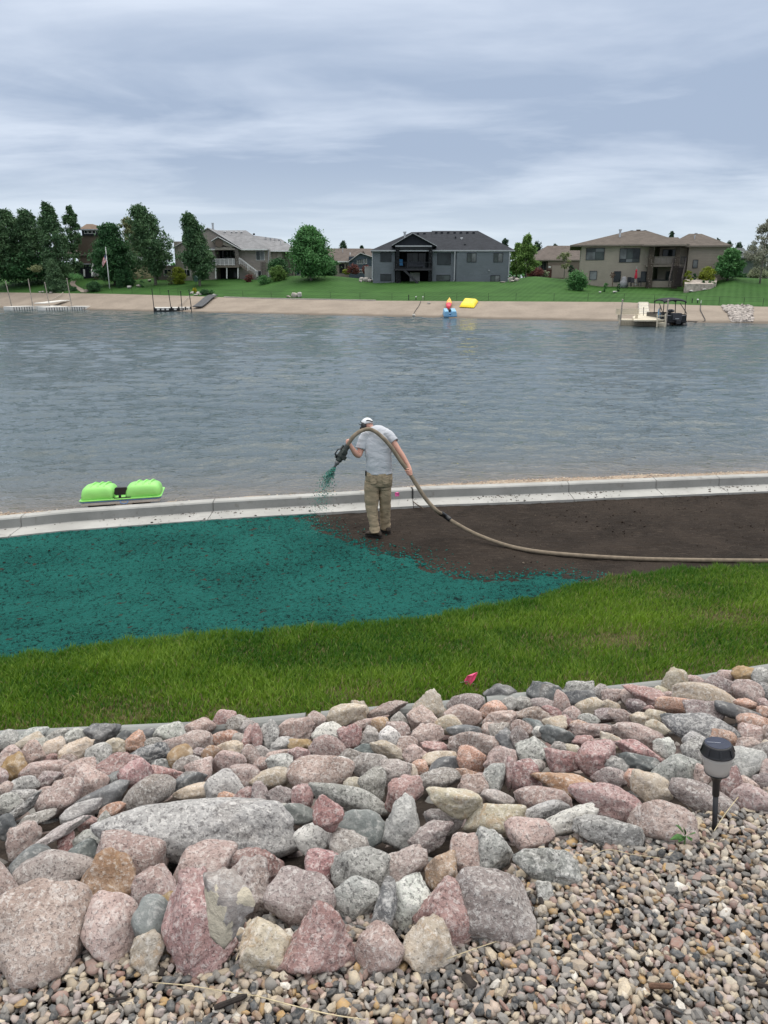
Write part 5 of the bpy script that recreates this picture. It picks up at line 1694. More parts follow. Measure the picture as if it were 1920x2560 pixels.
# ================================================================== GREEN PEDAL BOAT
M_LIME = pm('lime_plastic', (0.27, 0.64, 0.16), 0.42, 0.07, 3.0, 0.1, 40.0, 0.002, 0.4, 0.15, (0.36, 0.55, 0.20))
M_HULLW = pm('pale_hull', (0.46, 0.44, 0.41), 0.5, 0.1, 4.0, spec=0.35, grime=0.3)
M_BLUE = pm('blue_trim', (0.10, 0.19, 0.38), 0.5, 0.1, 8.0)
bx = lambda a, b, d=0.0: P(160 + a / 5.925, 1180 + b / 5.925, BY + d)
_hb = on_z(290, 1268, -.16)
BY = max(_hb.y, float(K_(_hb.x)) + 0.95)
boat_o = Vector((bx(815, 520).x, BY, bx(815, 520).z))
boat = thing('pedal_boat', 'lime green pedal boat with twin humps pulled up behind the kerb', 'pedal boat', boat_o)
LEN = 1.05
slope_b = -0.10                       # the beach falls towards the water


def super_ring(c, w, h, n, e, y, z0, sk=0.0):
    out = []
    for k in range(n):
        t = 2 * math.pi * k / n
        ct, s_ = math.cos(t), math.sin(t)
        out.append(Vector((c + math.copysign(abs(ct) ** e, ct) * w, y, z0 + (math.copysign(abs(s_) ** e, s_) * .5 + .5) * h)))
    return out


def hump(xa, xb, yt0, yt1, yb0, yb1, name):
    """hump between crop columns xa, xb; the top edge and the bottom edge given left and right"""
    A, B = bx(xa, yb0), bx(xb, yb1)
    cx, w = (A.x + B.x) / 2, (B.x - A.x) / 2
    zb = (A.z + B.z) / 2 - .01; zt = (bx(xa, yt0).z + bx(xb, yt1).z) / 2
    tilt = (B.z - A.z) / (B.x - A.x)
    m = MB(); rr = []
    for (t, sw, shh) in ((0, .82, .50), (.02, .91, .74), (.06, .97, .90), (.14, 1, 1), (.40, 1, 1.0), (.65, .98, .86), (.85, .9, .60), (.96, .75, .3), (1, .6, .15)):
        y = BY + .04 + t * LEN
        h = (zt - zb) * shh * 1.12
        ring = []
        for k in range(20):
            a = math.pi * k / 19
            ex = .42
            x = cx + w * sw * math.copysign(abs(math.cos(a)) ** ex, math.cos(a)) * (1 - .10 * math.sin(a))
            z = zb + h * (math.sin(a) ** ex) + tilt * (x - cx) - .10 * t * LEN
            ring.append(Vector((x, y, z)))
        rr.append(ring)
    o = m.rings(rr, closed=True).build(name, M_LIME, boat, smooth=True)
    # moulded ribs over the crown
    for fr in (.30, .50, .68):
        x0 = cx - w + 2 * w * fr
        rb = MB(); q = []
        for t, zz in ((.05, .80), (.10, .94), (.2, 1.03), (.42, 1.02), (.62, .90)):
            q.append(Vector((x0 + (t - .05) * .12, BY + .04 + t * LEN, zb + (zt - zb) * zz * 1.115 + tilt * (x0 - cx) - .10 * t * LEN)))
        rb.tube(q, [.010, .018, .022, .022, .010], 8).build('rib', M_LIME, o, smooth=True)
    return o


hump(212, 715, 195, 200, 400, 385, 'hump')
hump(868, 1410, 165, 172, 372, 345, 'hump')
# rimmed deck, blue line, pale hull with two floats
a_, b_ = bx(190, 412), bx(1425, 352)
tl = (b_.z - a_.z) / (b_.x - a_.x)


def slab(z0, z1, ins, mat, name, y0=0.0, y1=LEN + .06, bev=.012):
    m = MB(); x0, x1 = a_.x + ins, b_.x - ins
    vs = []
    for z in (z0, z1):
        for (x, y) in ((x0 + .05, y0), (x1 - .05, y0), (x1, y0 + .06), (x1, y1 - .08), (x1 - .1, y1), (x0 + .1, y1), (x0, y1 - .08), (x0, y0 + .06)):
            vs.append(Vector((x, BY + y, a_.z + z + tl * (x - a_.x) - .10 * y)))
    m.rings([vs[:8], vs[8:]])
    return m.build(name, mat, boat, bevel=bev)


slab(.005, .030, 0.0, M_LIME, 'deck')
slab(-.016, .003, 0.006, M_BLUE, 'trim_line', .006)
slab(-.075, -.018, .03, M_HULLW, 'hull', .02)
zlow = bx(815, 530).z - .05
for (xa, xb) in ((300, 720), (990, 1230)):
    m = MB(); rr = []
    A, B = bx(xa, 470), bx(xb, 470)
    for t, sw, zf in ((0, .92, .25), (.05, 1, .08), (.5, 1, 0), (.9, .9, .15), (1, .6, .5)):
        y = BY + .10 + t * (LEN - .2); zt_ = a_.z - .06 + tl * (A.x - a_.x); zb_ = zlow + (zt_ - zlow) * zf - .02 - .12 * t
        c_ = (A.x + B.x) / 2; w_ = (B.x - A.x) / 2 * sw
        rr.append([Vector((c_ - w_, y, zt_)), Vector((c_ - w_ * .82, y, zb_)), Vector((c_ + w_ * .82, y, zb_)), Vector((c_ + w_, y, zt_))])
    m.rings(rr).build('float', pm('float_dark', (.03, .03, .035), .6), boat, bevel=.02)
A, B = bx(735, 470), bx(985, 470)
MB().rings([[Vector((A.x, BY + .06, a_.z - .03)), Vector((A.x + .02, BY + .08, zlow - .02)), Vector((B.x - .02, BY + .08, zlow - .01)), Vector((B.x, BY + .06, a_.z - .02))],
            [Vector((A.x, BY + .8, a_.z - .03)), Vector((A.x + .02, BY + .8, zlow - .12)), Vector((B.x - .02, BY + .8, zlow - .12)), Vector((B.x, BY + .8, a_.z - .02))]]).build('keel', M_HULLW, boat, bevel=.012)
MB().ellip(bx(860, 487, .055), (W(60), 0, 0), (0, .01, 0), (0, 0, W(13)), 16, 8).build('hand_hole', M_SOLE, boat)
MB().tube([bx(800, 400, -.01), bx(815, 430, -.03), bx(860, 440, -.035), bx(905, 430, -.03), bx(922, 396, -.01)], .009, 8).build('carry_handle', M_BLUE, boat, smooth=True)
MB().prism([bx(a, b, .10) for a, b in ((730, 205), (752, 184), (900, 180), (922, 200), (922, 280), (900, 298), (752, 304), (730, 285))], (0, .05, 0)).build('headrest', M_BLK, boat, bevel=.008)
MB().box(bx(805, 345, .12) - Vector((0, 0, .01)), bx(850, 295, .16)).rings([[bx(720, 360, .02), bx(965, 348, .02), bx(965, 330, .02), bx(720, 342, .02)], [bx(720, 360, .5), bx(965, 348, .5), bx(965, 330, .5), bx(720, 342, .5)]]).build('seat_bracket', M_BLK, boat)
MB().rings([[bx(722, 350, .30), bx(950, 340, .30), bx(945, 200, .42), bx(722, 210, .42)], [bx(722, 350, .9), bx(950, 340, .9), bx(945, 240, .9), bx(722, 250, .9)]]).build('cockpit', M_LIME, boat, bevel=.02)
MB().tube([bx(690, 232, .2), bx(715, 262, .2)], .010, 6).build('tiller', M_BLK, boat)
boat.rotation_euler = (0, rad(2.2), rad(12)); boat.scale = (.95, .95, .95); boat.location.z -= .035; boat.location.x += .02

# ================================================================== LITTLE THINGS ON THE GRAVEL
M_LEAF = pm('weed_leaf', (0.075, 0.175, 0.045), 0.55, 0.2, 40.0, 0.2, 120.0, 0.002, 0.35)
wb = hit(1712, 2112)
weed = thing('weed', 'small green weed with pointed leaves growing at the boulder foot', 'weed', wb)
ws = mpp(1712, 2090, wb.y)


def leaf(parent, a, b, w, mat, lift=.01):
    a, b = Vector(a), Vector(b); d = b - a; n_ = Vector((0, -.5, 1)).normalized(); s_ = d.cross(n_).normalized() * w
    m = MB()
    prof = ((0, .08), (.2, .7), (.42, 1), (.65, .75), (.85, .35), (1, .02))
    rr = []
    for t, k in prof:
        c = a + d * t + n_ * lift * math.sin(t * math.pi)
        rr.append([c - s_ * k + n_ * .3 * w * k, c - n_ * .001, c + s_ * k + n_ * .3 * w * k, c + n_ * .0015])
    return m.rings(rr).build('leaf', mat, parent, smooth=True)


for (ax_, ay_, bx_, by_, w_) in ((1712, 2090, 1688, 2062, 7), (1712, 2092, 1674, 2100, 8), (1714, 2092, 1740, 2083, 7), (1714, 2094, 1729, 2103, 7), (1710, 2094, 1695, 2106, 6), (1712, 2088, 1708, 2068, 6), (1714, 2090, 1722, 2100, 5)):
    leaf(weed, P(ax_, ay_, wb.y - .05), P(bx_, by_, wb.y - .10), w_ * ws, M_LEAF)
MB().tube([wb + Vector((0, 0, -.02)), P(1713, 2091, wb.y - .05)], .003, 6).build('stem', M_LEAF, weed)

M_STRAW = pm('dry_straw', (0.50, 0.42, 0.27), 0.7, 0.2, 30.0)


def straw(pix, r, label, lift=.03):
    pts = [hit(a, b, lift + .012 * math.sin(i * 2.0)) for i, (a, b) in enumerate(pix)]
    o = MB().tube([Vector(p) for p in catmull(pts, 4)], r, 5).build('grass_stem', M_STRAW, smooth=True)
    tag(o, label, 'dry grass stem', 'dry stems fallen on the gravel')


straw([(635, 2488), (720, 2511), (820, 2535), (915, 2550)], .0019, 'longest pale dry grass stem, across the gravel near the camera')
straw([(380, 2456), (470, 2464), (560, 2478), (640, 2490)], .0015, 'thin dry grass stem on gravel below the rose red pyramid boulder')
straw([(1115, 2398), (1170, 2378), (1240, 2354)], .0014, 'pale straw leaning from the cream triangular boulder')
straw([(1475, 2142), (1520, 2124), (1580, 2136), (1650, 2145)], .0013, 'thin arched straw in front of the wide grey boulder', .045)
straw([(1785, 2078), (1815, 2032), (1848, 1990)], .0017, 'stiff pale straw slanting up beside the path light stake', .06)
straw([(590, 2400), (612, 2340)], .0014, 'short dry straw standing against a tan boulder', .05)

M_CHIP = pm('brown_bark', (0.135, 0.075, 0.048), 0.8, 0.3, 60.0, 0.6, 120.0, 0.004)
M_CHIPD = pm('dark_bark', (0.030, 0.024, 0.021), 0.85, 0.3, 60.0, 0.6, 120.0, 0.004)


def chip(a, b, w, h, mat, label):
    p, q = hit(*a, .022), hit(*b, .026)
    d = q - p; x, y, _ = frame_of(d)
    rr = []
    for t, k in ((0, .7), (.15, 1), (.5, .85), (.85, 1.05), (1, .5)):
        c = p + d * t
        rr.append([c + x * w * k * math.cos(s_) + y * h * k * math.sin(s_) for s_ in np.linspace(.3, 2 * math.pi + .3, 8)[:-1]])
    tag(MB().rings(rr).build('bark_chip', mat), label, 'bark chip', 'bark chips on the gravel')


chip((1622, 2464), (1682, 2466), .008, .010, M_CHIP, 'reddish brown wood chip lying flat on the gravel')
chip((1640, 2508), (1705, 2536), .004, .004, M_CHIPD, 'thin dark bark sliver on gravel below the reddish brown wood chip')
chip((1892, 2460), (1935, 2474), .010, .010, M_CHIPD, 'thick dark rounded bark chip lying well away from the rocks')
chip((1342, 2215), (1356, 2262), .008, .006, M_CHIPD, 'upright dark bark sliver beside a whitish stone')
chip((262, 2502), (325, 2492), .005, .004, M_CHIPD, 'long dark bark sliver in front of the big tan speckled boulder')
chip((535, 2520), (618, 2488), .009, .009, M_CHIPD, 'thick dark bark piece below the pyramid boulder')
chip((1160, 2438), (1186, 2468), .016, .006, M_CHIPD, 'flat black shard of bark among cream pebbles')
chip((400, 2440), (408, 2420), .010, .008, M_CHIPD, 'short black bark chip at the foot of the olive grey rock')
# ================================================================== FAR SHORE: MATERIALS
def mat_siding(name, col, pitch=0.2):
    m, nt, b, out = nmat(name)
    pos = npos(nt)
    s = nt.nodes.new('ShaderNodeSeparateXYZ'); nt.links.new(pos, s.inputs[0])
    fr = nmath(nt, 'FRACT', nmath(nt, 'DIVIDE', s.outputs[2], pitch))
    n1 = nnoise(nt, pos, 0.5, 4.0, 0.6); n2 = nnoise(nt, nscale(nt, pos, (1, 1, 14)), 1.5, 3.0, 0.6)
    c = nmix(nt, nmap(nt, n1, .3, .7), tuple(x * .92 for x in col), tuple(x * 1.07 for x in col))
    c = nmix(nt, nmath(nt, 'MULTIPLY', nmap(nt, n2, .4, .7), .25), c, tuple(x * .78 for x in col))
    nt.links.new(c, b.inputs['Base Color']); setp(b, .75, .2)
    nt.links.new(nbump(nt, fr, 1.0, .05), b.inputs['Normal'])
    return m


def mat_shingle(name, col):
    m, nt, b, out = nmat(name)
    pos = npos(nt)
    br = nt.nodes.new('ShaderNodeTexBrick'); br.inputs['Scale'].default_value = 1.0
    br.inputs['Brick Width'].default_value = .5; br.inputs['Row Height'].default_value = .13; br.inputs['Mortar Size'].default_value = .006
    br.inputs['Color1'].default_value = (*[x * .80 for x in col], 1); br.inputs['Color2'].default_value = (*[x * 1.2 for x in col], 1); br.inputs['Mortar'].default_value = (*[x * .6 for x in col], 1)
    nt.links.new(nscale(nt, pos, (1, .01, 1), (rad(90), 0, 0)), br.inputs[0])
    n1 = nnoise(nt, pos, .6, 5.0, .65); n2 = nnoise(nt, pos, 6.0, 4.0, .7)
    c = nmix(nt, nmath(nt, 'MULTIPLY', nmap(nt, n1, .35, .7), .35), br.outputs[0], tuple(min(1, x * 1.35) for x in col))
    c = nmix(nt, nmath(nt, 'MULTIPLY', nmap(nt, n2, .45, .75), .45), c, tuple(x * .62 for x in col))
    nt.links.new(c, b.inputs['Base Color']); setp(b, .9, .15)
    nt.links.new(nbump(nt, n2, .6, .04), b.inputs['Normal'])
    return m


def mat_ledge_stone(name, cols):
    m, nt, b, out = nmat(name)
    pos = npos(nt)
    v = nt.nodes.new('ShaderNodeTexVoronoi'); v.inputs['Scale'].default_value = 3.4
    nt.links.new(nscale(nt, pos, (1, 1, 2.3)), v.inputs['Vector'])
    s = nt.nodes.new('ShaderNodeSeparateColor'); nt.links.new(v.outputs['Color'], s.inputs[0])
    c = nmix(nt, s.outputs[0], cols[0], cols[1]); c = nmix(nt, nmap(nt, s.outputs[1], .72, .8), c, cols[2])
    c = nmix(nt, nmap(nt, v.outputs['Distance'], .16, .30), c, tuple(x * .6 for x in cols[0]))
    nt.links.new(c, b.inputs['Base Color']); setp(b, .85, .15)
    nt.links.new(nbump(nt, v.outputs['Distance'], .8, .08), b.inputs['Normal'])
    return m


def mat_glass(name, col, rough=.06):
    m, nt, b, out = nmat(name)
    pos = npos(nt)
    nt.links.new(nmix(nt, nmap(nt, nnoise(nt, pos, .7, 3.0), .35, .65), tuple(x * .6 for x in col), tuple(x * 1.4 for x in col)), b.inputs['Base Color'])
    setp(b, rough, .28)
    return m


M_GLASS = mat_glass('window_glass', (.020, .026, .028)); M_GLASSL = mat_glass('blind_glass', (.135, .145, .145)); M_GLASSG = mat_glass('greenish_glass', (.05, .062, .058))
M_WHITE = pm('white_trim', (.74, .74, .73), .5, .05, 2.0); M_DKTRIM = pm('dark_trim', (.018, .020, .025), .55, .1, 2.0); M_GREYTRIM = pm('grey_trim', (.36, .37, .39), .55, .08, 2.0)
M_TAUPETRIM = pm('taupe_trim', (.17, .145, .12), .6, .08, 2.0); M_NEARBLACK = pm('dark_door_and_shade', (.012, .013, .015), .9, .3, 2.0)
M_METAL = pm('galvanised', (.48, .49, .50), .4, .1, 5.0, spec=.5, metal=.5)
M_WOODD = pm('dark_deck', (.030, .030, .036), .7, .2, 5.0); M_WOODB = pm('brown_deck', (.062, .052, .048), .75, .2, 5.0)
M_POLE = pm('dock_pole', (.33, .29, .25), .6, .2, 3.0); M_PSTONE = pm('planter_stone', (.38, .33, .29), .85, .35, 2.5, .5, 20, .05)
M_PAVE = pm('pale_paving', (.40, .36, .33), .85, .12, 2.0)


class House:
    """pixel helper for a building whose front stands at distance Y: crop origin and scale of the enlarged view"""

    def __init__(s, name, label, crop, Y, base_px, cat='house'):
        s.ox, s.oy, s.k = crop
        s.Y = Y; s.by = base_px[1]
        q = s.p(*base_px)
        s.root = thing(name, label, cat, (q.x, Y, q.z))
        s.names = {}

    def p(s, x, y, d=0.0): return P(s.ox + x / s.k, s.oy + y / s.k, s.Y + d)

    def wall(s, x0, y0, x1, y1, mat, d0=0.0, d1=9.0, name='wall', parent=None):
        ym = (y0 + y1) / 2
        X0, X1 = s.p(x0, ym, d0).x, s.p(x1, ym, d0).x; xm = (x0 + x1) / 2
        z1, z0 = s.p(xm, y0, d0).z, s.p(xm, y1, d0).z
        if y1 >= s.by - 45 * s.k / 5 and d1 - d0 > 1.5: z0 -= 1.6
        return MB().box((X0, s.Y + d0, z0 - .0), (X1, s.Y + d1, z1)).build(name, mat, parent or s.root)

    def window(s, x0, y0, x1, y1, frame, glass, nx=1, ny=1, fw=1.6, d=0.0, name='window', trans=0.0, parent=None):
        a, b = s.p(x0, (y0 + y1) / 2, d), s.p(x1, (y0 + y1) / 2, d)
        zt, zb = s.p((x0 + x1) / 2, y0, d).z, s.p((x0 + x1) / 2, y1, d).z
        u = s.mp() * fw * s.k / 2.592
        X0, X1, Y = a.x, b.x, s.Y + d
        m = MB()
        m.box((X0 - u, Y - .09, zb - u), (X0, Y + .03, zt + u)).box((X1, Y - .09, zb - u), (X1 + u, Y + .03, zt + u))
        m.box((X0, Y - .09, zt), (X1, Y + .03, zt + u)).box((X0, Y - .09, zb - u), (X1, Y + .03, zb))
        t = u * .33
        zs = [zb + (zt - zb) * (j + 1) / ny for j in range(ny - 1)] if not trans else [zb + (zt - zb) * trans]
        for i in range(1, nx):
            x = X0 + (X1 - X0) * i / nx; m.box((x - t, Y - .075, zb), (x + t, Y + .02, zt))
        for z in zs: m.box((X0, Y - .07, z - t), (X1, Y + .02, z + t))
        w = m.build(name, frame, parent or s.root)
        zz = [zb] + zs + [zt]
        for i in range(nx):
            for j in range(len(zz) - 1):
                xa, xb = X0 + (X1 - X0) * i / nx, X0 + (X1 - X0) * (i + 1) / nx
                g = glass[(i + j) % len(glass)] if isinstance(glass, (list, tuple)) else glass
                e = .004
                MB().box((xa + e, Y - .035, zz[j] + e), (xb - e, Y - .012, zz[j + 1] - e)).build('pane', g, w if w.parent is s.root else w.parent)
        return w

    def mp(s): return mpp(s.ox, s.oy, s.Y) / s.k

    def hip(s, e0, e1, r0, r1, depth, mat, over=.5, name='roof', d=0.0, thick=.16, fascia=None):
        """hip roof: eave corners and ridge ends as crop pixels; depth of the house; over = eave overhang"""
        E0, E1 = s.p(*e0, d - over), s.p(*e1, d - over)
        dm = d + depth / 2
        R0, R1 = s.p(*r0, dm), s.p(*r1, dm)
        zb = (E0.z + E1.z) / 2
        E0.z = E1.z = zb
        B0, B1 = Vector((E0.x, s.Y + d + depth + over, zb)), Vector((E1.x, s.Y + d + depth + over, zb))
        m = MB()
        up = [E0, E1, B1, B0, R0, R1]
        if (R1 - R0).length < .05:
            m.add(up[:5] + [p - Vector((0, 0, thick)) for p in up[:4]], [(0, 1, 4), (1, 2, 4), (2, 3, 4), (3, 0, 4), (8, 7, 6, 5), (0, 5, 6, 1), (1, 6, 7, 2), (2, 7, 8, 3), (3, 8, 5, 0)])
        else:
            m.add(up + [p - Vector((0, 0, thick)) for p in up[:4]], [(0, 1, 5, 4), (1, 2, 5), (2, 3, 4, 5), (3, 0, 4), (9, 8, 7, 6), (0, 6, 7, 1), (1, 7, 8, 2), (2, 8, 9, 3), (3, 9, 6, 0)])
        r = m.build(name, mat, s.root)
        if fascia:
            MB().box((E0.x - .03, E0.y - .05, zb - thick - .02), (E1.x + .03, E0.y - .01, zb + .01)).build('gutter', fascia, r)
        return r

    def gable(s, apex, e0, e1, d0, d1, roof, face, trim, tw=2.2, base_y=None, over=.35, name='gable'):
        """gable that faces the lake: apex and two eave ends as crop pixels"""
        A, L, Rr = s.p(*apex, d0), s.p(*e0, d0), s.p(*e1, d0)
        by = Vector((0, d1 - d0, 0)); u = s.mp() * tw * s.k / 2.592
        m = MB(); t = Vector((0, 0, -.14))
        dv = Vector((0, over, 0))
        m.prism([L, A, A + t, L + t], by).prism([A, Rr, Rr + t, A + t], by)
        g = m.build('gable_roof', roof, s.root)
        f = MB()
        f.prism([L + dv + t, Rr + dv + t, A + dv + t], (0, .12, 0))
        fo = f.build(name, face, s.root)
        tm = MB(); o_ = Vector((0, -.05, 0))
        for P0, P1 in ((L, A), (A, Rr)):
            tm.prism([P0 + o_ + Vector((0, 0, .02)), P1 + o_ + Vector((0, 0, .02)), P1 + o_ - Vector((0, 0, u)), P0 + o_ - Vector((0, 0, u))], (0, .045, 0))
        tm.build('barge_board', trim, g)
        return fo

    def bar(s, pts, w, mat, name, d=0.0, parent=None):
        m = MB()
        for a, b in zip(pts, pts[1:]): m.bar(s.p(*a, d), s.p(*b, d), w)
        return m.build(name, mat, parent or s.root)

    def rail(s, a, b, h, n, mat, d=0.0, name='railing', fill=None, w=.05):
        """railing between the floor points a, b (crop pixels), h crop pixels high"""
        A, B = s.p(*a, d), s.p(*b, d); H = Vector((0, 0, h * s.mp()))
        m = MB(); m.bar(A + H, B + H, w * 1.3).bar(A + H * .12, B + H * .12, w)
        for i in range(n + 1):
            q = A + (B - A) * i / n
            m.bar(q, q + H, w * (1.4 if i % 4 == 0 else .55))
        r = m.build(name, mat, s.root)
        if fill: MB().prism([A + H * .14 + Vector((0, .03, 0)), B + H * .14 + Vector((0, .03, 0)), B + H * .95 + Vector((0, .03, 0)), A + H * .95 + Vector((0, .03, 0))], (0, .015, 0)).build('rail_panel', fill, r)
        return r

    def steps(s, a, b, width, n, mat, rail_mat, d=0.0, rh=0.9, sides=(0, 1), d1=None):
        """straight flight from the top a to the foot b (crop pixels); width vector to its other side; d1 puts the foot nearer"""
        A, B = s.p(*a, d), s.p(*b, d if d1 is None else d1)
        wv = Vector(width); D = B - A
        run = Vector((D.x, D.y, 0)) / n / 2
        if run.length < .05: run = wv.cross(Vector((0, 0, 1))).normalized() * .12
        st = MB()
        for w0 in (Vector(), wv): st.bar(A + w0, B + w0, .07, .28)
        o = st.build('stringer', mat, s.root)
        for i in range(n):
            MB().obox(A + D * (i + .5) / n + wv / 2, wv / 2, run * 1.15, (0, 0, .025)).build('tread', mat, o)
        if rail_mat:
            for k in sides:
                q = wv * k; H = Vector((0, 0, rh)); m = MB()
                m.bar(A + q + H, B + q + H, .07).bar(A + q + H * .15, B + q + H * .15, .05)
                for i in range(0, 9):
                    z = A + q + D * i / 8; m.bar(z, z + H, .075 if i % 4 == 0 else .035)
                m.build('stair_rail', rail_mat, s.root)

    def pipe(s, x, y0, y1, r, mat, d, name='roof_vent', capw=1.6):
        A, B = s.p(x, y1, d), s.p(x, y0, d)
        MB().lathe(A - Vector((0, 0, .3)), [(r, 0), (r, (B - A).z + .25), (r * capw, (B - A).z + .26), (r * capw, (B - A).z + .42)], 10).build(name, mat, s.root)

    def bump(s, x, y, w, h, mat, d, name='ridge_vent'):
        c = s.p(x, y, d); u = s.mp()
        MB().box((c.x - w * u / 2, c.y - .15, c.z - h * u / 2 - .1), (c.x + w * u / 2, c.y + .15, c.z + h * u / 2)).build(name, mat, s.root)


C1, C2, C3 = (0, 480, 2.592), (640, 540, 2.592), (1280, 520, 2.592)
L1, L2, L3, L4, L5 = (0, 560, 5.184), (300, 540, 5.184), (560, 560, 5.184), (900, 560, 4.1475), (1500, 560, 3.95)

# ================================================================== DARK-ROOFED BLUE-GREY HOUSE (middle)
h = House('house', 'blue-grey lake house with black hip roof and dark two-storey porch', L4, 117.5, (840, 600))
M_BG = mat_siding('blue_grey_siding', (.195, .212, .242)); M_RFK = mat_shingle('black_shingle', (.030, .033, .040)); M_GAB = pm('dark_gable', (.014, .017, .024), .8, .15, 1.0)
M_DST = mat_ledge_stone('dark_ledgestone', ((.020, .022, .026), (.050, .052, .056), (.22, .22, .22)))
h.wall(133, 272, 362, 625, M_BG, 0, 13)
h.wall(750, 272, 1000, 625, M_BG, 0, 13)
h.wall(1000, 272, 1540, 625, M_BG, -.45, 12.5)
h.wall(362, 268, 750, 625, M_NEARBLACK, 3.6, 12.9, 'porch_back_wall')  # porch shade is put into this wall's near-black colour
h.hip((112, 268), (1605, 272), (535, 84), (1222, 70), 15.5, M_RFK, .6, fascia=M_GREYTRIM)
h.hip((735, 268), (1560, 272), (745, 71), (1222, 71), 15.4, M_RFK, .55, name='upper_roof')
h.gable((548, 92), (330, 220), (800, 228), -1.1, 7.0, M_RFK, M_GAB, M_GREYTRIM, 3.2)
h.wall(366, 222, 745, 236, M_GREYTRIM, -.95, -.80, 'porch_beam')
h.wall(366, 236, 745, 262, M_DKTRIM, -.80, .4, 'porch_soffit')
for xa, xb in ((370, 408), (712, 748)):
    h.wall(xa, 240, xb, 625, M_DST, -1.0, -.35, 'stone_pillar')
h.wall(352, 462, 752, 482, M_WOODD, -1.2, 3.6, 'deck')
h.wall(400, 470, 420, 625, M_WOODD, -.6, -.35, 'deck_post')
h.window(488, 285, 600, 462, M_DKTRIM, [M_GLASS, M_GLASSG], 2, 1, 1.5, 3.58, 'patio_door')
h.window(608, 285, 708, 462, M_DKTRIM, M_GLASS, 2, 1, 1.5, 3.58, 'patio_door')
h.window(488, 256, 708, 272, M_GREYTRIM, M_GLASSL, 4, 1, 1.0, 3.56, 'transom')
h.rail((352, 460), (752, 462), 62, 26, M_DKTRIM, -1.15)
h.steps((455, 478), (600, 618), Vector((0, -1.1, 0)), 12, M_WOODD, None, -1.25)
h.wall(516, 503, 620, 618, pm('white_tarp', (.52, .51, .48), .7, .12, 1.5), 2.2, 2.3, 'patio_screen')
for q in ((215, 300, 322, 388, 2, M_GLASS), (805, 308, 938, 420, 1, M_GLASS)):
    h.window(q[0], q[1], q[2], q[3], M_DKTRIM, q[5], q[4], 1, 2.2, 0)
h.window(1112, 304, 1202, 392, M_DKTRIM, [M_GLASSG, M_GLASSL], 2, 1, 2.2, -.45); h.window(1388, 304, 1478, 392, M_DKTRIM, [M_GLASSG, M_GLASSL], 2, 1, 2.2, -.45)
h.window(215, 522, 320, 588, M_DKTRIM, M_GLASS, 2, 1, 2.2, 0, 'basement_window'); h.window(797, 530, 932, 588, M_DKTRIM, M_GLASSG, 1, 1, 2.0, 0, 'basement_window')
h.window(1357, 534, 1446, 598, M_DKTRIM, [M_GLASSG, M_GLASSL], 2, 1, 2.4, -.45, 'basement_window')
for pts, d in ((((129, 280), (127, 575)), -.06), (((985, 280), (976, 585), (966, 592)), -.55), (((1552, 285), (1540, 520), (1560, 530)), -.5)):
    h.bar(pts, .13, M_GREYTRIM, 'downpipe', d)
for x in (600, 668, 790, 848, 914, 982, 1046, 1112, 1178): h.bump(x, 96 if x < 700 else 86, 26, 8, M_RFK, 6.6)
h.pipe(464, 88, 130, .16, M_METAL, 5.0); h.pipe(1053, 148, 170, .11, M_WHITE, 4.0, 'roof_pipe'); h.bump(990, 134, 14, 8, M_DKTRIM, 4.4, 'roof_box'); h.bump(1088, 212, 22, 9, M_DKTRIM, 1.6, 'roof_box')
h.bump(1336, 478, 10, 6, M_GREYTRIM, -.5, 'wall_vent'); 
# deck chair and bench on that deck
bl = pm('blue_fabric', (.05, .21, .42), .7, .1, 3.0)
cpos = h.p(425, 458, .6)
t = thing('deck_chair', 'bright blue chair standing on the porch deck of the blue-grey house', 'chair', cpos)
MB().box((cpos.x - .32, cpos.y - .3, cpos.z + .38), (cpos.x + .32, cpos.y + .3, cpos.z + .46)).build('seat', bl, t)
MB().obox(cpos + Vector((-.05, .3, .85)), (.30, 0, 0), (0, .03, 0), (0, .08, .42)).build('backrest', bl, t)
for sx in (-.28, .28):
    for sy in (-.26, .26): MB().bar(cpos + Vector((sx, sy, 0)), cpos + Vector((sx, sy, .4)), .04).build('leg', M_DKTRIM, t)
cpos = h.p(575, 458, .8)
t = thing('porch_sofa', 'long dark grey sofa behind the porch railing', 'sofa', cpos)
MB().box((cpos.x - 1.1, cpos.y - .4, cpos.z + .2), (cpos.x + 1.1, cpos.y + .4, cpos.z + .5)).build('seat', pm('sofa_grey', (.055, .06, .07), .9), t, bevel=.04)
MB().box((cpos.x - 1.1, cpos.y + .3, cpos.z + .5), (cpos.x + 1.1, cpos.y + .5, cpos.z + .95)).build('backrest', pm('sofa_grey2', (.06, .065, .075), .9), t, bevel=.04)
for sx in (-1.2, 1.2): MB().box((cpos.x + sx - .1, cpos.y - .4, cpos.z + .05), (cpos.x + sx + .1, cpos.y + .5, cpos.z + .68)).build('armrest', pm('sofa_grey3', (.055, .06, .07), .9), t, bevel=.03)
D_HOUSE = h

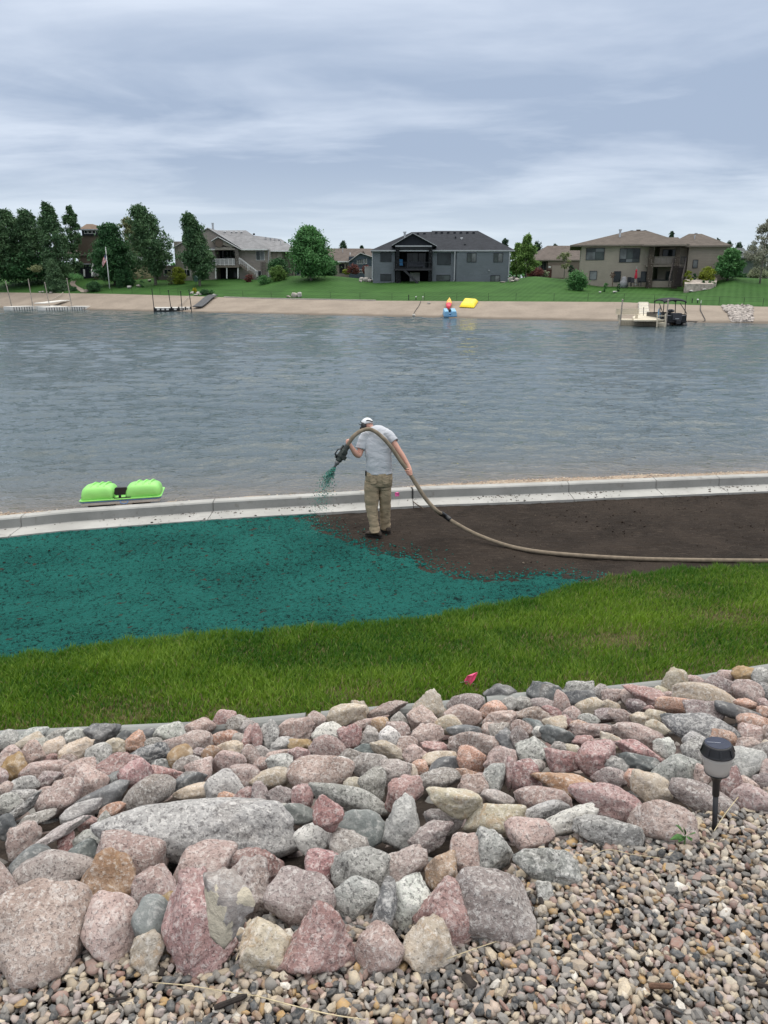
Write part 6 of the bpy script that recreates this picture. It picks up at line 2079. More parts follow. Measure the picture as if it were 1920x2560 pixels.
# ================================================================== TAUPE HOUSE WITH STONE PILLARS (right)
h = House('house', 'taupe house with brown roof, tall stone porch pillars and dark outside stairs', L5, 107.0, (300, 605))
M_TP = mat_siding('taupe_siding', (.43, .37, .31)); M_RFB = mat_shingle('brown_shingle', (.112, .094, .080))
M_LST = mat_ledge_stone('tan_ledgestone', ((.13, .105, .085), (.28, .235, .19), (.36, .32, .28)))
h.wall(-165, 205, 500, 640, M_TP, 0, 12)
h.wall(500, 205, 780, 640, M_TP, 3.2, 12.5, 'porch_back_wall')
h.wall(778, 222, 1140, 640, M_TP, 2.0, 12)
h.hip((-245, 200), (850, 205), (190, 66), (335, 66), 13.5, M_RFB, .8, fascia=M_TAUPETRIM)
h.hip((640, 216), (1190, 222), (700, 104), (812, 106), 12, M_RFB, .7, name='wing_roof', d=2.0, fascia=M_TAUPETRIM)
h.hip((455, 205), (855, 208), (560, 136), (690, 136), 8, M_RFB, .7, name='porch_roof', d=-1.4, fascia=M_TAUPETRIM)
h.wall(500, 208, 850, 216, M_TAUPETRIM, -1.3, 3.2, 'porch_soffit')
for (xa, xb, ya, yb) in ((497, 546, 470, 518), (738, 778, 702, 752)):
    a, b = h.p(xa, 212, -1.2), h.p(xb, 212, -1.2); c, d = h.p(ya, 618, -1.2), h.p(yb, 618, -1.2)
    m = MB(); dd = Vector((0, .75, 0)); cxm = (a.x + b.x) / 2 * .5 + (c.x + d.x) / 2 * .5; wt = (b.x - a.x) / 2 * .95; wb_ = (d.x - c.x) / 2 * 1.05
    zt, zb = a.z, c.z - .3
    xt = cxm
    m.rings([[Vector((xt - wb_, h.Y - 1.25, zb)), Vector((xt + wb_, h.Y - 1.25, zb)), Vector((xt + wb_, h.Y - .5, zb)), Vector((xt - wb_, h.Y - .5, zb))],
             [Vector((xt - wt, h.Y - 1.2, zt)), Vector((xt + wt, h.Y - 1.2, zt)), Vector((xt + wt, h.Y - .55, zt)), Vector((xt - wt, h.Y - .55, zt))]])
    m.build('stone_pillar', M_LST, h.root)
h.wall(460, 402, 780, 424, M_TAUPETRIM, -1.1, 3.2, 'balcony')
h.rail((535, 402), (724, 402), 74, 14, M_TAUPETRIM, -1.0, fill=pm('rail_cloth', (.19, .165, .15), .7, .25, .6))
h.rail((462, 404), (470, 404), 74, 3, M_TAUPETRIM, -1.0)
h.window(545, 258, 662, 335, M_DKTRIM, M_GLASS, 2, 1, 2.0, 3.18, 'balcony_door')
h.window(572, 470, 636, 556, M_DKTRIM, M_GLASSG, 1, 1, 2.4, 3.18, 'lower_door')
h.wall(508, 556, 694, 625, M_TP, -.6, -.4, 'low_wall'); h.wall(506, 550, 696, 560, M_DKTRIM, -.65, -.35, 'low_wall_cap')
h.window(205, 245, 385, 376, M_DKTRIM, [M_GLASS, M_GLASSL, M_GLASSG], 3, 1, 2.2, 0, trans=.24)
h.window(150, 470, 208, 568, M_DKTRIM, M_GLASS, 1, 1, 2.4, 0, 'lower_door'); h.window(398, 472, 456, 568, M_DKTRIM, M_GLASS, 1, 1, 2.4, 0, 'lower_door')
h.window(832, 360, 872, 434, M_DKTRIM, M_GLASSL, 1, 1, 2.2, 2.0)
h.steps((822, 412), (836, 612), Vector((-1.5, 0, 0)), 14, M_WOODB, M_WOODB, -1.2, .9, d1=-4.2)
MB().prism([h.p(768, 425, -1.3), h.p(820, 425, -1.3), h.p(834, 620, -4.0), h.p(762, 620, -4.0)], (0, .06, 0)).build('stair_riser_board', M_WOODB, h.root)
h.rail((772, 404), (818, 404), 72, 5, M_DKTRIM, -.9, 'landing_rail')
h.pipe(150, 60, 128, .14, M_METAL, 3.2, capw=1.5)
h.bump(265, 62, 40, 10, M_RFB, 6.7); h.bump(205, 68, 26, 8, M_RFB, 6.7); h.bump(325, 68, 26, 8, M_RFB, 6.7); h.bump(762, 102, 26, 8, M_GREYTRIM, 8, 'roof_box'); h.pipe(792, 126, 190, .06, M_METAL, 5, 'roof_pipe')
F_HOUSE = h
h.root.rotation_euler = (0, 0, rad(-13)); h.root.scale = (1.03, 1, 1)
hC = House.__new__(House); hC.__dict__.update(h.__dict__); hC.ox, hC.oy, hC.k = C3
hC.window(500, 260, 609, 334, M_DKTRIM, [M_GLASSL, M_GLASSG], 2, 1, 2.2, 0, trans=.70)
hC.window(520, 409, 562, 464, M_DKTRIM, M_GLASSL, 1, 1, 2.2, 0, 'lower_window')

# patio furniture in front of it
um = h.p(347, 600, -2.2)
t = thing('patio_umbrella', 'closed red umbrella standing on the patio of the taupe house', 'umbrella', um)
MB().lathe(um, [(.22, 0), (.22, .06), (.03, .08), (.03, 2.3)], 10).build('pole', M_METAL, t)
zt = h.p(352, 443, -2.2).z - um.z; zb_ = h.p(347, 542, -2.2).z - um.z
MB().lathe(um, [(.05, zb_ - .0), (.17, zb_ + .05), (.20, zb_ + .35), (.10, zt * .8), (.14, zt - .25), (.03, zt)], 10).build('folded_canopy', pm('red_canvas', (.42, .025, .05), .8, .15, 4.0), t)


def patio_chair(px, py, d, lab, mat, s=1.0):
    c = F_HOUSE.p(px, py, d)
    t = thing('patio_chair', lab, 'chair', c, 'chairs on the patio of the taupe house')
    MB().box((c.x - .26 * s, c.y - .25, c.z + .40 * s), (c.x + .26 * s, c.y + .25, c.z + .45 * s)).build('seat', mat, t)
    MB().obox(c + Vector((0, .24, .75 * s)), (.25 * s, 0, 0), (0, .02, 0), (0, .05, .32 * s)).build('backrest', mat, t)
    for sx in (-.24, .24):
        for sy in (-.22, .22): MB().bar(c + Vector((sx * s, sy, -.1)), c + Vector((sx * s, sy, .42 * s)), .045).build('leg', mat, t)


patio_chair(290, 608, -2.0, 'dark metal patio chair between the grey grill cover and the red umbrella', M_DKTRIM, 1.0)
patio_chair(322, 610, -2.6, 'dark metal patio chair tucked under the red umbrella', M_DKTRIM, .95)
patio_chair(385, 608, -2.2, 'dark patio chair between the red umbrella and a stone pillar', M_DKTRIM, .95)
c = h.p(425, 608, -2.0)
t = thing('patio_table', 'dark low patio table by the stone pillar of the taupe house', 'table', c)
MB().box((c.x - .55, c.y - .4, c.z + .55), (c.x + .55, c.y + .4, c.z + .62)).build('table_top', M_DKTRIM, t)
for sx in (-.48, .48):
    for sy in (-.34, .34): MB().bar(c + Vector((sx, sy, -.1)), c + Vector((sx, sy, .56)), .05).build('leg', M_DKTRIM, t)
c = h.p(232, 612, -1.6)
tag(MB().rings([[c + Vector((math.cos(a) * r * 1.15, math.sin(a) * r * .8, z)) for a in np.linspace(0, 6.283, 13)[:-1]] for z, r in ((-.2, .50), (.3, .48), (.6, .44), (.7, .36), (1.0, .28), (1.15, .2), (1.2, .1))]).build('grill_cover', pm('grey_cover', (.22, .22, .23), .7, .3, 2.5, .6, 5, .05), smooth=True), 'grey draped cover over a grill on the patio', 'grill cover')
c = h.p(124, 604, -1.4)
t = thing('garden_spinner', 'thin rusty garden spinner on a pole beside the lower door', 'garden ornament', c)
MB().tube([c - Vector((0, 0, .2)), h.p(124, 500, -1.4)], .04, 6).build('pole', pm('rust', (.09, .05, .035), .8), t)
cc = h.p(124, 505, -1.4)
for k in range(6):
    a = k * math.pi / 3
    MB().ellip(cc + Vector((math.cos(a) * .22, 0, math.sin(a) * .26)), Vector((math.cos(a), 0, math.sin(a))) * .17, (0, .03, 0), Vector((-math.sin(a), 0, math.cos(a))) * .09, 8, 6).build('blade', pm('rust_b', (.10, .06, .04), .8), t)

# ================================================================== GREY-ROOFED HOUSE WITH WHITE DECK (left of middle)
h = House('house', 'taupe house with pale grey roof, front gable and white railed deck with stairs', L2, 128.0, (1300, 800))
M_T2 = mat_siding('warm_grey_siding', (.41, .36, .325)); M_RFG = mat_shingle('pale_grey_shingle', (.215, .215, .222)); M_T3 = mat_siding('beige_siding', (.31, .275, .235))
M_DKS = pm('brown_lower_wall', (.15, .13, .12), .85, .15, 1.0); M_WST = mat_ledge_stone('pale_stone', ((.22, .20, .18), (.40, .38, .34), (.5, .48, .45)))
h.wall(450, 640, 730, 830, M_DKS, 1.6, 9, 'lower_wing_wall')
h.wall(715, 330, 1240, 830, M_T2, 0, 12)
h.wall(1240, 425, 1530, 830, M_NEARBLACK, 3.4, 12, 'porch_back_wall')  # recess shade painted on as a near-black wall in place of siding
h.gable((1135, 150), (690, 405), (1580, 420), -.4, 11.5, M_RFG, M_T2, M_WHITE, 1.8)
h.gable((1270, 268), (1180, 322), (1560, 428), -1.6, 6.0, M_RFG, M_T2, M_WHITE, 3.0, name='porch_gable')
MB().lathe(h.p(1285, 352, -1.36), [(.0, 0), (.62, .0), (.62, -.06), (.0, -.07)], 18, (0, 1, 0)).build('round_vent', pm('brown_vent', (.14, .11, .09), .8), h.root)
h.wall(1235, 405, 1545, 440, M_T2, -1.25, -.9, 'porch_beam')
h.wall(1492, 432, 1535, 640, M_WST, -1.4, -.8, 'stone_post')
h.wall(1190, 640, 1545, 668, M_TAUPETRIM, -1.5, 3.4, 'deck')
h.rail((1190, 640), (1490, 640), 80, 22, M_WHITE, -1.45, fill=pm('rail_grey', (.24, .24, .25), .6))
for x in (1240, 1385, 1530): h.bar(((x, 668), (x, 810)), .16, M_WHITE, 'deck_post', -1.3)
h.window(1260, 450, 1330, 555, M_WHITE, M_GLASS, 2, 1, 1.2, 3.38, 'patio_door'); h.window(1345, 450, 1480, 535, M_WHITE, M_GLASS, 3, 1, 1.6, 3.38)
h.window(1420, 690, 1520, 795, M_TAUPETRIM, M_GLASSG, 2, 1, 1.2, 3.38, 'lower_door')
h.window(803, 478, 860, 602, M_WHITE, [M_GLASS, M_GLASSG], 2, 1, 2.0, 0, 'arched_window')
h.window(575, 692, 665, 775, M_WHITE, M_GLASS, 2, 1, 1.8, 1.6, 'basement_window'); h.window(822, 697, 908, 778, M_WHITE, M_GLASS, 2, 1, 1.8, 0, 'basement_window'); h.window(990, 700, 1130, 770, M_WHITE, M_GLASSG, 3, 1, 1.8, 0, 'basement_window')
h.bar(((464, 650), (468, 830)), .3, M_T3, 'corner_post', 1.4)
h2 = House.__new__(House); h2.__dict__.update(h.__dict__); h2.ox, h2.oy, h2.k = L3
h2.wall(190, 335, 590, 740, M_T2, .5, 12)
h2.wall(590, 345, 755, 700, M_T3, 2.5, 12); h2.wall(755, 362, 900, 680, M_T3, 6.0, 14)
h2.hip((-330, 322), (560, 325), (-140, 82), (285, 82), 13.0, M_RFG, .6, fascia=M_WHITE)
h2.hip((120, 328), (905, 358), (400, 150), (740, 195), 13.5, M_RFG, .6, name='wing_roof', d=2.6, fascia=M_WHITE)
h2.steps((200, 520), (420, 690), Vector((0, 1.1, 0)), 12, M_TAUPETRIM, M_WHITE, -1.4, .95)
h2.window(418, 352, 520, 466, M_WHITE, [M_GLASSG, M_GLASSL], 2, 1, 1.8, .5); h2.window(578, 360, 606, 445, M_WHITE, M_GLASS, 1, 1, 1.6, 2.4)
h2.window(405, 608, 485, 700, M_WHITE, M_GLASS, 2, 1, 1.8, .5, 'basement_window')
h2.wall(672, 372, 682, 425, M_TAUPETRIM, 2.4, 2.55, 'wall_panel'); h2.bar(((580, 340), (578, 690)), .12, M_GREYTRIM, 'downpipe', .3)
h.pipe(1205, 100, 160, .17, M_METAL, 3.5, capw=1.25)
for x, y in ((98, 96), (158, 95), (226, 96), (8, 92)): h2.bump(x, y, 30, 8, M_WHITE, 5.6)
for x, y in ((540, 172), (600, 183), (658, 190), (712, 200)): h2.bump(x, y, 22, 7, M_GREYTRIM, 8.4)
for x, y, w in ((252, 200, 26), (340, 178, 24), (300, 202, 14), (312, 152, 12), (388, 128, 24)): h2.bump(x, y, w, 14, M_DKTRIM, 3.2 + (230 - y) * .02, 'roof_box')
h2.pipe(737, 230, 300, .05, M_METAL, 5.5, 'roof_pipe')
# grill on that deck
c = h.p(1455, 640, -.4)
t = thing('barbecue', 'black barbecue on the white railed deck', 'barbecue', c)
MB().ellip(c + Vector((0, 0, .95)), (.45, 0, 0), (0, .3, 0), (0, 0, .25), 12, 8).build('hood', M_BLK, t, smooth=True)
MB().box((c.x - .4, c.y - .25, c.z), (c.x + .4, c.y + .25, c.z + .8)).build('cart', M_BLK, t)
# trellis and white yard fence, bins, parked car beyond
c = h2.p(512, 690, .3)
t = thing('trellis', 'weathered grey wooden trellis against the taupe wall', 'trellis', c)
mt = pm('trellis_wood', (.14, .12, .11), .85)
for x in (480, 500, 520, 540): h2_ = MB().bar(h2.p(x, 690, .3), h2.p(x, 490, .3), .06).build('slat', mt, t)
for y in (500, 540, 580, 620, 660): MB().bar(h2.p(472, y, .24), h2.p(545, y, .24), .05).build('slat', mt, t)
yf = House('yard_fence', 'tall white plastic fence between grey-roofed house and round maple', L3, 138, (910, 660), 'fence')
for i in range(9):
    x = 795 + i * 24
    yf.wall(x, 500 + i * 5, x + 23, 690, M_WHITE, .0, .06, 'board')
for x in (795, 905, 1005): yf.bar(((x, 500), (x, 690)), .16, M_WHITE, 'post', -.1)
ga = House('garden_arch', 'thin black metal garden arch in front of the white fence', L3, 134, (870, 665), 'garden arch')
ga.bar(((845, 668), (843, 560), (862, 545), (884, 560), (886, 668)), .07, M_BLK, 'arch_frame'); ga.bar(((920, 665), (918, 545)), .06, M_BLK, 'post')
for (x, lab) in ((943, 'dark blue wheelie bin against the white fence'), (1030, 'dark blue wheelie bin beside the parked red car')):
    c = P(560 + x / 5.184, 560 + 652 / 5.184, 136.5); t = thing('wheelie_bin', lab, 'bin', c, 'bins by the white fence')
    MB().rings([[c + Vector((sx * w, sy * w, z)) for sx, sy in ((-1, -1), (1, -1), (1, 1), (-1, 1))] for z, w in ((-.1, .36), (1.0, .46))]).build('bin_body', pm('bin_blue', (.012, .02, .06), .5), t)
    MB().box((c.x - .5, c.y - .5, c.z + 1.0), (c.x + .5, c.y + .5, c.z + 1.1)).build('lid', pm('bin_lid', (.015, .025, .07), .5), t, bevel=.03)
c = P(560 + 1062 / 5.184, 560 + 655 / 5.184, 141)
t = thing('parked_car', 'silver and red car parked behind the round maple', 'car', c)
rr = []
for x_, zlo, zhi in ((-2.1, .35, .75), (-1.9, .25, .9), (-1.1, .25, 1.0), (-.6, .25, 1.45), (.8, .25, 1.48), (1.4, .25, 1.0), (2.0, .25, .9), (2.15, .4, .7)):
    rr.append([c + Vector((x_, y_ * .85, z_)) for y_, z_ in ((-1, zlo), (1, zlo), (1, (zlo + zhi) * .55), (.75, zhi), (-.75, zhi), (-1, (zlo + zhi) * .55))])
MB().rings(rr).build('body', pm('car_paint', (.30, .05, .05), .3, .1, 1, spec=.5), t, bevel=.04)
for sx in (-1.35, 1.35): MB().lathe(c + Vector((sx, -.86, .32)), [(.32, -.02), (.32, .2)], 14, (0, 1, 0)).build('wheel', M_BLK, t)
MB().box((c.x - .5, c.y - .80, c.z + 1.0), (c.x + .8, c.y - .74, c.z + 1.38)).build('side_window', M_GLASS, t)

# ================================================================== SMALLER HOUSES BEHIND
h = House('house', 'low tan house with brown roof, dark door and pale eaves behind the maple', L3, 158, (1520, 640))
M_RF3 = mat_shingle('dusty_brown_shingle', (.120, .100, .088)); M_TAN = mat_siding('tan_siding', (.33, .285, .24))
h.wall(1360, 485, 1625, 720, M_TAN, 0, 10)
h.hip((1310, 480), (1720, 485), (1330, 316), (1900, 318), 12, M_RF3, .6, fascia=M_WHITE)
h.window(1494, 518, 1558, 635, M_TAUPETRIM, M_NEARBLACK, 1, 1, 1.2, 0, 'front_door'); h.window(1420, 512, 1450, 580, M_TAUPETRIM, M_GLASS, 1, 1, 1.2, 0); h.window(1582, 525, 1594, 580, M_TAUPETRIM, M_GLASS, 1, 1, 1.0, 0)
h.pipe(1540, 318, 370, .07, M_METAL, 4, 'roof_pipe'); h.pipe(1635, 380, 420, .10, M_WHITE, 2.5)
h = House('house', 'small slate blue house with white trimmed gable and three white windows', C2, 156, (685, 372))
M_SB = mat_siding('slate_blue_siding', (.085, .108, .14))
h.wall(602, 262, 748, 400, M_SB, 0, 9)
h.gable((676, 238), (602, 292), (752, 264), -.5, 6, M_RF3, M_SB, M_WHITE, 2.2)
h.hip((715, 262), (800, 262), (690, 212), (830, 212), 10, M_RF3, .3, d=.6, fascia=M_WHITE)
h.window(656, 268, 694, 310, M_WHITE, M_GLASSG, 3, 1, 1.6, 0); h.window(706, 268, 717, 308, M_WHITE, M_GLASSG, 1, 1, 1.6, 0); h.window(652, 347, 690, 367, M_WHITE, M_GLASSG, 4, 1, 1.2, 0, 'basement_window')
c = P(640 + 728 / 2.592, 540 + 395 / 2.592, 121)
tag(MB().box((c.x - .55, c.y - .4, c.z - .2), (c.x + .55, c.y + .4, c.z + 1.45)).box((c.x - .6, c.y - .45, c.z + 1.45), (c.x + .6, c.y + .45, c.z + 1.52)).build('utility_box', pm('pale_steel', (.36, .36, .35), .6, .1, 2.0), bevel=.02), 'pale grey utility box by the corner of the blue-grey house', 'utility box')
h = House('house', 'low brown ranch house with arched window and wide beige garage door', C3, 150, (300, 435))
M_BRN = mat_siding('brown_siding', (.23, .175, .15))
h.wall(155, 335, 232, 460, M_DKS, 0, 10, 'entry_wall'); h.wall(232, 335, 520, 460, M_BRN, -.6, 10)
h.hip((140, 336), (560, 336), (230, 244), (520, 244), 13, M_RF3, .8, fascia=M_TAUPETRIM)
h.window(186, 350, 220, 405, M_TAUPETRIM, M_GLASS, 2, 1, 1.4, 0, 'arched_window')
h.wall(258, 372, 372, 452, pm('garage_beige', (.27, .225, .19), .7, .06, 1.0), -.66, -.55, 'garage_door'); h.wall(218, 398, 256, 452, mat_ledge_stone('red_brick', ((.10, .05, .04), (.16, .08, .06), (.2, .12, .1))), -.68, -.4, 'brick_pier')
h.wall(236, 378, 252, 386, M_WHITE, -.66, -.60, 'wall_sign')
h = House('house', 'brown house behind trees with three small white clerestory windows under the roof', L1, 136, (1150, 680))
M_DBR = mat_siding('dark_brown_siding', (.15, .115, .09)); M_DBL = pm('dark_navy_wall', (.012, .014, .022), .8, .2, .8)
h.hip((1020, 62), (1330, 68), (1120, 0), (1200, 0), 8, mat_shingle('warm_brown_shingle', (.16, .115, .085)), .5, fascia=M_GREYTRIM)
h.wall(1060, 75, 1265, 150, M_DKTRIM, 0, 7, 'clerestory_wall')
for xa in (1096, 1150, 1204): h.window(xa, 86, xa + 34, 120, M_WHITE, M_GLASS, 1, 1, 2.4, 0, 'clerestory_window')
h.wall(1000, 150, 1290, 530, M_DBR, .3, 8, 'upper_wall'); h.hip((560, 400), (1420, 400), (800, 250), (1300, 250), 12, M_RF3, .5, name='lower_roof', d=.5)
h.wall(560, 520, 1500, 730, M_DBL, .2, 9, 'lower_wall'); h.wall(735, 512, 1200, 524, M_GREYTRIM, -.3, .2, 'deck_edge')
h.steps((1215, 560), (1190, 680), Vector((1.5, 0, 0)), 9, M_WHITE, M_WHITE, -.4, .9, d1=-2.6)
h.bar(((1088, 585), (1094, 680)), .22, M_WHITE, 'deck_post', -.6)
c = P(1410 / 5.184, 560 + 680 / 5.184, 131)
t = thing('lawn_swing', 'white wooden lawn swing seat beside the flagpole', 'swing seat', c)
MB().box((c.x - 1.0, c.y - .3, c.z + .45), (c.x + 1.0, c.y + .3, c.z + .55)).build('seat', M_WHITE, t); MB().obox(c + Vector((0, .35, 1.0)), (1.0, 0, 0), (0, .03, 0), (0, .1, .45)).build('backrest', M_WHITE, t)
for sx in (-1.15, 1.15):
    for sy in (-.5, .5): MB().bar(c + Vector((sx, sy, -.1)), c + Vector((sx, 0, 1.9)), .10).build('leg', M_WHITE, t)
MB().bar(c + Vector((-1.2, 0, 1.9)), c + Vector((1.2, 0, 1.9)), .10).build('top_bar', M_WHITE, t)
h = House('house', 'white sided house end with grey roof seen between maple and poplar', L2, 146, (200, 640))
h.wall(90, 430, 250, 660, mat_siding('white_siding', (.52, .53, .54)), 0, 9); h.hip((40, 432), (262, 436), (110, 392), (180, 392), 9, M_RF3, .4, fascia=M_WHITE)
h = House('house', 'grey-green house with white trimmed gable behind the bright round maple', L5, 138, (1480, 520))
M_GG = mat_siding('grey_green_siding', (.17, .195, .195)); M_RGG = mat_shingle('green_grey_shingle', (.085, .095, .092))
h.wall(1160, 296, 1560, 545, M_GG, .8, 10); h.hip((1120, 296), (1470, 296), (1150, 236), (1420, 236), 11, M_RGG, .5, fascia=M_GREYTRIM)
h.gable((1386, 264), (1270, 315), (1560, 345), -.4, 6, M_RGG, M_GG, M_WHITE, 2.6); h.wall(1310, 330, 1520, 378, M_GG, -.05, .8, 'gable_wall')
h.wall(1250, 400, 1395, 530, M_WHITE, .6, .75, 'garage_door'); h.wall(1395, 380, 1445, 470, M_GG, .2, .7, 'porch_wall'); h.wall(1398, 455, 1442, 525, mat_ledge_stone('brown_brick', ((.07, .05, .045), (.13, .09, .07), (.16, .12, .1))), .05, .6, 'brick_pier')
h.wall(1385, 370, 1560, 380, M_WHITE, -.1, .7, 'porch_beam'); h.bar(((1450, 380), (1446, 520)), .2, M_WHITE, 'porch_post', 0)
h = House('house', 'grey house corner with white eave at the end of the far lawn', L5, 112, (1680, 520))
h.wall(1648, 310, 1900, 545, M_GG, 0, 9); h.gable((1760, 240), (1632, 318), (1900, 330), -.6, 9, M_RGG, M_GG, M_WHITE, 2.6); h.bar(((1646, 330), (1640, 500)), .14, M_WHITE, 'downpipe', -.1)
# ================================================================== TREES AND SHRUBS
def mat_leaf(name, a, b, tr=.22):
    m, nt, bs, out = nmat(name)
    pos = npos(nt)
    at = nattr(nt)
    c = nmix(nt, nmap(nt, nnoise(nt, pos, .5, 4.0, .6), .3, .7), a, b)
    c = nmix(nt, 1.0, c, at, 'MULTIPLY')
    nt.links.new(c, bs.inputs['Base Color']); setp(bs, .55, .25)
    t = nt.nodes.new('ShaderNodeBsdfTranslucent'); nt.links.new(c, t.inputs[0])
    mx = nt.nodes.new('ShaderNodeMixShader'); mx.inputs[0].default_value = tr
    nt.links.new(bs.outputs[0], mx.inputs[1]); nt.links.new(t.outputs[0], mx.inputs[2]); nt.links.new(mx.outputs[0], out.inputs[0])
    return m


ML_POP = mat_leaf('poplar_leaf', (0.054, 0.117, 0.054), (0.110, 0.200, 0.088)); ML_MAP = mat_leaf('dark_maple_leaf', (0.034, 0.103, 0.039), (0.064, 0.161, 0.059))
ML_MID = mat_leaf('maple_leaf', (0.073, 0.195, 0.064), (0.126, 0.293, 0.098)); ML_LITE = mat_leaf('light_leaf', (.13, .23, .06), (.20, .32, .085))
ML_OLV = mat_leaf('willow_leaf', (0.182, 0.220, 0.103), (0.281, 0.305, 0.151)); ML_CON = mat_leaf('conifer_needle', (0.034, 0.073, 0.044), (0.064, 0.117, 0.064), .08)
ML_JUN = mat_leaf('juniper_spray', (.075, .150, .070), (.115, .20, .095), .1); ML_YEL = mat_leaf('golden_leaf', (.20, .25, .025), (.28, .33, .045)); ML_RED = mat_leaf('barberry_leaf', (0.146, 0.054, 0.049), (0.220, 0.086, 0.069))
ML_BIR = mat_leaf('birch_leaf', (0.208, 0.215, 0.161), (0.366, 0.366, 0.281)); ML_SAGE = mat_leaf('sage_leaf', (0.281, 0.318, 0.208), (0.415, 0.450, 0.293))
M_BARK = pm('tree_bark', (.085, .072, .062), .9, .25, 6.0, .6, 20, .03); M_BIRCH = pm('pale_bark', (.38, .35, .32), .85, .3, 3.0); M_PALEBARK = pm('grey_bark', (.20, .18, .155), .9, .25, 4.0)

LEAF_SEED = [500]


def leaf_cloud(C, nrm_bias, size, r, aspect=1.5):
    """two-triangle leaf sprays at the points C"""
    n = len(C)
    d = r.normal(size=(n, 3)) + nrm_bias; d /= np.linalg.norm(d, axis=1)[:, None]
    a = np.cross(d, r.normal(size=(n, 3))); a /= np.linalg.norm(a, axis=1)[:, None]
    b = np.cross(d, a)
    s = size * (.6 + .8 * r.random(n))[:, None]
    V = np.stack([C - a * s * aspect, C - b * s * .55 + d * s * .15, C + a * s * aspect, C + b * s * .55 + d * s * .15], 1)
    i = (np.arange(n) * 4)[:, None]
    F = np.concatenate([i + np.array([[0, 1, 2]]), i + np.array([[0, 2, 3]])])
    col = np.repeat((.55 + .9 * r.random(n) ** 1.3)[:, None] * np.ones((1, 3)), 4, axis=0)
    return V.reshape(-1, 3), F, col


def crown_points(r, base, H, Wd, n, style, lean, z0):
    """points of the foliage; base at the trunk foot, H height, Wd width, z0 where the crown begins (share of H)"""
    if style == 'poplar': env = lambda t: np.clip(1.02 - t, 0.01, 1) ** .52 * np.minimum(1, (t + .10) * 3.0) * 1.22
    elif style == 'round': env = lambda t: np.clip(1.03 - t, 0.01, 1) ** .50 * np.minimum(1, (t + .16) * 2.6) * 1.12
    elif style == 'cone': env = lambda t: np.clip(1.04 - t, .02, 1) ** .78 * np.minimum(1, (t + .08) * 6)
    elif style == 'spire': env = lambda t: np.clip(1.02 - t, .02, 1) ** .95 * np.minimum(1, (t + .1) * 5)
    else: env = lambda t: np.clip(1 - (1.9 * t - .9) ** 2, .03, 1) ** .5
    n = int(n * 2.5); k = max(16, int(n / (95 if style in ('poplar', 'round') else 52)))
    t = r.random(k) ** (1.0 if style == 'spire' else .85 if style in ('poplar', 'round') else 1.25)
    ph = r.random(k) * 2 * math.pi
    rr = env(t) * Wd / 2 * np.sqrt(r.uniform(.18, 1.0, k)) * (1 + (.24 if style in ('poplar', 'round') else .14) * r.normal(size=k))
    cx = rr * np.cos(ph); cy = rr * np.sin(ph) * .9; cz = H * (z0 + (1 - z0) * t)
    csz = Wd * (.085 + .075 * r.random(k)) * {'cone': .75, 'spire': 1.5}.get(style, 1)
    if style in ('poplar', 'round'): csz = csz * (.55 + .45 * env(t))
    kk = r.integers(k, size=n)
    P_ = r.normal(size=(n, 3)) * (csz[kk] * .62)[:, None]
    P_[:, 2] *= .75
    if style in ('cone', 'spire'): P_[:, 2] -= .35 * np.hypot(P_[:, 0], P_[:, 1])
    if style == 'poplar': P_[:, 2] *= 1.25
    C = np.stack([cx[kk], cy[kk], cz[kk]], -1) + P_
    tt = np.clip(C[:, 2] / H, 0, 1.1)
    C[:, 0] += lean * H * tt ** 2.2
    return C + np.array(base), (np.stack([cx, cy, cz], -1) + np.array([1, 0, 0]) * (lean * H * np.clip(cz / H, 0, 1) ** 2.2)[:, None])


def plant(name, label, cat, crop, cx, top, base, w, Y=None, style='round', mat=None, bark=None, n=3000, leaf=.22, lean=0.0, z0=.12, group=None, trunk_w=None, base_pt=None):
    ox, oy, k = crop
    bx_, by_ = ox + cx / k, oy + base / k
    if Y is None: g = fhit(bx_, by_)
    else:
        g = P(bx_, by_, Y)
    s = mpp(bx_, by_, g.y)
    H = max((base - top) / k * s, .3); Wd = w / k * s
    if Y is not None and Y < 128:
        gz = far_z(g.x, g.y)
        if 0 < g.z - gz < 2.5: H += g.z - gz; g = Vector((g.x, g.y, gz))
    LEAF_SEED[0] += 1
    r = np.random.default_rng(LEAF_SEED[0])
    C, lim = crown_points(r, g, H * .91, Wd * {'round': .86, 'poplar': .90}.get(style, 1), n, style, lean, z0)
    V, F, col = leaf_cloud(C, np.array([0, -.1, .5]), leaf * .60, r)
    if trunk_w:
        t = thing(name, label, cat, g, group)
        V = V - np.array(g)
        link('crown', fast_mesh('crown', V, F, [mat], col), t)
        m = MB(); m.tube([g - Vector((0, 0, .3)), g + Vector((lean * H * .02, 0, H * .25)), g + Vector((lean * H * .15, 0, H * .5)), g + Vector((lean * H * .55, 0, H * .8))], [trunk_w * 1.25, trunk_w, trunk_w * .7, trunk_w * .2], 8)
        for i in r.choice(len(lim), size=min(16, len(lim)), replace=False):
            q = Vector(lim[i]) + g; f = min(.75, max(.12, (q.z - g.z) / H * .72))
            a0 = g + Vector((lean * H * f ** 2.2, 0, H * f))
            m.tube([a0, (a0 + q) / 2 + Vector((0, 0, .04 * H)), q], [trunk_w * .38, trunk_w * .24, trunk_w * .08], 5, cap=False)
        m.build('trunk', bark or M_BARK, t, smooth=True)
        return t
    off = np.array(g)
    o = link(name, fast_mesh(name, V - off, F, [mat], col), None, g)
    return tag(o, label, cat, group)


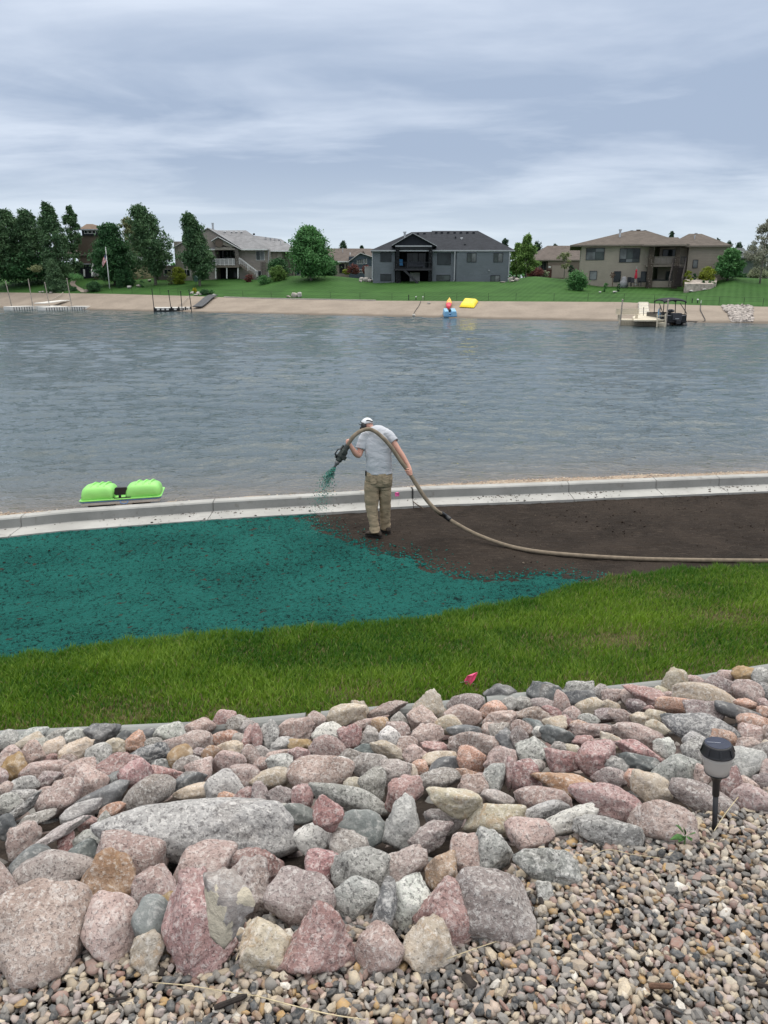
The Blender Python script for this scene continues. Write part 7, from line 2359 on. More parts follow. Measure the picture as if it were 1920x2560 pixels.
GT = 'trees on the far bank'
for a in (
    ('tall dark poplar at the end of the row, touching the picture edge', -5, 105, 545, 250, -.05, 6200),
    ('dark windblown poplar next to the outermost tree of the row', 118, 118, 540, 190, -.08, 5600),
    ('dark poplar with a broad top in the middle of the row', 236, 122, 540, 215, -.07, 5600),
    ('tallest dark poplar of the row, leaning top, before the brown house', 385, 62, 545, 185, -.07, 6000),
    ('thin open-crowned poplar at the row end beside the clerestory windows', 488, 92, 545, 140, .03, 3000),
):
    plant('poplar_tree', a[0].replace(', touching the picture edge', ' of poplars'), 'tree', C1, a[1], a[2], a[3], a[4], 127 + (a[1] % 7), 'poplar', ML_POP, M_PALEBARK, a[6], .24, a[5], .06, GT, .17)
plant('maple_tree', 'very dark rounded maple behind the flagpole', 'tree', C1, 742, 205, 548, 285, 126, 'round', ML_MAP, M_BARK, 8500, .24, 0, .08, GT, .2)
plant('willow_tree', 'pale olive feathery willow behind the tall poplar', 'tree', C1, 885, 165, 480, 170, 140, 'round', ML_OLV, M_PALEBARK, 2600, .22, -.12, .2, GT, .16)
plant('poplar_tree', 'tall poplar with a windswept point beside the grey-roofed house', 'tree', C1, 1005, 84, 545, 240, 124, 'poplar', ML_POP, M_PALEBARK, 7500, .24, -.14, .14, GT, .2)
plant('poplar_tree', 'poplar standing in front of the grey-roofed house gable', 'tree', C1, 1292, 132, 562, 190, 121, 'poplar', ML_POP, M_PALEBARK, 6800, .24, -.10, .10, GT, .17)
plant('maple_tree', 'mid green rounded maple alone on the lawn between two houses', 'tree', L3, 1130, 42, 715, 590, 119, 'round', ML_MID, M_PALEBARK, 10500, .23, -.03, .12, GT, .17)
plant('lilac_bush', 'dark low tree tucked under the edge of the round maple', 'tree', L3, 1330, 420, 690, 260, 126, 'bush', ML_MAP, M_BARK, 2600, .2, 0, .02, GT, .1)
plant('birch_tree', 'sparse pale birch with thin drooping branches at the lawn end', 'tree', C3, 1612, 60, 440, 215, 101, 'round', ML_BIR, M_PALEBARK, 2300, .15, .05, .2, GT, .10)
plant('maple_tree', 'bright green round maple at the corner of the taupe house', 'tree', C3, 1398, 268, 446, 180, 104, 'round', ML_MID, M_BARK, 5200, .19, .02, .14, GT, .11)
plant('young_tree', 'thin young tree in front of the beige garage door', 'tree', C3, 338, 275, 438, 105, 138, 'round', ML_OLV, M_PALEBARK, 520, .17, .04, .25, GT, .06)
plant('ash_tree', 'light green open tree behind the blue-grey house', 'tree', C3, 88, 178, 440, 130, 131, 'poplar', ML_LITE, M_PALEBARK, 3600, .22, .0, .1, GT, .12)
plant('ash_tree', 'bright yellow-green bushy tree by the black roof end', 'tree', C3, 28, 228, 440, 110, 134, 'round', ML_LITE, M_PALEBARK, 2600, .22, 0, .05, GT, .12)
GP = 'far spruces behind the houses'
for lab, crop, cx, top, base, w, Y in (
    ('dark spruce tip above the low tan house roof', C2, 566, 165, 260, 62, 190), ('tiny spruce top beside the slate blue gable', C2, 685, 194, 240, 26, 200),
    ('dark spruce top rising over the black roof end', C2, 1608, 148, 330, 70, 160), ('dark spruce behind the light green open tree', C3, 155, 218, 400, 86, 165), ('small spruce above the brown ranch roof', C3, 275, 236, 330, 46, 185),
    ('spruce tip over the taupe house valley between its roofs', C3, 1022, 154, 300, 40, 150), ('spruce just past the end of the taupe house roof', C3, 1312, 202, 400, 62, 165), ('spruce second from the taupe house roof end', C3, 1388, 216, 400, 60, 165),
    ('spruce between the second one and the dark spruces by the birch', C3, 1452, 220, 400, 62, 165), ('broad dark spruce beside the white trimmed gable', C3, 1535, 240, 430, 95, 160), ('broad dark spruce behind the birch trunk', C3, 1618, 236, 440, 110, 158)):
    plant('spruce_tree', lab, 'tree', crop, cx, top, base, w, Y, 'spire', ML_CON, M_BARK, 1500, .26, 0, .02, GP, .12)
plant('cone_cedar', 'large cone shaped cedar standing at the beach edge by the path', 'shrub', L1, 735, 452, 872, 285, None, 'cone', ML_JUN, None, 5200, .15, -.05, .01)
plant('round_shrub', 'clipped round dark shrub beside the garden path', 'shrub', L1, 1222, 752, 876, 165, None, 'bush', ML_MAP, None, 2200, .11, 0, .05)
plant('low_shrub', 'low dark juniper at the foot of the cone cedar', 'shrub', L1, 950, 822, 868, 105, None, 'bush', ML_MAP, None, 700, .10, 0, .05)
for lab, crop, cx, top, base, w, Y, mt, n, lf in (
    ('glowing golden shrub against the brown basement wall', L2, 755, 662, 785, 160, 124, ML_YEL, 2200, .13), ('small pale shrub beside the golden one', L2, 645, 705, 785, 80, 124, ML_OLV, 500, .12),
    ('tall dark shrub mass under the grey-roofed house corner', L3, 700, 455, 670, 250, 124, ML_MAP, 3200, .16), ('fresh green shrub in front of the tall dark shrub', L3, 705, 545, 690, 190, 121, ML_LITE, 2400, .13),
    ('low dark green shrub by the white basement window', L3, 520, 672, 725, 170, 120, ML_MID, 1300, .10), ('dark brown shrub at the foot of the white stairs', L3, 320, 650, 705, 100, 124, ML_RED, 700, .11),
    ('small yellow-green bush by the dark front door', L3, 1590, 586, 645, 85, 152, ML_YEL, 700, .14), ('dark red bush in front of the slate blue house', C2, 632, 312, 372, 70, 150, ML_RED, 900, .15), ('dark bush by the slate blue basement window', C2, 715, 322, 372, 60, 150, ML_RED, 800, .15),
    ('big dark green bush covering the taupe house corner', C3, 422, 408, 492, 118, 101, ML_MID, 2800, .13), ('red-brown hedge in front of the ranch house', C3, 145, 392, 440, 105, 143, ML_RED, 1500, .16), ('sage green bush beside the brick pier', C3, 214, 408, 440, 46, 143, ML_SAGE, 600, .13), ('small dark cypress by the garage', C3, 384, 372, 424, 40, 138, ML_CON, 500, .13),
    ('yellow-green mounded bush against the taupe wing', L5, 1055, 422, 528, 150, 103, ML_YEL, 2000, .12), ('yellow-green bush beside the dark stairs', L5, 868, 452, 560, 75, 101, ML_YEL, 1000, .11), ('small dark bush between the two yellow-green ones', L5, 930, 486, 526, 45, 103, ML_MAP, 450, .10),
    ('sage coloured rounded bush at the end of the lawn', L5, 1556, 438, 530, 165, 108, ML_SAGE, 2200, .13), ('low dark bush before the white garage door', L5, 1392, 490, 528, 100, 110, ML_MAP, 900, .11),
    ('dark low bush under the very dark maple', L1, 1545, 585, 680, 130, 123, ML_MAP, 1200, .13), ('round dark bush under the willow', L2, 105, 670, 775, 150, 124, ML_MAP, 1500, .13), ('small round bush near the lawn boulders under the willow', L2, 272, 722, 762, 55, 122, ML_MAP, 400, .09),
    ('reddish brown bush below the white house end', L2, 310, 610, 690, 110, 136, ML_RED, 700, .14), ('straggly green planting at the top of the garden path', L1, 985, 655, 725, 170, 116, ML_MID, 1200, .10), ('low hedge of dark leaves behind the stone lawn table', L1, 470, 545, 600, 160, 122, ML_OLV, 900, .12)):
    plant('garden_shrub', lab, 'shrub', crop, cx, top, base, w, Y, 'bush', mt, None, n, lf, 0, .04)
plant('far_hedge', 'dark belt of shrubbery under the row of poplars', 'shrubbery', L1, 260, 380, 660, 900, 133, 'bush', ML_MAP, None, 5200, .26, 0, .0)['kind'] = 'stuff'
# planting round the terrace of the taupe house
for i, (x, y, w, hh, mt) in enumerate(((1030, 600, 60, 45, ML_MAP), (1078, 602, 50, 40, ML_MID), (1118, 575, 40, 30, ML_MID), (55, 605, 50, 24, ML_MID), (185, 612, 30, 16, ML_MAP))):
    plant('garden_shrub', ('dark small shrub in the pale stone terrace bed, next to the stairs', 'mid green small shrub in the stone terrace bed beside a darker one', 'low green shrub at the rounded end of the stone terrace bed', 'low green plant below the wide blind window of the taupe house', 'tiny dark plant beside the grey grill cover')[i],
          'shrub', L5, x, y - hh, y, w, 100.5, 'bush', mt, None, 420, .08, 0, .04)

# ---- stones on the far shore
def far_stone(crop, x, y, w, hgt, label, col, d=None, group=None, name='boulder', kind='granite'):
    ox, oy, k = crop
    px_, py_ = ox + x / k, oy + (y + hgt * .5) / k
    g = fhit(px_, py_) if d is None else P(px_, py_, d)
    s = mpp(px_, py_, g.y); a, b = w / k * s / 2, hgt / k * s / 2
    LEAF_SEED[0] += 1
    if d is not None: g.z = min(g.z, far_z(g.x, g.y) + .05)
    o = link(name, stone_mesh(name, (a, 0, 0), (0, a * .8, 0), (0, 0, b * 1.15), 'r' if LEAF_SEED[0] % 2 else 'a', LEAF_SEED[0], 3, M_ROCK[kind]), None, g + Vector((0, 0, b * .8)))
    o.color = (*col, 1)
    tag(o, label, 'boulder', group)


far_stone(L3, 915, 918, 90, 62, 'rounded pale boulder, middle of three where lawn meets beach', (.42, .38, .32))
far_stone(L3, 978, 915, 62, 66, 'whitish upright boulder of the three on the lawn edge', (.5, .48, .44))
far_stone(L3, 840, 938, 62, 24, 'flat brownish boulder of the three on the lawn edge', (.25, .21, .17))
far_stone(L4, 715, 818, 40, 22, 'lone pale stone half sunk in the beach sand', (.40, .36, .31))
far_stone(L4, 558, 945, 34, 26, 'whitish anchor stone at the rope end by the water', (.55, .52, .46))
for i, (x, y, w, hh) in enumerate(((930, 995, 50, 34), (1008, 1000, 48, 42), (1050, 1012, 42, 28), (985, 1022, 70, 18), (1210, 1020, 60, 26))):
    far_stone(L2, x, y, w, hh, ('whitish rock under the yellow flowers', 'largest whitish rock of the beach flower bed', 'small whitish rock of the beach flower bed', 'flat pale rock in the flower bed front', 'grey flat rock at the top of the dark ramp')[i], (.52, .48, .43) if i < 4 else (.3, .3, .3))
for i, (x, y, w, hh) in enumerate(((20, 570, 60, 40), (60, 575, 56, 44), (100, 585, 50, 34), (5, 590, 40, 22), (125, 585, 44, 26))):
    far_stone(L4, x, y, w, hh, ('tall pale rock in the bed at the blue-grey house corner', 'biggest pale rock of the bed by the utility box', 'tan rock in the bed below the utility box', 'low whitish rock at the outer end of that bed', 'small whitish rock beside the first downpipe')[i], (.42, .38, .34), None, 'rocks in the bed beside the blue-grey house')
for i, (x, y, w, hh) in enumerate(((1560, 575, 50, 50), (1595, 560, 60, 40), (1625, 575, 50, 34), (1585, 590, 50, 20), (1195, 585, 36, 20), (1480, 602, 60, 10))):
    far_stone(L4, x, y, w, hh, ('tall tan rock below the bent downpipe', 'broad pale rock below the bent downpipe', 'grey rock at the end of the blue-grey house', 'low rock in front of the bent downpipe', 'small rounded rock against the blue-grey siding', 'thin flat rock below the small basement window')[i], (.38, .33, .29), None, 'rocks in the bed at the end of the blue-grey house')
for i, (x, y, w, hh) in enumerate(((905, 610, 40, 16), (1035, 604, 40, 14), (150, 608, 50, 16), (5, 600, 30, 14), (1340, 805, 70, 12))):
    far_stone(L5, x, y, w, hh, ('small white rock at the foot of the stone terrace', 'white rock under the terrace shrubs', 'white flat rock by the garden spinner', 'white rock below the wide blind window', 'flat white rock on the lawn above the riprap')[i], (.62, .60, .57), 99 if y < 700 else None)
for i, (x, y, w, hh) in enumerate(((1575, 545, 50, 20), (1620, 552, 60, 24), (1650, 558, 50, 24))):
    far_stone(L5, x, y, w, hh, ('pale rock nearest the sage bush', 'middle pale rock by the grey house corner', 'outer pale rock by the grey house corner')[i], (.40, .36, .33), 106)
far_stone(L2, 110, 762, 60, 34, 'pale boulder in front of the round bush under the willow', (.45, .43, .40), 121.5); far_stone(L2, 225, 740, 70, 30, 'tan boulder beside the small round bush', (.35, .29, .24), 122.5); far_stone(L2, 370, 665, 50, 26, 'pale boulder on the slope by the brown bush', (.42, .38, .34), 128)
for i, (x, y) in enumerate(((520, 880), (560, 876), (660, 886), (1125, 862))):
    far_stone(L1, x, y, 40 if i < 3 else 60, 18 if i < 3 else 34, ('first small white stone before the cone cedar', 'second small white stone before the cone cedar', 'white stone at the cone cedar foot', 'tan boulder where the garden path meets the beach')[i], (.5, .47, .43) if i < 3 else (.30, .24, .18))

# ---- stone beds
def bed(name, label, crop, pix, Y0, depth, hgt, mat, cat='planter', kind=None):
    ox, oy, k = crop
    top = [P(ox + x / k, oy + y / k, Y0 + dy) for x, y, dy in pix]
    m = MB(); m.prism(top, (0, 0, -hgt))
    o = m.build(name, mat)
    return tag(o, label, cat, kind=kind)


bed('stone_terrace', 'raised pale stone terrace bed with curved end beside the dark stairs', L5, [(836, 548, 2), (1130, 518, 5), (1158, 540, 3.0), (1150, 575, 0), (1100, 592, -1.5), (836, 590, -2)], 101, 4, 1.6, M_PSTONE, 'terrace')
# riprap strip down the beach
_r = np.random.default_rng(301); q = []
for i in range(620):
    t = _r.random(); y = 812 + t * 160; xl = 1195 + t ** .8 * 118; xr = 1500 - 8 * math.sin(t * 3)
    x = xl + (xr - xl) * _r.random()
    q.append(fhit(1500 + x / 3.95, 560 + y / 3.95))
C = np.array([tuple(p) for p in q]); sz = .13 + .13 * _r.random(len(C))
cc = np.array([[.40, .355, .325]]) * (.55 + .75 * _r.random(len(C)))[:, None]
tag(link('riprap', scatter('riprap', C + np.array([0, 0, .06]), np.stack([sz * 1.3, sz, sz * .7], -1), cc, mat_stone_stuff('riprap_stone', .8, 6.0), 303, tilt=.4)), 'strip of pale riprap stones laid down the beach to the water', 'riprap', kind='stuff')

# ---- garden path down to the beach
pp = [(1010, 712, 30), (960, 738, 62), (935, 770, 66), (955, 800, 72), (1010, 835, 88), (1060, 862, 95), (1090, 890, 70)]
vs, fs = [], []
for x, y, w in pp:
    for dx in (-w / 2, w / 2): vs.append(fhit((x + dx) / 5.184, 560 + y / 5.184) + Vector((0, 0, .06)))
for i in range(len(pp) - 1): fs.append((2 * i, 2 * i + 1, 2 * i + 3, 2 * i + 2))
tag(MB().add(vs, fs).build('garden_path', pm('path_paver', (.27, .225, .19), .9, .2, 3.0)), kind='structure')
# low stone edging along the lawn foot
for nm, lab, x0, x1 in (('lawn_edge_stones', '', 560, 940),):
    pts = [fhit(x, np.interp(x, [560, 640, 937], [743, 746, 751.5])) + Vector((0, -.05, .06)) for x in np.linspace(x0, x1, 14)]
    m = MB()
    m.rings([[p + Vector((0, dy, dz)) for dy, dz in ((-.12, -.2), (-.12, .03), (.12, .04), (.12, -.2))] for p in pts])
    tag(m.build('beach_kerb', M_PAVE), kind='structure')

# garden slope and far belt of trees that close the view between the houses
g = P(340, 690, 134)
m = MB().ellip(Vector((g.x, g.y + 5, far_z(g.x, 130) - .3)), (9, 0, 0), (0, 8, 0), (0, 0, 3.2), 24, 10)
tag(m.build('garden_slope', pm('garden_soil', (.085, .085, .045), .95, .4, 1.2, .6, 5, .1), smooth=True), kind='structure')
_r = np.random.default_rng(404); n_ = 15000
_cx = _r.uniform(-165, 190, 330); _ch = 2.2 + 3.4 * _r.random(330) ** 2; _kk = _r.integers(330, size=n_)
C = np.stack([_cx[_kk] + _r.normal(size=n_) * 1.5, 196 + _r.normal(size=n_) * 2.5, 3.4 + _ch[_kk] * np.sqrt(_r.random(n_)) * (1 - .2 * np.abs(_r.normal(size=n_)))], -1)
V, F, col = leaf_cloud(C, np.array([0, -.1, .5]), .42, _r)
tag(link('far_treeline', fast_mesh('far_treeline', V, F, [ML_MID], col)), 'low belt of green trees far behind the houses', 'trees', kind='stuff')
# ================================================================== DOCKS, BOATS, FENCE
M_DOCKW = pm('white_dock', (.66, .64, .60), .6, .08, 1.5, grime=.2); M_DOCKB = pm('beige_dock', (.55, .49, .38), .65, .08, 1.5, grime=.15); M_DKDOCK = pm('dark_frame', (.022, .022, .024), .7, .2, 2.0)
M_RAMP = pm('dark_ramp', (.062, .065, .072), .7, .2, 3.0, .4, 8, .03)


def wpt(crop, x, y, z):
    ox, oy, k = crop
    return on_z(ox + x / k, oy + y / k, z)


def plat(parent, name, a, b, w, z0, z1, mat, seams=None, smat=None):
    """deck length from a to b (points on the water), w metres deep away from the viewer"""
    a, b = Vector(a), Vector(b); d = (b - a); d.z = 0
    n = Vector((-d.y, d.x, 0)).normalized()
    if n.y < 0: n = -n
    q = [a, b, b + n * w, a + n * w]
    o = MB().rings([[Vector((p.x, p.y, z0)) for p in q], [Vector((p.x, p.y, z1)) for p in q]]).build(name, mat, parent, bevel=.02)
    if seams:
        m = MB()
        for i in range(1, seams):
            c = a + d * i / seams
            m.obox(Vector((c.x, c.y, (z0 + z1) / 2 - .04)) - n * .012, d.normalized() * .045, n * .012, (0, 0, (z1 - z0) / 2 - .06))
        m.build('seam', smat or M_DKDOCK, o)
    return o


def pole(label, crop, a, b, r=.062, mat=None, group='poles standing by the docks', dy=0.0):
    """pole from the top a to the foot b (crop pixels); the foot stands on the water bed"""
    ox, oy, k = crop
    px_, py_ = ox + b[0] / k, oy + b[1] / k
    f = on_z(px_, py_, ZW + .1); ys_ = far_prof(az_of(px_, py_))[0] - .5
    if f.y > ys_: f = P(px_, py_, ys_)
    t = P(ox + a[0] / k, oy + a[1] / k, f.y)
    o = MB().tube([Vector((f.x, f.y, ZW - .7)), f, t], [r, r, r], 8).lathe(t, [(r * 1.3, -.12), (r * 1.4, 0), (.001, .03)], 8).build('mooring_pole', mat or M_POLE)
    tag(o, label, 'pole', group)


z = ZW
t = thing('floating_dock', 'white cube dock in three sections on the water by the cone cedar', 'dock', wpt(L1, 640, 1080, z))
plat(t, 'dock_section', wpt(L1, 150, 1113, z), wpt(L1, 450, 1103, z), 1.9, z - .1, z + .42, M_DOCKW, 9)
plat(t, 'dock_section', wpt(L1, 452, 1102, z), wpt(L1, 690, 1104, z), 1.9, z - .1, z + .42, M_DOCKW, 7)
plat(t, 'dock_section', wpt(L1, 572, 1119, z), wpt(L1, 905, 1109, z), 1.9, z - .1, z + .42, M_DOCKW, 10)
plat(t, 'dock_section', wpt(L1, 907, 1108, z), wpt(L1, 1125, 1108, z), 1.9, z - .1, z + .42, M_DOCKW, 7)
b = fhit(850 / 5.184, 560 + 1008 / 5.184); a = Vector((b.x - 2.0, b.y - 4.0, z + .62))
d = Vector((1.0, .2, 0)).normalized() * .8
MB().rings([[a - d + Vector((0, 0, .1)), a + d + Vector((0, 0, .1)), a + d + Vector((0, 0, .2)), a - d + Vector((0, 0, .2))], [b - d * .8 + Vector((0, 0, .15)), b + d * .8 + Vector((0, 0, .15)), b + d * .8 + Vector((0, 0, .25)), b - d * .8 + Vector((0, 0, .25))]]).build('gangway', M_DOCKW, t)
pole('outermost leaning pole of the white dock', L1, (70, 740), (148, 1050)); pole('second pole of the white dock, behind its outer section', L1, (365, 715), (420, 1035)); pole('pole rising through the front section of the white dock', L1, (578, 755), (648, 1085)); pole('pole behind the inner section of the white dock', L1, (865, 705), (925, 1040))
gp = [fhit(x / 5.184, 560 + y / 5.184) + Vector((0, 0, .35 - i * .04)) for i, (x, y) in enumerate(((822, 918), (790, 945), (740, 975), (680, 1003), (620, 1020), (560, 1035)))]
tag(MB().tube([Vector(p) for p in catmull(gp, 3)], .06, 6).build('bent_pipe', M_POLE), 'curved dark pipe lying on sand behind the white dock', 'pipe')

t = thing('dark_dock', 'dark framed dock with pale top and poles near the grey ramp', 'dock', wpt(L2, 680, 1230, z))
plat(t, 'dock_top', wpt(L2, 446, 1243, z), wpt(L2, 925, 1237, z), 2.2, z + .42, z + .52, M_DOCKW)
plat(t, 'dock_frame', wpt(L2, 448, 1243, z), wpt(L2, 925, 1237, z), 2.0, z - .12, z + .41, M_DKDOCK)
for x in (500, 560, 620, 720, 800, 850, 900):
    c = wpt(L2, x, 1243 - (x - 448) * .0126, z); MB().box((c.x - .17, c.y - .09, z + .2), (c.x + .17, c.y - .01, z + .40)).build('float_drum', M_DOCKW, t)
for x in (450, 675, 768, 855, 922):
    c = wpt(L2, x, 1243 - (x - 448) * .0126, z); MB().box((c.x - .08, c.y - .16, z - .1), (c.x + .08, c.y - .02, z + .6)).build('corner_post', M_DKDOCK, t)
pts = [(1215, 1052), (1150, 1085), (1100, 1130), (1040, 1180), (1000, 1205)]
C_ = [fhit(300 + x / 5.184, 540 + y / 5.184) + Vector((0, 0, .25)) for x, y in pts]
m = MB(); rr = []
for c in [Vector(p) for p in catmull(C_, 3)]:
    w = Vector((.62, -.1, 0)); rr.append([c - w, c + w, c + w + Vector((0, 0, .09)), c - w + Vector((0, 0, .09))])
tag(m.rings(rr).build('ramp', M_RAMP), 'dark grey ribbed ramp running down the beach to the dark dock', 'ramp')
c = wpt(L2, 985, 1215, z)
tag(MB().box((c.x - 1.1, c.y - .2, z + .25), (c.x + .8, c.y + 1.0, z + .38)).build('ramp_landing', M_DOCKW), 'small pale landing between the dark dock and the ramp', 'landing')
for (a, b, lab) in (((412, 945), (440, 1192), 'knobbed pole at the outer corner of the dark dock'), ((625, 960), (660, 1190), 'knobbed pole behind the middle of the dark dock'), ((785, 975), (800, 1150), 'short knobbed pole behind the dark dock'), ((892, 955), (925, 1195), 'knobbed pole at the ramp end of the dark dock')):
    pole(lab, L2, a, b, .05, M_DKDOCK)
gp = [fhit(300 + x / 5.184, 540 + y / 5.184) + Vector((0, 0, .3)) for x, y in ((900, 1065), (850, 1120), (785, 1178))]
tag(MB().tube(gp, .05, 6).build('bent_pipe', M_POLE), 'straight thin pipe leaning on sand behind the dark dock', 'pipe')

t = thing('beige_dock', 'beige plastic dock with curved gangway beside the pontoon boat', 'dock', wpt(L5, 400, 985, z))
plat(t, 'dock_section', wpt(L5, 195, 1000, z), wpt(L5, 570, 1005, z), 2.3, z - .08, z + .48, M_DOCKB, 24, pm('dock_seam', (.36, .31, .23), .8))
plat(t, 'dock_section', wpt(L5, 572, 1006, z), wpt(L5, 648, 1006, z), .5, z - .08, z + .30, M_DOCKB)
sp_pts = [(490, 960, 160), (440, 930, 130), (425, 905, 70)]
g0 = wpt(L5, 480, 962, z + .48); g1 = fhit(1500 + 432 / 3.95, 560 + 912 / 3.95); g2 = fhit(1500 + 428 / 3.95, 560 + 792 / 3.95)
m = MB(); rr = []
for p_, w in ((g0, 1.3), ((g0 * .5 + g1 * .5) + Vector((-.3, 0, .05)), 1.0), (g1 + Vector((0, 0, .1)), .6), (g1 * .5 + g2 * .5 + Vector((0, 0, .12)), .5), (g2 + Vector((0, 0, .12)), .5)):
    rr.append([p_ + Vector((-w, 0, 0)), p_ + Vector((w, 0, 0)), p_ + Vector((w, 0, .12)), p_ + Vector((-w, 0, .12))])
m.rings(rr).build('gangway', M_DOCKB, t)
for i in range(8):
    p_ = g1 + (g2 - g1) * (i + .5) / 8
    MB().box((p_.x - .55, p_.y - .1, p_.z + .2), (p_.x + .55, p_.y + .25, p_.z + .28)).build('tread', M_DOCKW, t)
c = wpt(L5, 272, 945, z + .48)
t = thing('dock_bench', 'beige slatted bench standing on the beige dock', 'bench', c)
for i in range(3): MB().box((c.x - 1.05, c.y + .22 + i * .02, c.z + .50 + i * .16), (c.x + 1.05, c.y + .27 + i * .02, c.z + .64 + i * .16)).build('back_slat', M_DOCKB, t)
for i in range(3): MB().box((c.x - 1.05, c.y - .25 + i * .16, c.z + .42), (c.x + 1.05, c.y - .11 + i * .16, c.z + .46)).build('seat_slat', M_DOCKB, t)
for sx in (-.8, .8):
    for sy in (-.2, .2): MB().bar(c + Vector((sx, sy, -.02)), c + Vector((sx, sy, .42)), .08).build('leg', M_DOCKB, t)
    MB().bar(c + Vector((sx, .2, .42)), c + Vector((sx, .26, .95)), .07).build('back_post', M_DOCKB, t)
pole('tall pole at the outer corner of the beige dock', L5, (223, 745), (200, 990)); pole('thin dark pole at the foot of the gangway', L5, (432, 825), (425, 955), .03, M_DKDOCK)
pole('tall pole between beige dock and pontoon boat', L5, (675, 745), (650, 1000)); pole('short pole at the inner end of the beige dock', L5, (593, 825), (582, 985))
# steps rail at the inner end
c = wpt(L5, 600, 985, z + .3)
t = thing('swim_ladder', 'pale swim ladder at the inner end of the beige dock', 'ladder', c)
for dx in (-.35, .35): MB().bar(c + Vector((dx, -.1, -.3)), c + Vector((dx, .1, .85)), .08).build('rail', M_DOCKB, t)
for dz in (.05, .35, .65): MB().bar(c + Vector((-.35, dz * .15, dz)), c + Vector((.35, dz * .15, dz)), .07).build('rung', M_DOCKB, t)
# small blue thing on the dock: a folded float
c = wpt(L5, 600, 945, z + .48)
tag(MB().ellip(c + Vector((0, .5, .45)), (.13, 0, .08), (0, .12, 0), (-.1, 0, .50), 10, 8).build('rolled_float', pm('float_blue', (.16, .30, .46), .6)), 'rolled light blue float beside the pontoon boat', 'float')

# ---- pontoon boat
c = wpt(L5, 755, 1005, z); s = mpp(1500 + 755 / 3.95, 815, c.y) / 3.95
t = thing('pontoon_boat', 'black pontoon boat with bimini top moored at the beige dock', 'pontoon boat', c)
X = lambda x: c.x + (x - 755) * s
Zp = lambda y: z + (1000 - y) * s
LB = 5.6
for x0, x1 in ((655, 700), (815, 860)):
    MB().lathe((X((x0 + x1) / 2), c.y, z + .02), [(.05, -.05), (.28, .15), (.30, .5), (.30, LB - .6), (.05, LB + .3)], 14, (0, 1, 0)).build('pontoon', pm('pontoon_black', (.02, .02, .022), .35, .1, 3, spec=.5), t, smooth=True)
MB().box((X(652), c.y + .1, Zp(968)), (X(860), c.y + LB, Zp(955))).build('boat_deck', M_DKDOCK, t)
M_PBLK = pm('gloss_black', (.014, .015, .018), .3, .1, 4.0, spec=.5); M_SEAT = pm('grey_vinyl', (.20, .20, .215), .5, .1, 3.0)
MB().rings([[Vector((X(655), c.y + .2, Zp(955))), Vector((X(855), c.y + .2, Zp(955))), Vector((X(855), c.y + .26, Zp(955))), Vector((X(655), c.y + .26, Zp(955)))],
            [Vector((X(658), c.y + .15, Zp(905))), Vector((X(852), c.y + .15, Zp(905))), Vector((X(852), c.y + .22, Zp(905))), Vector((X(658), c.y + .22, Zp(905)))]]).build('transom', M_PBLK, t)
MB().box((X(655), c.y + .22, Zp(955)), (X(660), c.y + LB, Zp(893))).box((X(850), c.y + .22, Zp(955)), (X(855), c.y + LB, Zp(893))).box((X(660), c.y + LB - .05, Zp(955)), (X(850), c.y + LB, Zp(893))).build('side_panel', M_PBLK, t)
for x0, x1 in ((660, 706), (808, 852)): MB().box((X(x0), c.y + .25, Zp(918)), (X(x1), c.y + 1.3, Zp(902))).build('seat_base', M_SEAT, t, bevel=.02)
MB().rings([[Vector((X(712), c.y + .05, Zp(948))), Vector((X(806), c.y + .05, Zp(948))), Vector((X(806), c.y + .9, Zp(948))), Vector((X(712), c.y + .9, Zp(948)))], [Vector((X(718), c.y + .15, Zp(880))), Vector((X(804), c.y + .15, Zp(880))), Vector((X(804), c.y + .8, Zp(880))), Vector((X(718), c.y + .8, Zp(880)))]]).build('sun_lounger', pm('dark_vinyl', (.03, .032, .04), .5, .1, 3.0), t, bevel=.03)
MB().box((X(740), c.y - .25, Zp(985)), (X(785), c.y + .15, Zp(948))).build('outboard', M_PBLK, t, bevel=.04)
MB().box((X(738), c.y + .04, Zp(936)), (X(776), c.y + .046, Zp(930))).build('name_badge', M_METAL, t)
MB().ellip(Vector((X(787), c.y + 2.6, Zp(868))), ((X(822) - X(752)) / 2, 0, 0), (0, .5, 0), (0, 0, .16), 14, 8).build('console', pm('console', (.10, .10, .11), .5), t, smooth=True)
for x0, x1, y0 in ((632, 628, 900), (848, 838, 895)):
    for dy in (.5, 2.9): MB().bar((X(x0), c.y + dy, Zp(y0)), (X(x1), c.y + dy, Zp(770)), .06).build('bimini_post', M_DKDOCK, t)
    MB().bar((X(x0 - (8 if x0 < 700 else -8)), c.y + .3, Zp(y0 - 10)), (X(x1), c.y + 1.7, Zp(790)), .05).build('bimini_strut', M_DKDOCK, t)
rr = []
for dy, dz in ((.3, -.10), (.8, .02), (1.7, .06), (2.6, .02), (3.1, -.10)):
    ring = []
    for k in range(9):
        q = k / 8; ring.append(Vector((X(627) + (X(845) - X(627)) * q, c.y + dy, Zp(762) + dz + .18 * math.sin(math.pi * q) ** .6)))
    rr.append(ring + [p - Vector((0, 0, .10)) for p in reversed(ring)])
MB().rings(rr).build('bimini_top', pm('navy_canvas', (.012, .014, .019), .8, .15, 3.0), t)
MB().box((X(640), c.y + .1, Zp(940)), (X(650), c.y + .3, Zp(890))).build('fender', pm('fender_white', (.5, .5, .48), .5), t, bevel=.03)
rp = [fhit(1500 + x / 3.95, 560 + y / 3.95) + Vector((0, 0, .06)) for x, y in ((995, 790), (990, 850), (1015, 905), (1035, 962))] + [wpt(L5, 960, 964, z + .05), wpt(L5, 868, 962, z + .3)]
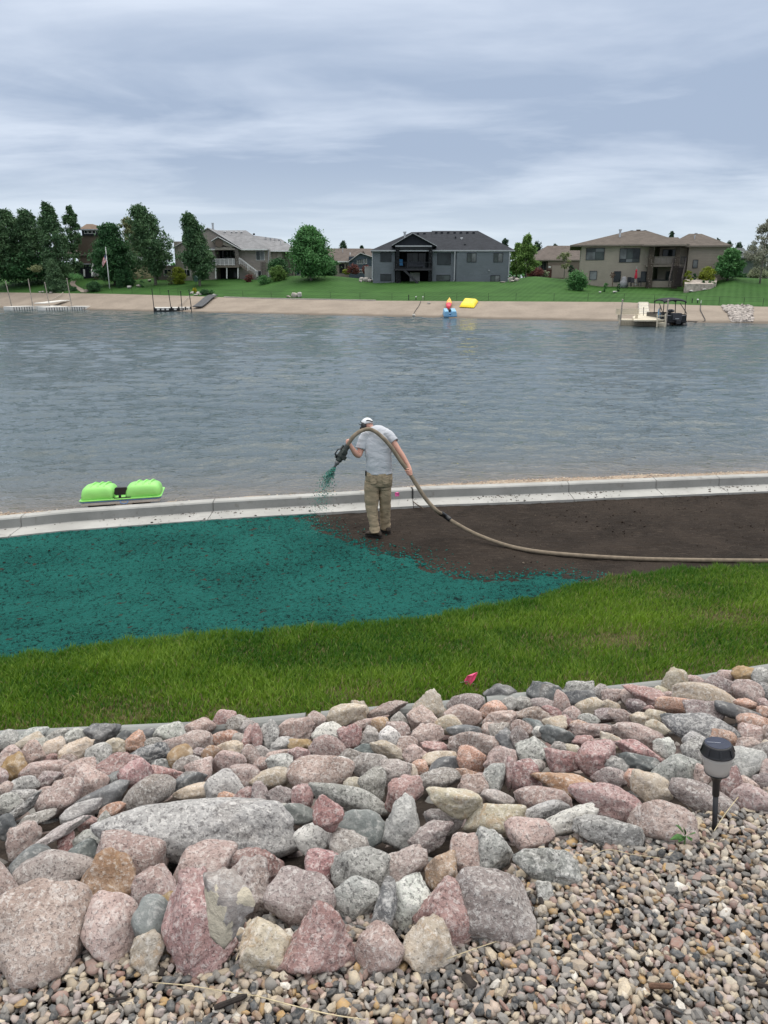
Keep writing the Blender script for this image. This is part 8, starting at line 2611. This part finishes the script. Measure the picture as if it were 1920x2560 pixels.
tag(MB().tube([Vector(p) for p in catmull(rp, 4)], .04, 6).build('mooring_rope', M_DKDOCK), 'dark rope from the lawn posts down the sand to the pontoon boat', 'rope')

# ---- blue pedal boat, kayak, yellow float on the beach
c = fhit(900 + 935 / 4.1475, 560 + 965 / 4.1475); s = mpp(1125, 792, c.y) / 4.1475
t = thing('pedal_boat', 'light blue pedal boat with two pontoons at the water edge', 'pedal boat', c)
M_LBL = pm('light_blue_plastic', (.20, .42, .62), .45, .08, 3.0, spec=.4); M_LBD = pm('blue_plastic_base', (.10, .22, .36), .5, .1, 3.0)
X = lambda x: c.x + (x - 935) * s
for x0, x1 in ((874, 922), (948, 1004)):
    rr = []
    for dy, dz, k in ((0, .06, .92), (.1, .0, 1), (1.1, .12, 1), (1.9, .28, .95), (2.1, .32, .75)):
        w = (X(x1) - X(x0)) / 2 * k; xm = (X(x0) + X(x1)) / 2; zz = c.z + .05 + dz
        rr.append([Vector((xm - w, c.y + dy, zz)), Vector((xm + w, c.y + dy, zz)), Vector((xm + w, c.y + dy, zz + .36 * k)), Vector((xm + w * .8, c.y + dy, zz + .55 * k)), Vector((xm - w * .8, c.y + dy, zz + .55 * k)), Vector((xm - w, c.y + dy, zz + .36 * k))])
    MB().rings(rr).build('pontoon', M_LBL, t, bevel=.05)
MB().rings([[Vector((X(870), c.y + dy, c.z + dz)), Vector((X(1006), c.y + dy, c.z + dz)), Vector((X(1006), c.y + dy, c.z + dz + .16)), Vector((X(870), c.y + dy, c.z + dz + .16))] for dy, dz in ((-.05, -.02), (2.0, .26))]).build('hull_base', M_LBD, t, bevel=.03)
MB().rings([[Vector((X(918), c.y + dy, c.z + dz + .14)), Vector((X(952), c.y + dy, c.z + dz + .14)), Vector((X(952), c.y + dy, c.z + dz + .32)), Vector((X(918), c.y + dy, c.z + dz + .32))] for dy, dz in ((.25, .03), (1.9, .28))]).build('cockpit', M_LBD, t)
MB().box((X(925), c.y + .9, c.z + .5), (X(948), c.y + 1.1, c.z + .78)).build('seat', M_BLK, t)
c = fhit(900 + 915 / 4.1475, 560 + 890 / 4.1475); e = fhit(900 + 928 / 4.1475, 560 + 800 / 4.1475)
d = (e - c); t = thing('kayak', 'red and yellow kayak lying up the beach behind the blue pedal boat', 'kayak', c)
M_KR = pm('kayak_red', (.72, .06, .10), .45, .08, 3.0, spec=.4); M_KY = pm('kayak_yellow', (.85, .48, .06), .45, .08, 3.0, spec=.4)
L_k = (e - c).length; d = Vector((d.x * .2, d.y, 0)).normalized(); dn = (e - c).normalized()


def kay(t0, t1, mat, name):
    rr = []
    for t_ in np.linspace(t0, t1, 7):
        w = .34 * max(.03, math.sin(math.pi * min(1, (t_ * .86 + .14))) ** .75); p_ = c + dn * L_k * t_ + Vector((0, 0, .08))
        rr.append([p_ + Vector((w * math.cos(a), 0, .20 + .20 * math.sin(a))) for a in np.linspace(0, 2 * math.pi, 13)[:-1]])
    return MB().rings(rr).build(name, mat, t, smooth=True)


kay(0, .38, M_KR, 'red_hull'); kay(.38, 1.0, M_KY, 'yellow_hull')
for tt, w in ((.20, .2), (.58, .15)): MB().ellip(c + dn * L_k * tt + Vector((0, 0, .46)), (w, 0, 0), dn * .28, (0, 0, .045), 12, 6).build('cockpit', pm('kayak_seat', (.45, .03, .05) if tt < .4 else (.6, .2, .03), .6), t)
for tt, sx in ((.45, -.15), (.45, .15), (.72, 0)): MB().ellip(c + dn * L_k * tt + Vector((sx, 0, .46)), (.07, 0, 0), dn * .09, (0, 0, .03), 8, 6).build('hatch', M_KR, t)
q = [fhit(900 + x / 4.1475, 560 + y / 4.1475) for x, y in ((1028, 868), (1182, 876), (1226, 812), (1078, 800))]
cen = sum(q, Vector()) / 4
m = MB(); nx_, ny_ = 9, 7; rr = []
for layer in (0, 1):
    for j in range(ny_ + 1):
        for i in range(nx_ + 1):
            u_, v_ = i / nx_, j / ny_
            p_ = (q[0] * (1 - u_) + q[1] * u_) * (1 - v_) + (q[3] * (1 - u_) + q[2] * u_) * v_
            ed = min(u_, 1 - u_, v_, 1 - v_); hh = .42 * (1 - math.exp(-ed * 16)) + .03 * math.sin(v_ * 22)
            m.v.append(tuple(p_ + Vector((0, 0, .10 + (hh if layer else -.02)))))
nn = (nx_ + 1) * (ny_ + 1)
for layer in (0, 1):
    for j in range(ny_):
        for i in range(nx_):
            a = layer * nn + j * (nx_ + 1) + i; f = (a, a + 1, a + nx_ + 2, a + nx_ + 1); m.f.append(f if layer else f[::-1]); m.m.append(0)
bd = [i for i in range(nx_ + 1)] + [j * (nx_ + 1) + nx_ for j in range(1, ny_ + 1)] + [ny_ * (nx_ + 1) + i for i in range(nx_ - 1, -1, -1)] + [j * (nx_ + 1) for j in range(ny_ - 1, 0, -1)]
for a, b in zip(bd, bd[1:] + bd[:1]): m.f.append((a, b, nn + b, nn + a)); m.m.append(0)
tag(m.build('water_mat', pm('yellow_vinyl', (.88, .66, .02), .45, .06, 2.0, .3, 3, .05, spec=.35), smooth=True), 'flat bright yellow water mat lying on the sand', 'water mat')
rp = [fhit(900 + x / 4.1475, 560 + y / 4.1475) + Vector((0, 0, .05)) for x, y in ((630, 805), (612, 850), (580, 895), (556, 935))]
tag(MB().tube([Vector(p) for p in catmull(rp, 4)], .035, 6).build('anchor_rope', M_DKDOCK), 'dark rope running down the sand to the whitish anchor stone', 'rope')


def stub(crop, x, y0, y1, w, mat, label, head=None):
    ox, oy, k = crop
    g = fhit(ox + x / k, oy + y1 / k); s_ = mpp(ox + x / k, oy + y1 / k, g.y) / k; hh = (y1 - y0) * s_; r = w * s_ / 2
    t = thing('garden_post', label, 'post', g, 'short posts along the lawn foot')
    MB().lathe(g - Vector((0, 0, .2)), [(r, 0), (r, hh + .2), (r * .6, hh + .22)], 10).build('post_shaft', mat, t)
    if head: MB().ellip(g + Vector((0, 0, hh)), (r * 2.2, 0, 0), (0, r * 2.2, 0), (0, 0, r * 1.8), 10, 6).build('lamp_head', head, t)


stub(L4, 505, 735, 790, 9, M_BLK, 'black bollard on the lawn foot, tallest above the anchor rope'); stub(L4, 580, 756, 788, 8, M_BLK, 'black post with white pump head above the anchor rope', M_WHITE); stub(L4, 652, 758, 790, 7, M_POLE, 'pale tap post at the top of the anchor rope', M_WHITE)
stub(L5, 908, 737, 780, 9, M_BLK, 'tall black post on the lawn above the pontoon boat'); stub(L5, 962, 748, 782, 9, M_BLK, 'short black post with white top above the boat rope', M_WHITE); stub(L5, 996, 755, 785, 7, M_WHITE, 'white hose post at the top of the boat rope')

# ---- thin wire fence along the foot of the lawn
f_px = [160, 210, 280, 330, 400, 445, 520, 607, 678, 750, 826, 900, 980, 1061, 1142, 1221, 1290, 1385, 1470, 1560, 1636, 1715, 1798, 1860, 1908]
b_py = lambda x: float(np.interp(x, [0, 160, 278, 478, 640, 937, 1280, 1550, 1612, 1743, 1920], [731, 733, 734.5, 740, 746, 751.5, 753.5, 755, 758, 763, 767])) - 1.5
fo = fhit(960, b_py(960))
t = thing('wire_fence', 'thin low wire fence on slim posts along the foot of the far lawn', 'fence', fo)
fp = [fhit(x, b_py(x)) + Vector((0, .1, 0)) for x in f_px]
for p_ in fp: MB().bar(p_ - Vector((0, 0, .2)), p_ + Vector((0, 0, .85)), .032).build('post', M_DKDOCK, t)
for hz_ in (.45, .88):
    MB().tube([p_ + Vector((0, 0, hz_)) for p_ in fp], .008, 4).build('wire', M_DKDOCK, t)

# ---- flagpole and flag
g = fhit(1422 / 5.184, 560 + 836 / 5.184); tp = P(1364 / 5.184, 560 + 310 / 5.184, g.y)
hh = tp.z - g.z
t = thing('flagpole', 'white flagpole on the lawn with a small striped flag hanging', 'flagpole', g)
MB().lathe(g - Vector((0, 0, .3)), [(.075, 0), (.07, hh * .5), (.045, hh + .3)], 10).ellip(g + Vector((0, 0, hh + .05)), (.09, 0, 0), (0, .09, 0), (0, 0, .09), 10, 8).build('pole', M_WHITE, t, smooth=True)
ft = g + Vector((0, 0, hh * .865)); sF = mpp(265, 640, g.y) / 5.184
mr, mw, mbl = pm('flag_red', (.50, .04, .06), .8), pm('flag_white', (.68, .66, .65), .8), pm('flag_blue', (.03, .04, .13), .8)
fl = thing('flag', 'small red white and blue striped flag drooping from the white flagpole', 'flag', ft)
Lf, Hf = 2.0, 1.05
def fpnt(u_, v_):          # u along the fly, v down the hoist: the fly droops
    a = -.95 - .18 * math.sin(u_ * 3); x = -.08 - u_ * Lf * .36 - .05 * math.sin(v_ * 9 + u_ * 5); zz = -v_ * Hf * (1 - .25 * u_) - u_ * Lf * .62
    return ft + Vector((x, .14 * math.sin(u_ * 7 + v_ * 2), zz))


for i in range(13):
    v0, v1 = i / 13, (i + 1) / 13; m = MB(); us = np.linspace(.4 if i < 7 else 0, 1, 6)
    m.rings([[fpnt(u_, v0), fpnt(u_, v1), fpnt(u_, v1) + Vector((0, .012, 0)), fpnt(u_, v0) + Vector((0, .012, 0))] for u_ in us]); m.build('stripe', mr if i % 2 == 0 else mw, fl)
m = MB(); m.rings([[fpnt(u_, 0), fpnt(u_, 7 / 13), fpnt(u_, 7 / 13) + Vector((0, .014, 0)), fpnt(u_, 0) + Vector((0, .014, 0))] for u_ in np.linspace(0, .4, 4)]); ca_ = m.build('canton', mbl, fl)
for i in range(5):
    for j in range(6):
        p_ = fpnt(.03 + .062 * j, (.06 + .105 * i) * .95); MB().box((p_.x - .018, p_.y - .02, p_.z - .018), (p_.x + .018, p_.y - .002, p_.z + .018)).build('star', mw, ca_)

# ---- garden bits on the far lawn
c = fhit(460 / 5.184, 560 + 655 / 5.184)
t = thing('stone_table', 'weathered stone slab table on stone legs under the poplars', 'table', c)
a, b = P(240 / 5.184, 560 + 650 / 5.184, c.y), P(570 / 5.184, 560 + 650 / 5.184, c.y)
MB().box((a.x - .2, c.y - .6, c.z + 1.35), (b.x + .2, c.y + .8, c.z + 1.55)).build('slab', pm('mossy_slab', (.16, .15, .10), .9, .3, 1.5), t)
for q_ in (a, b): MB().rings([[Vector((q_.x + sx * w, c.y + sy * w, c.z + zz)) for sx, sy in ((-1, -1), (1, -1), (1, 1), (-1, 1))] for zz, w in ((-.1, .45), (.5, .3), (1.36, .22))]).build('leg', M_PSTONE, t)
c = fhit(300 + 985 / 5.184, 540 + 985 / 5.184); tp = P(300 + 985 / 5.184, 540 + 850 / 5.184, c.y)
t = thing('bird_house', 'small dark green bird house on a thin pole above yellow flowers', 'bird house', c)
MB().tube([c - Vector((0, 0, .2)), tp], .035, 6).build('pole', M_DKDOCK, t)
MB().box((tp.x - .22, tp.y - .2, tp.z), (tp.x + .22, tp.y + .2, tp.z + .5)).build('box', pm('bird_green', (.02, .06, .045), .7), t); MB().prism([tp + Vector((-.32, -.28, .5)), tp + Vector((.32, -.28, .5)), tp + Vector((0, -.28, .85))], (0, .56, 0)).build('roof', pm('bird_roof', (.02, .05, .04), .7), t)
plant('flower_clump', 'bright yellow flower clump among whitish rocks at the beach top', 'flowers', L2, 975, 930, 995, 60, None, 'bush', mat_leaf('yellow_bloom', (.42, .38, .02), (.5, .46, .04)), None, 420, .07, 0, .05)
plant('garden_shrub', 'dark leafy clump in the beach flower bed', 'shrub', L2, 1110, 962, 1020, 130, None, 'bush', ML_MAP, None, 900, .09, 0, .05); plant('garden_shrub', 'small dark clump near the ramp top', 'shrub', L2, 1190, 960, 1020, 70, None, 'bush', ML_MID, None, 500, .09, 0, .05)
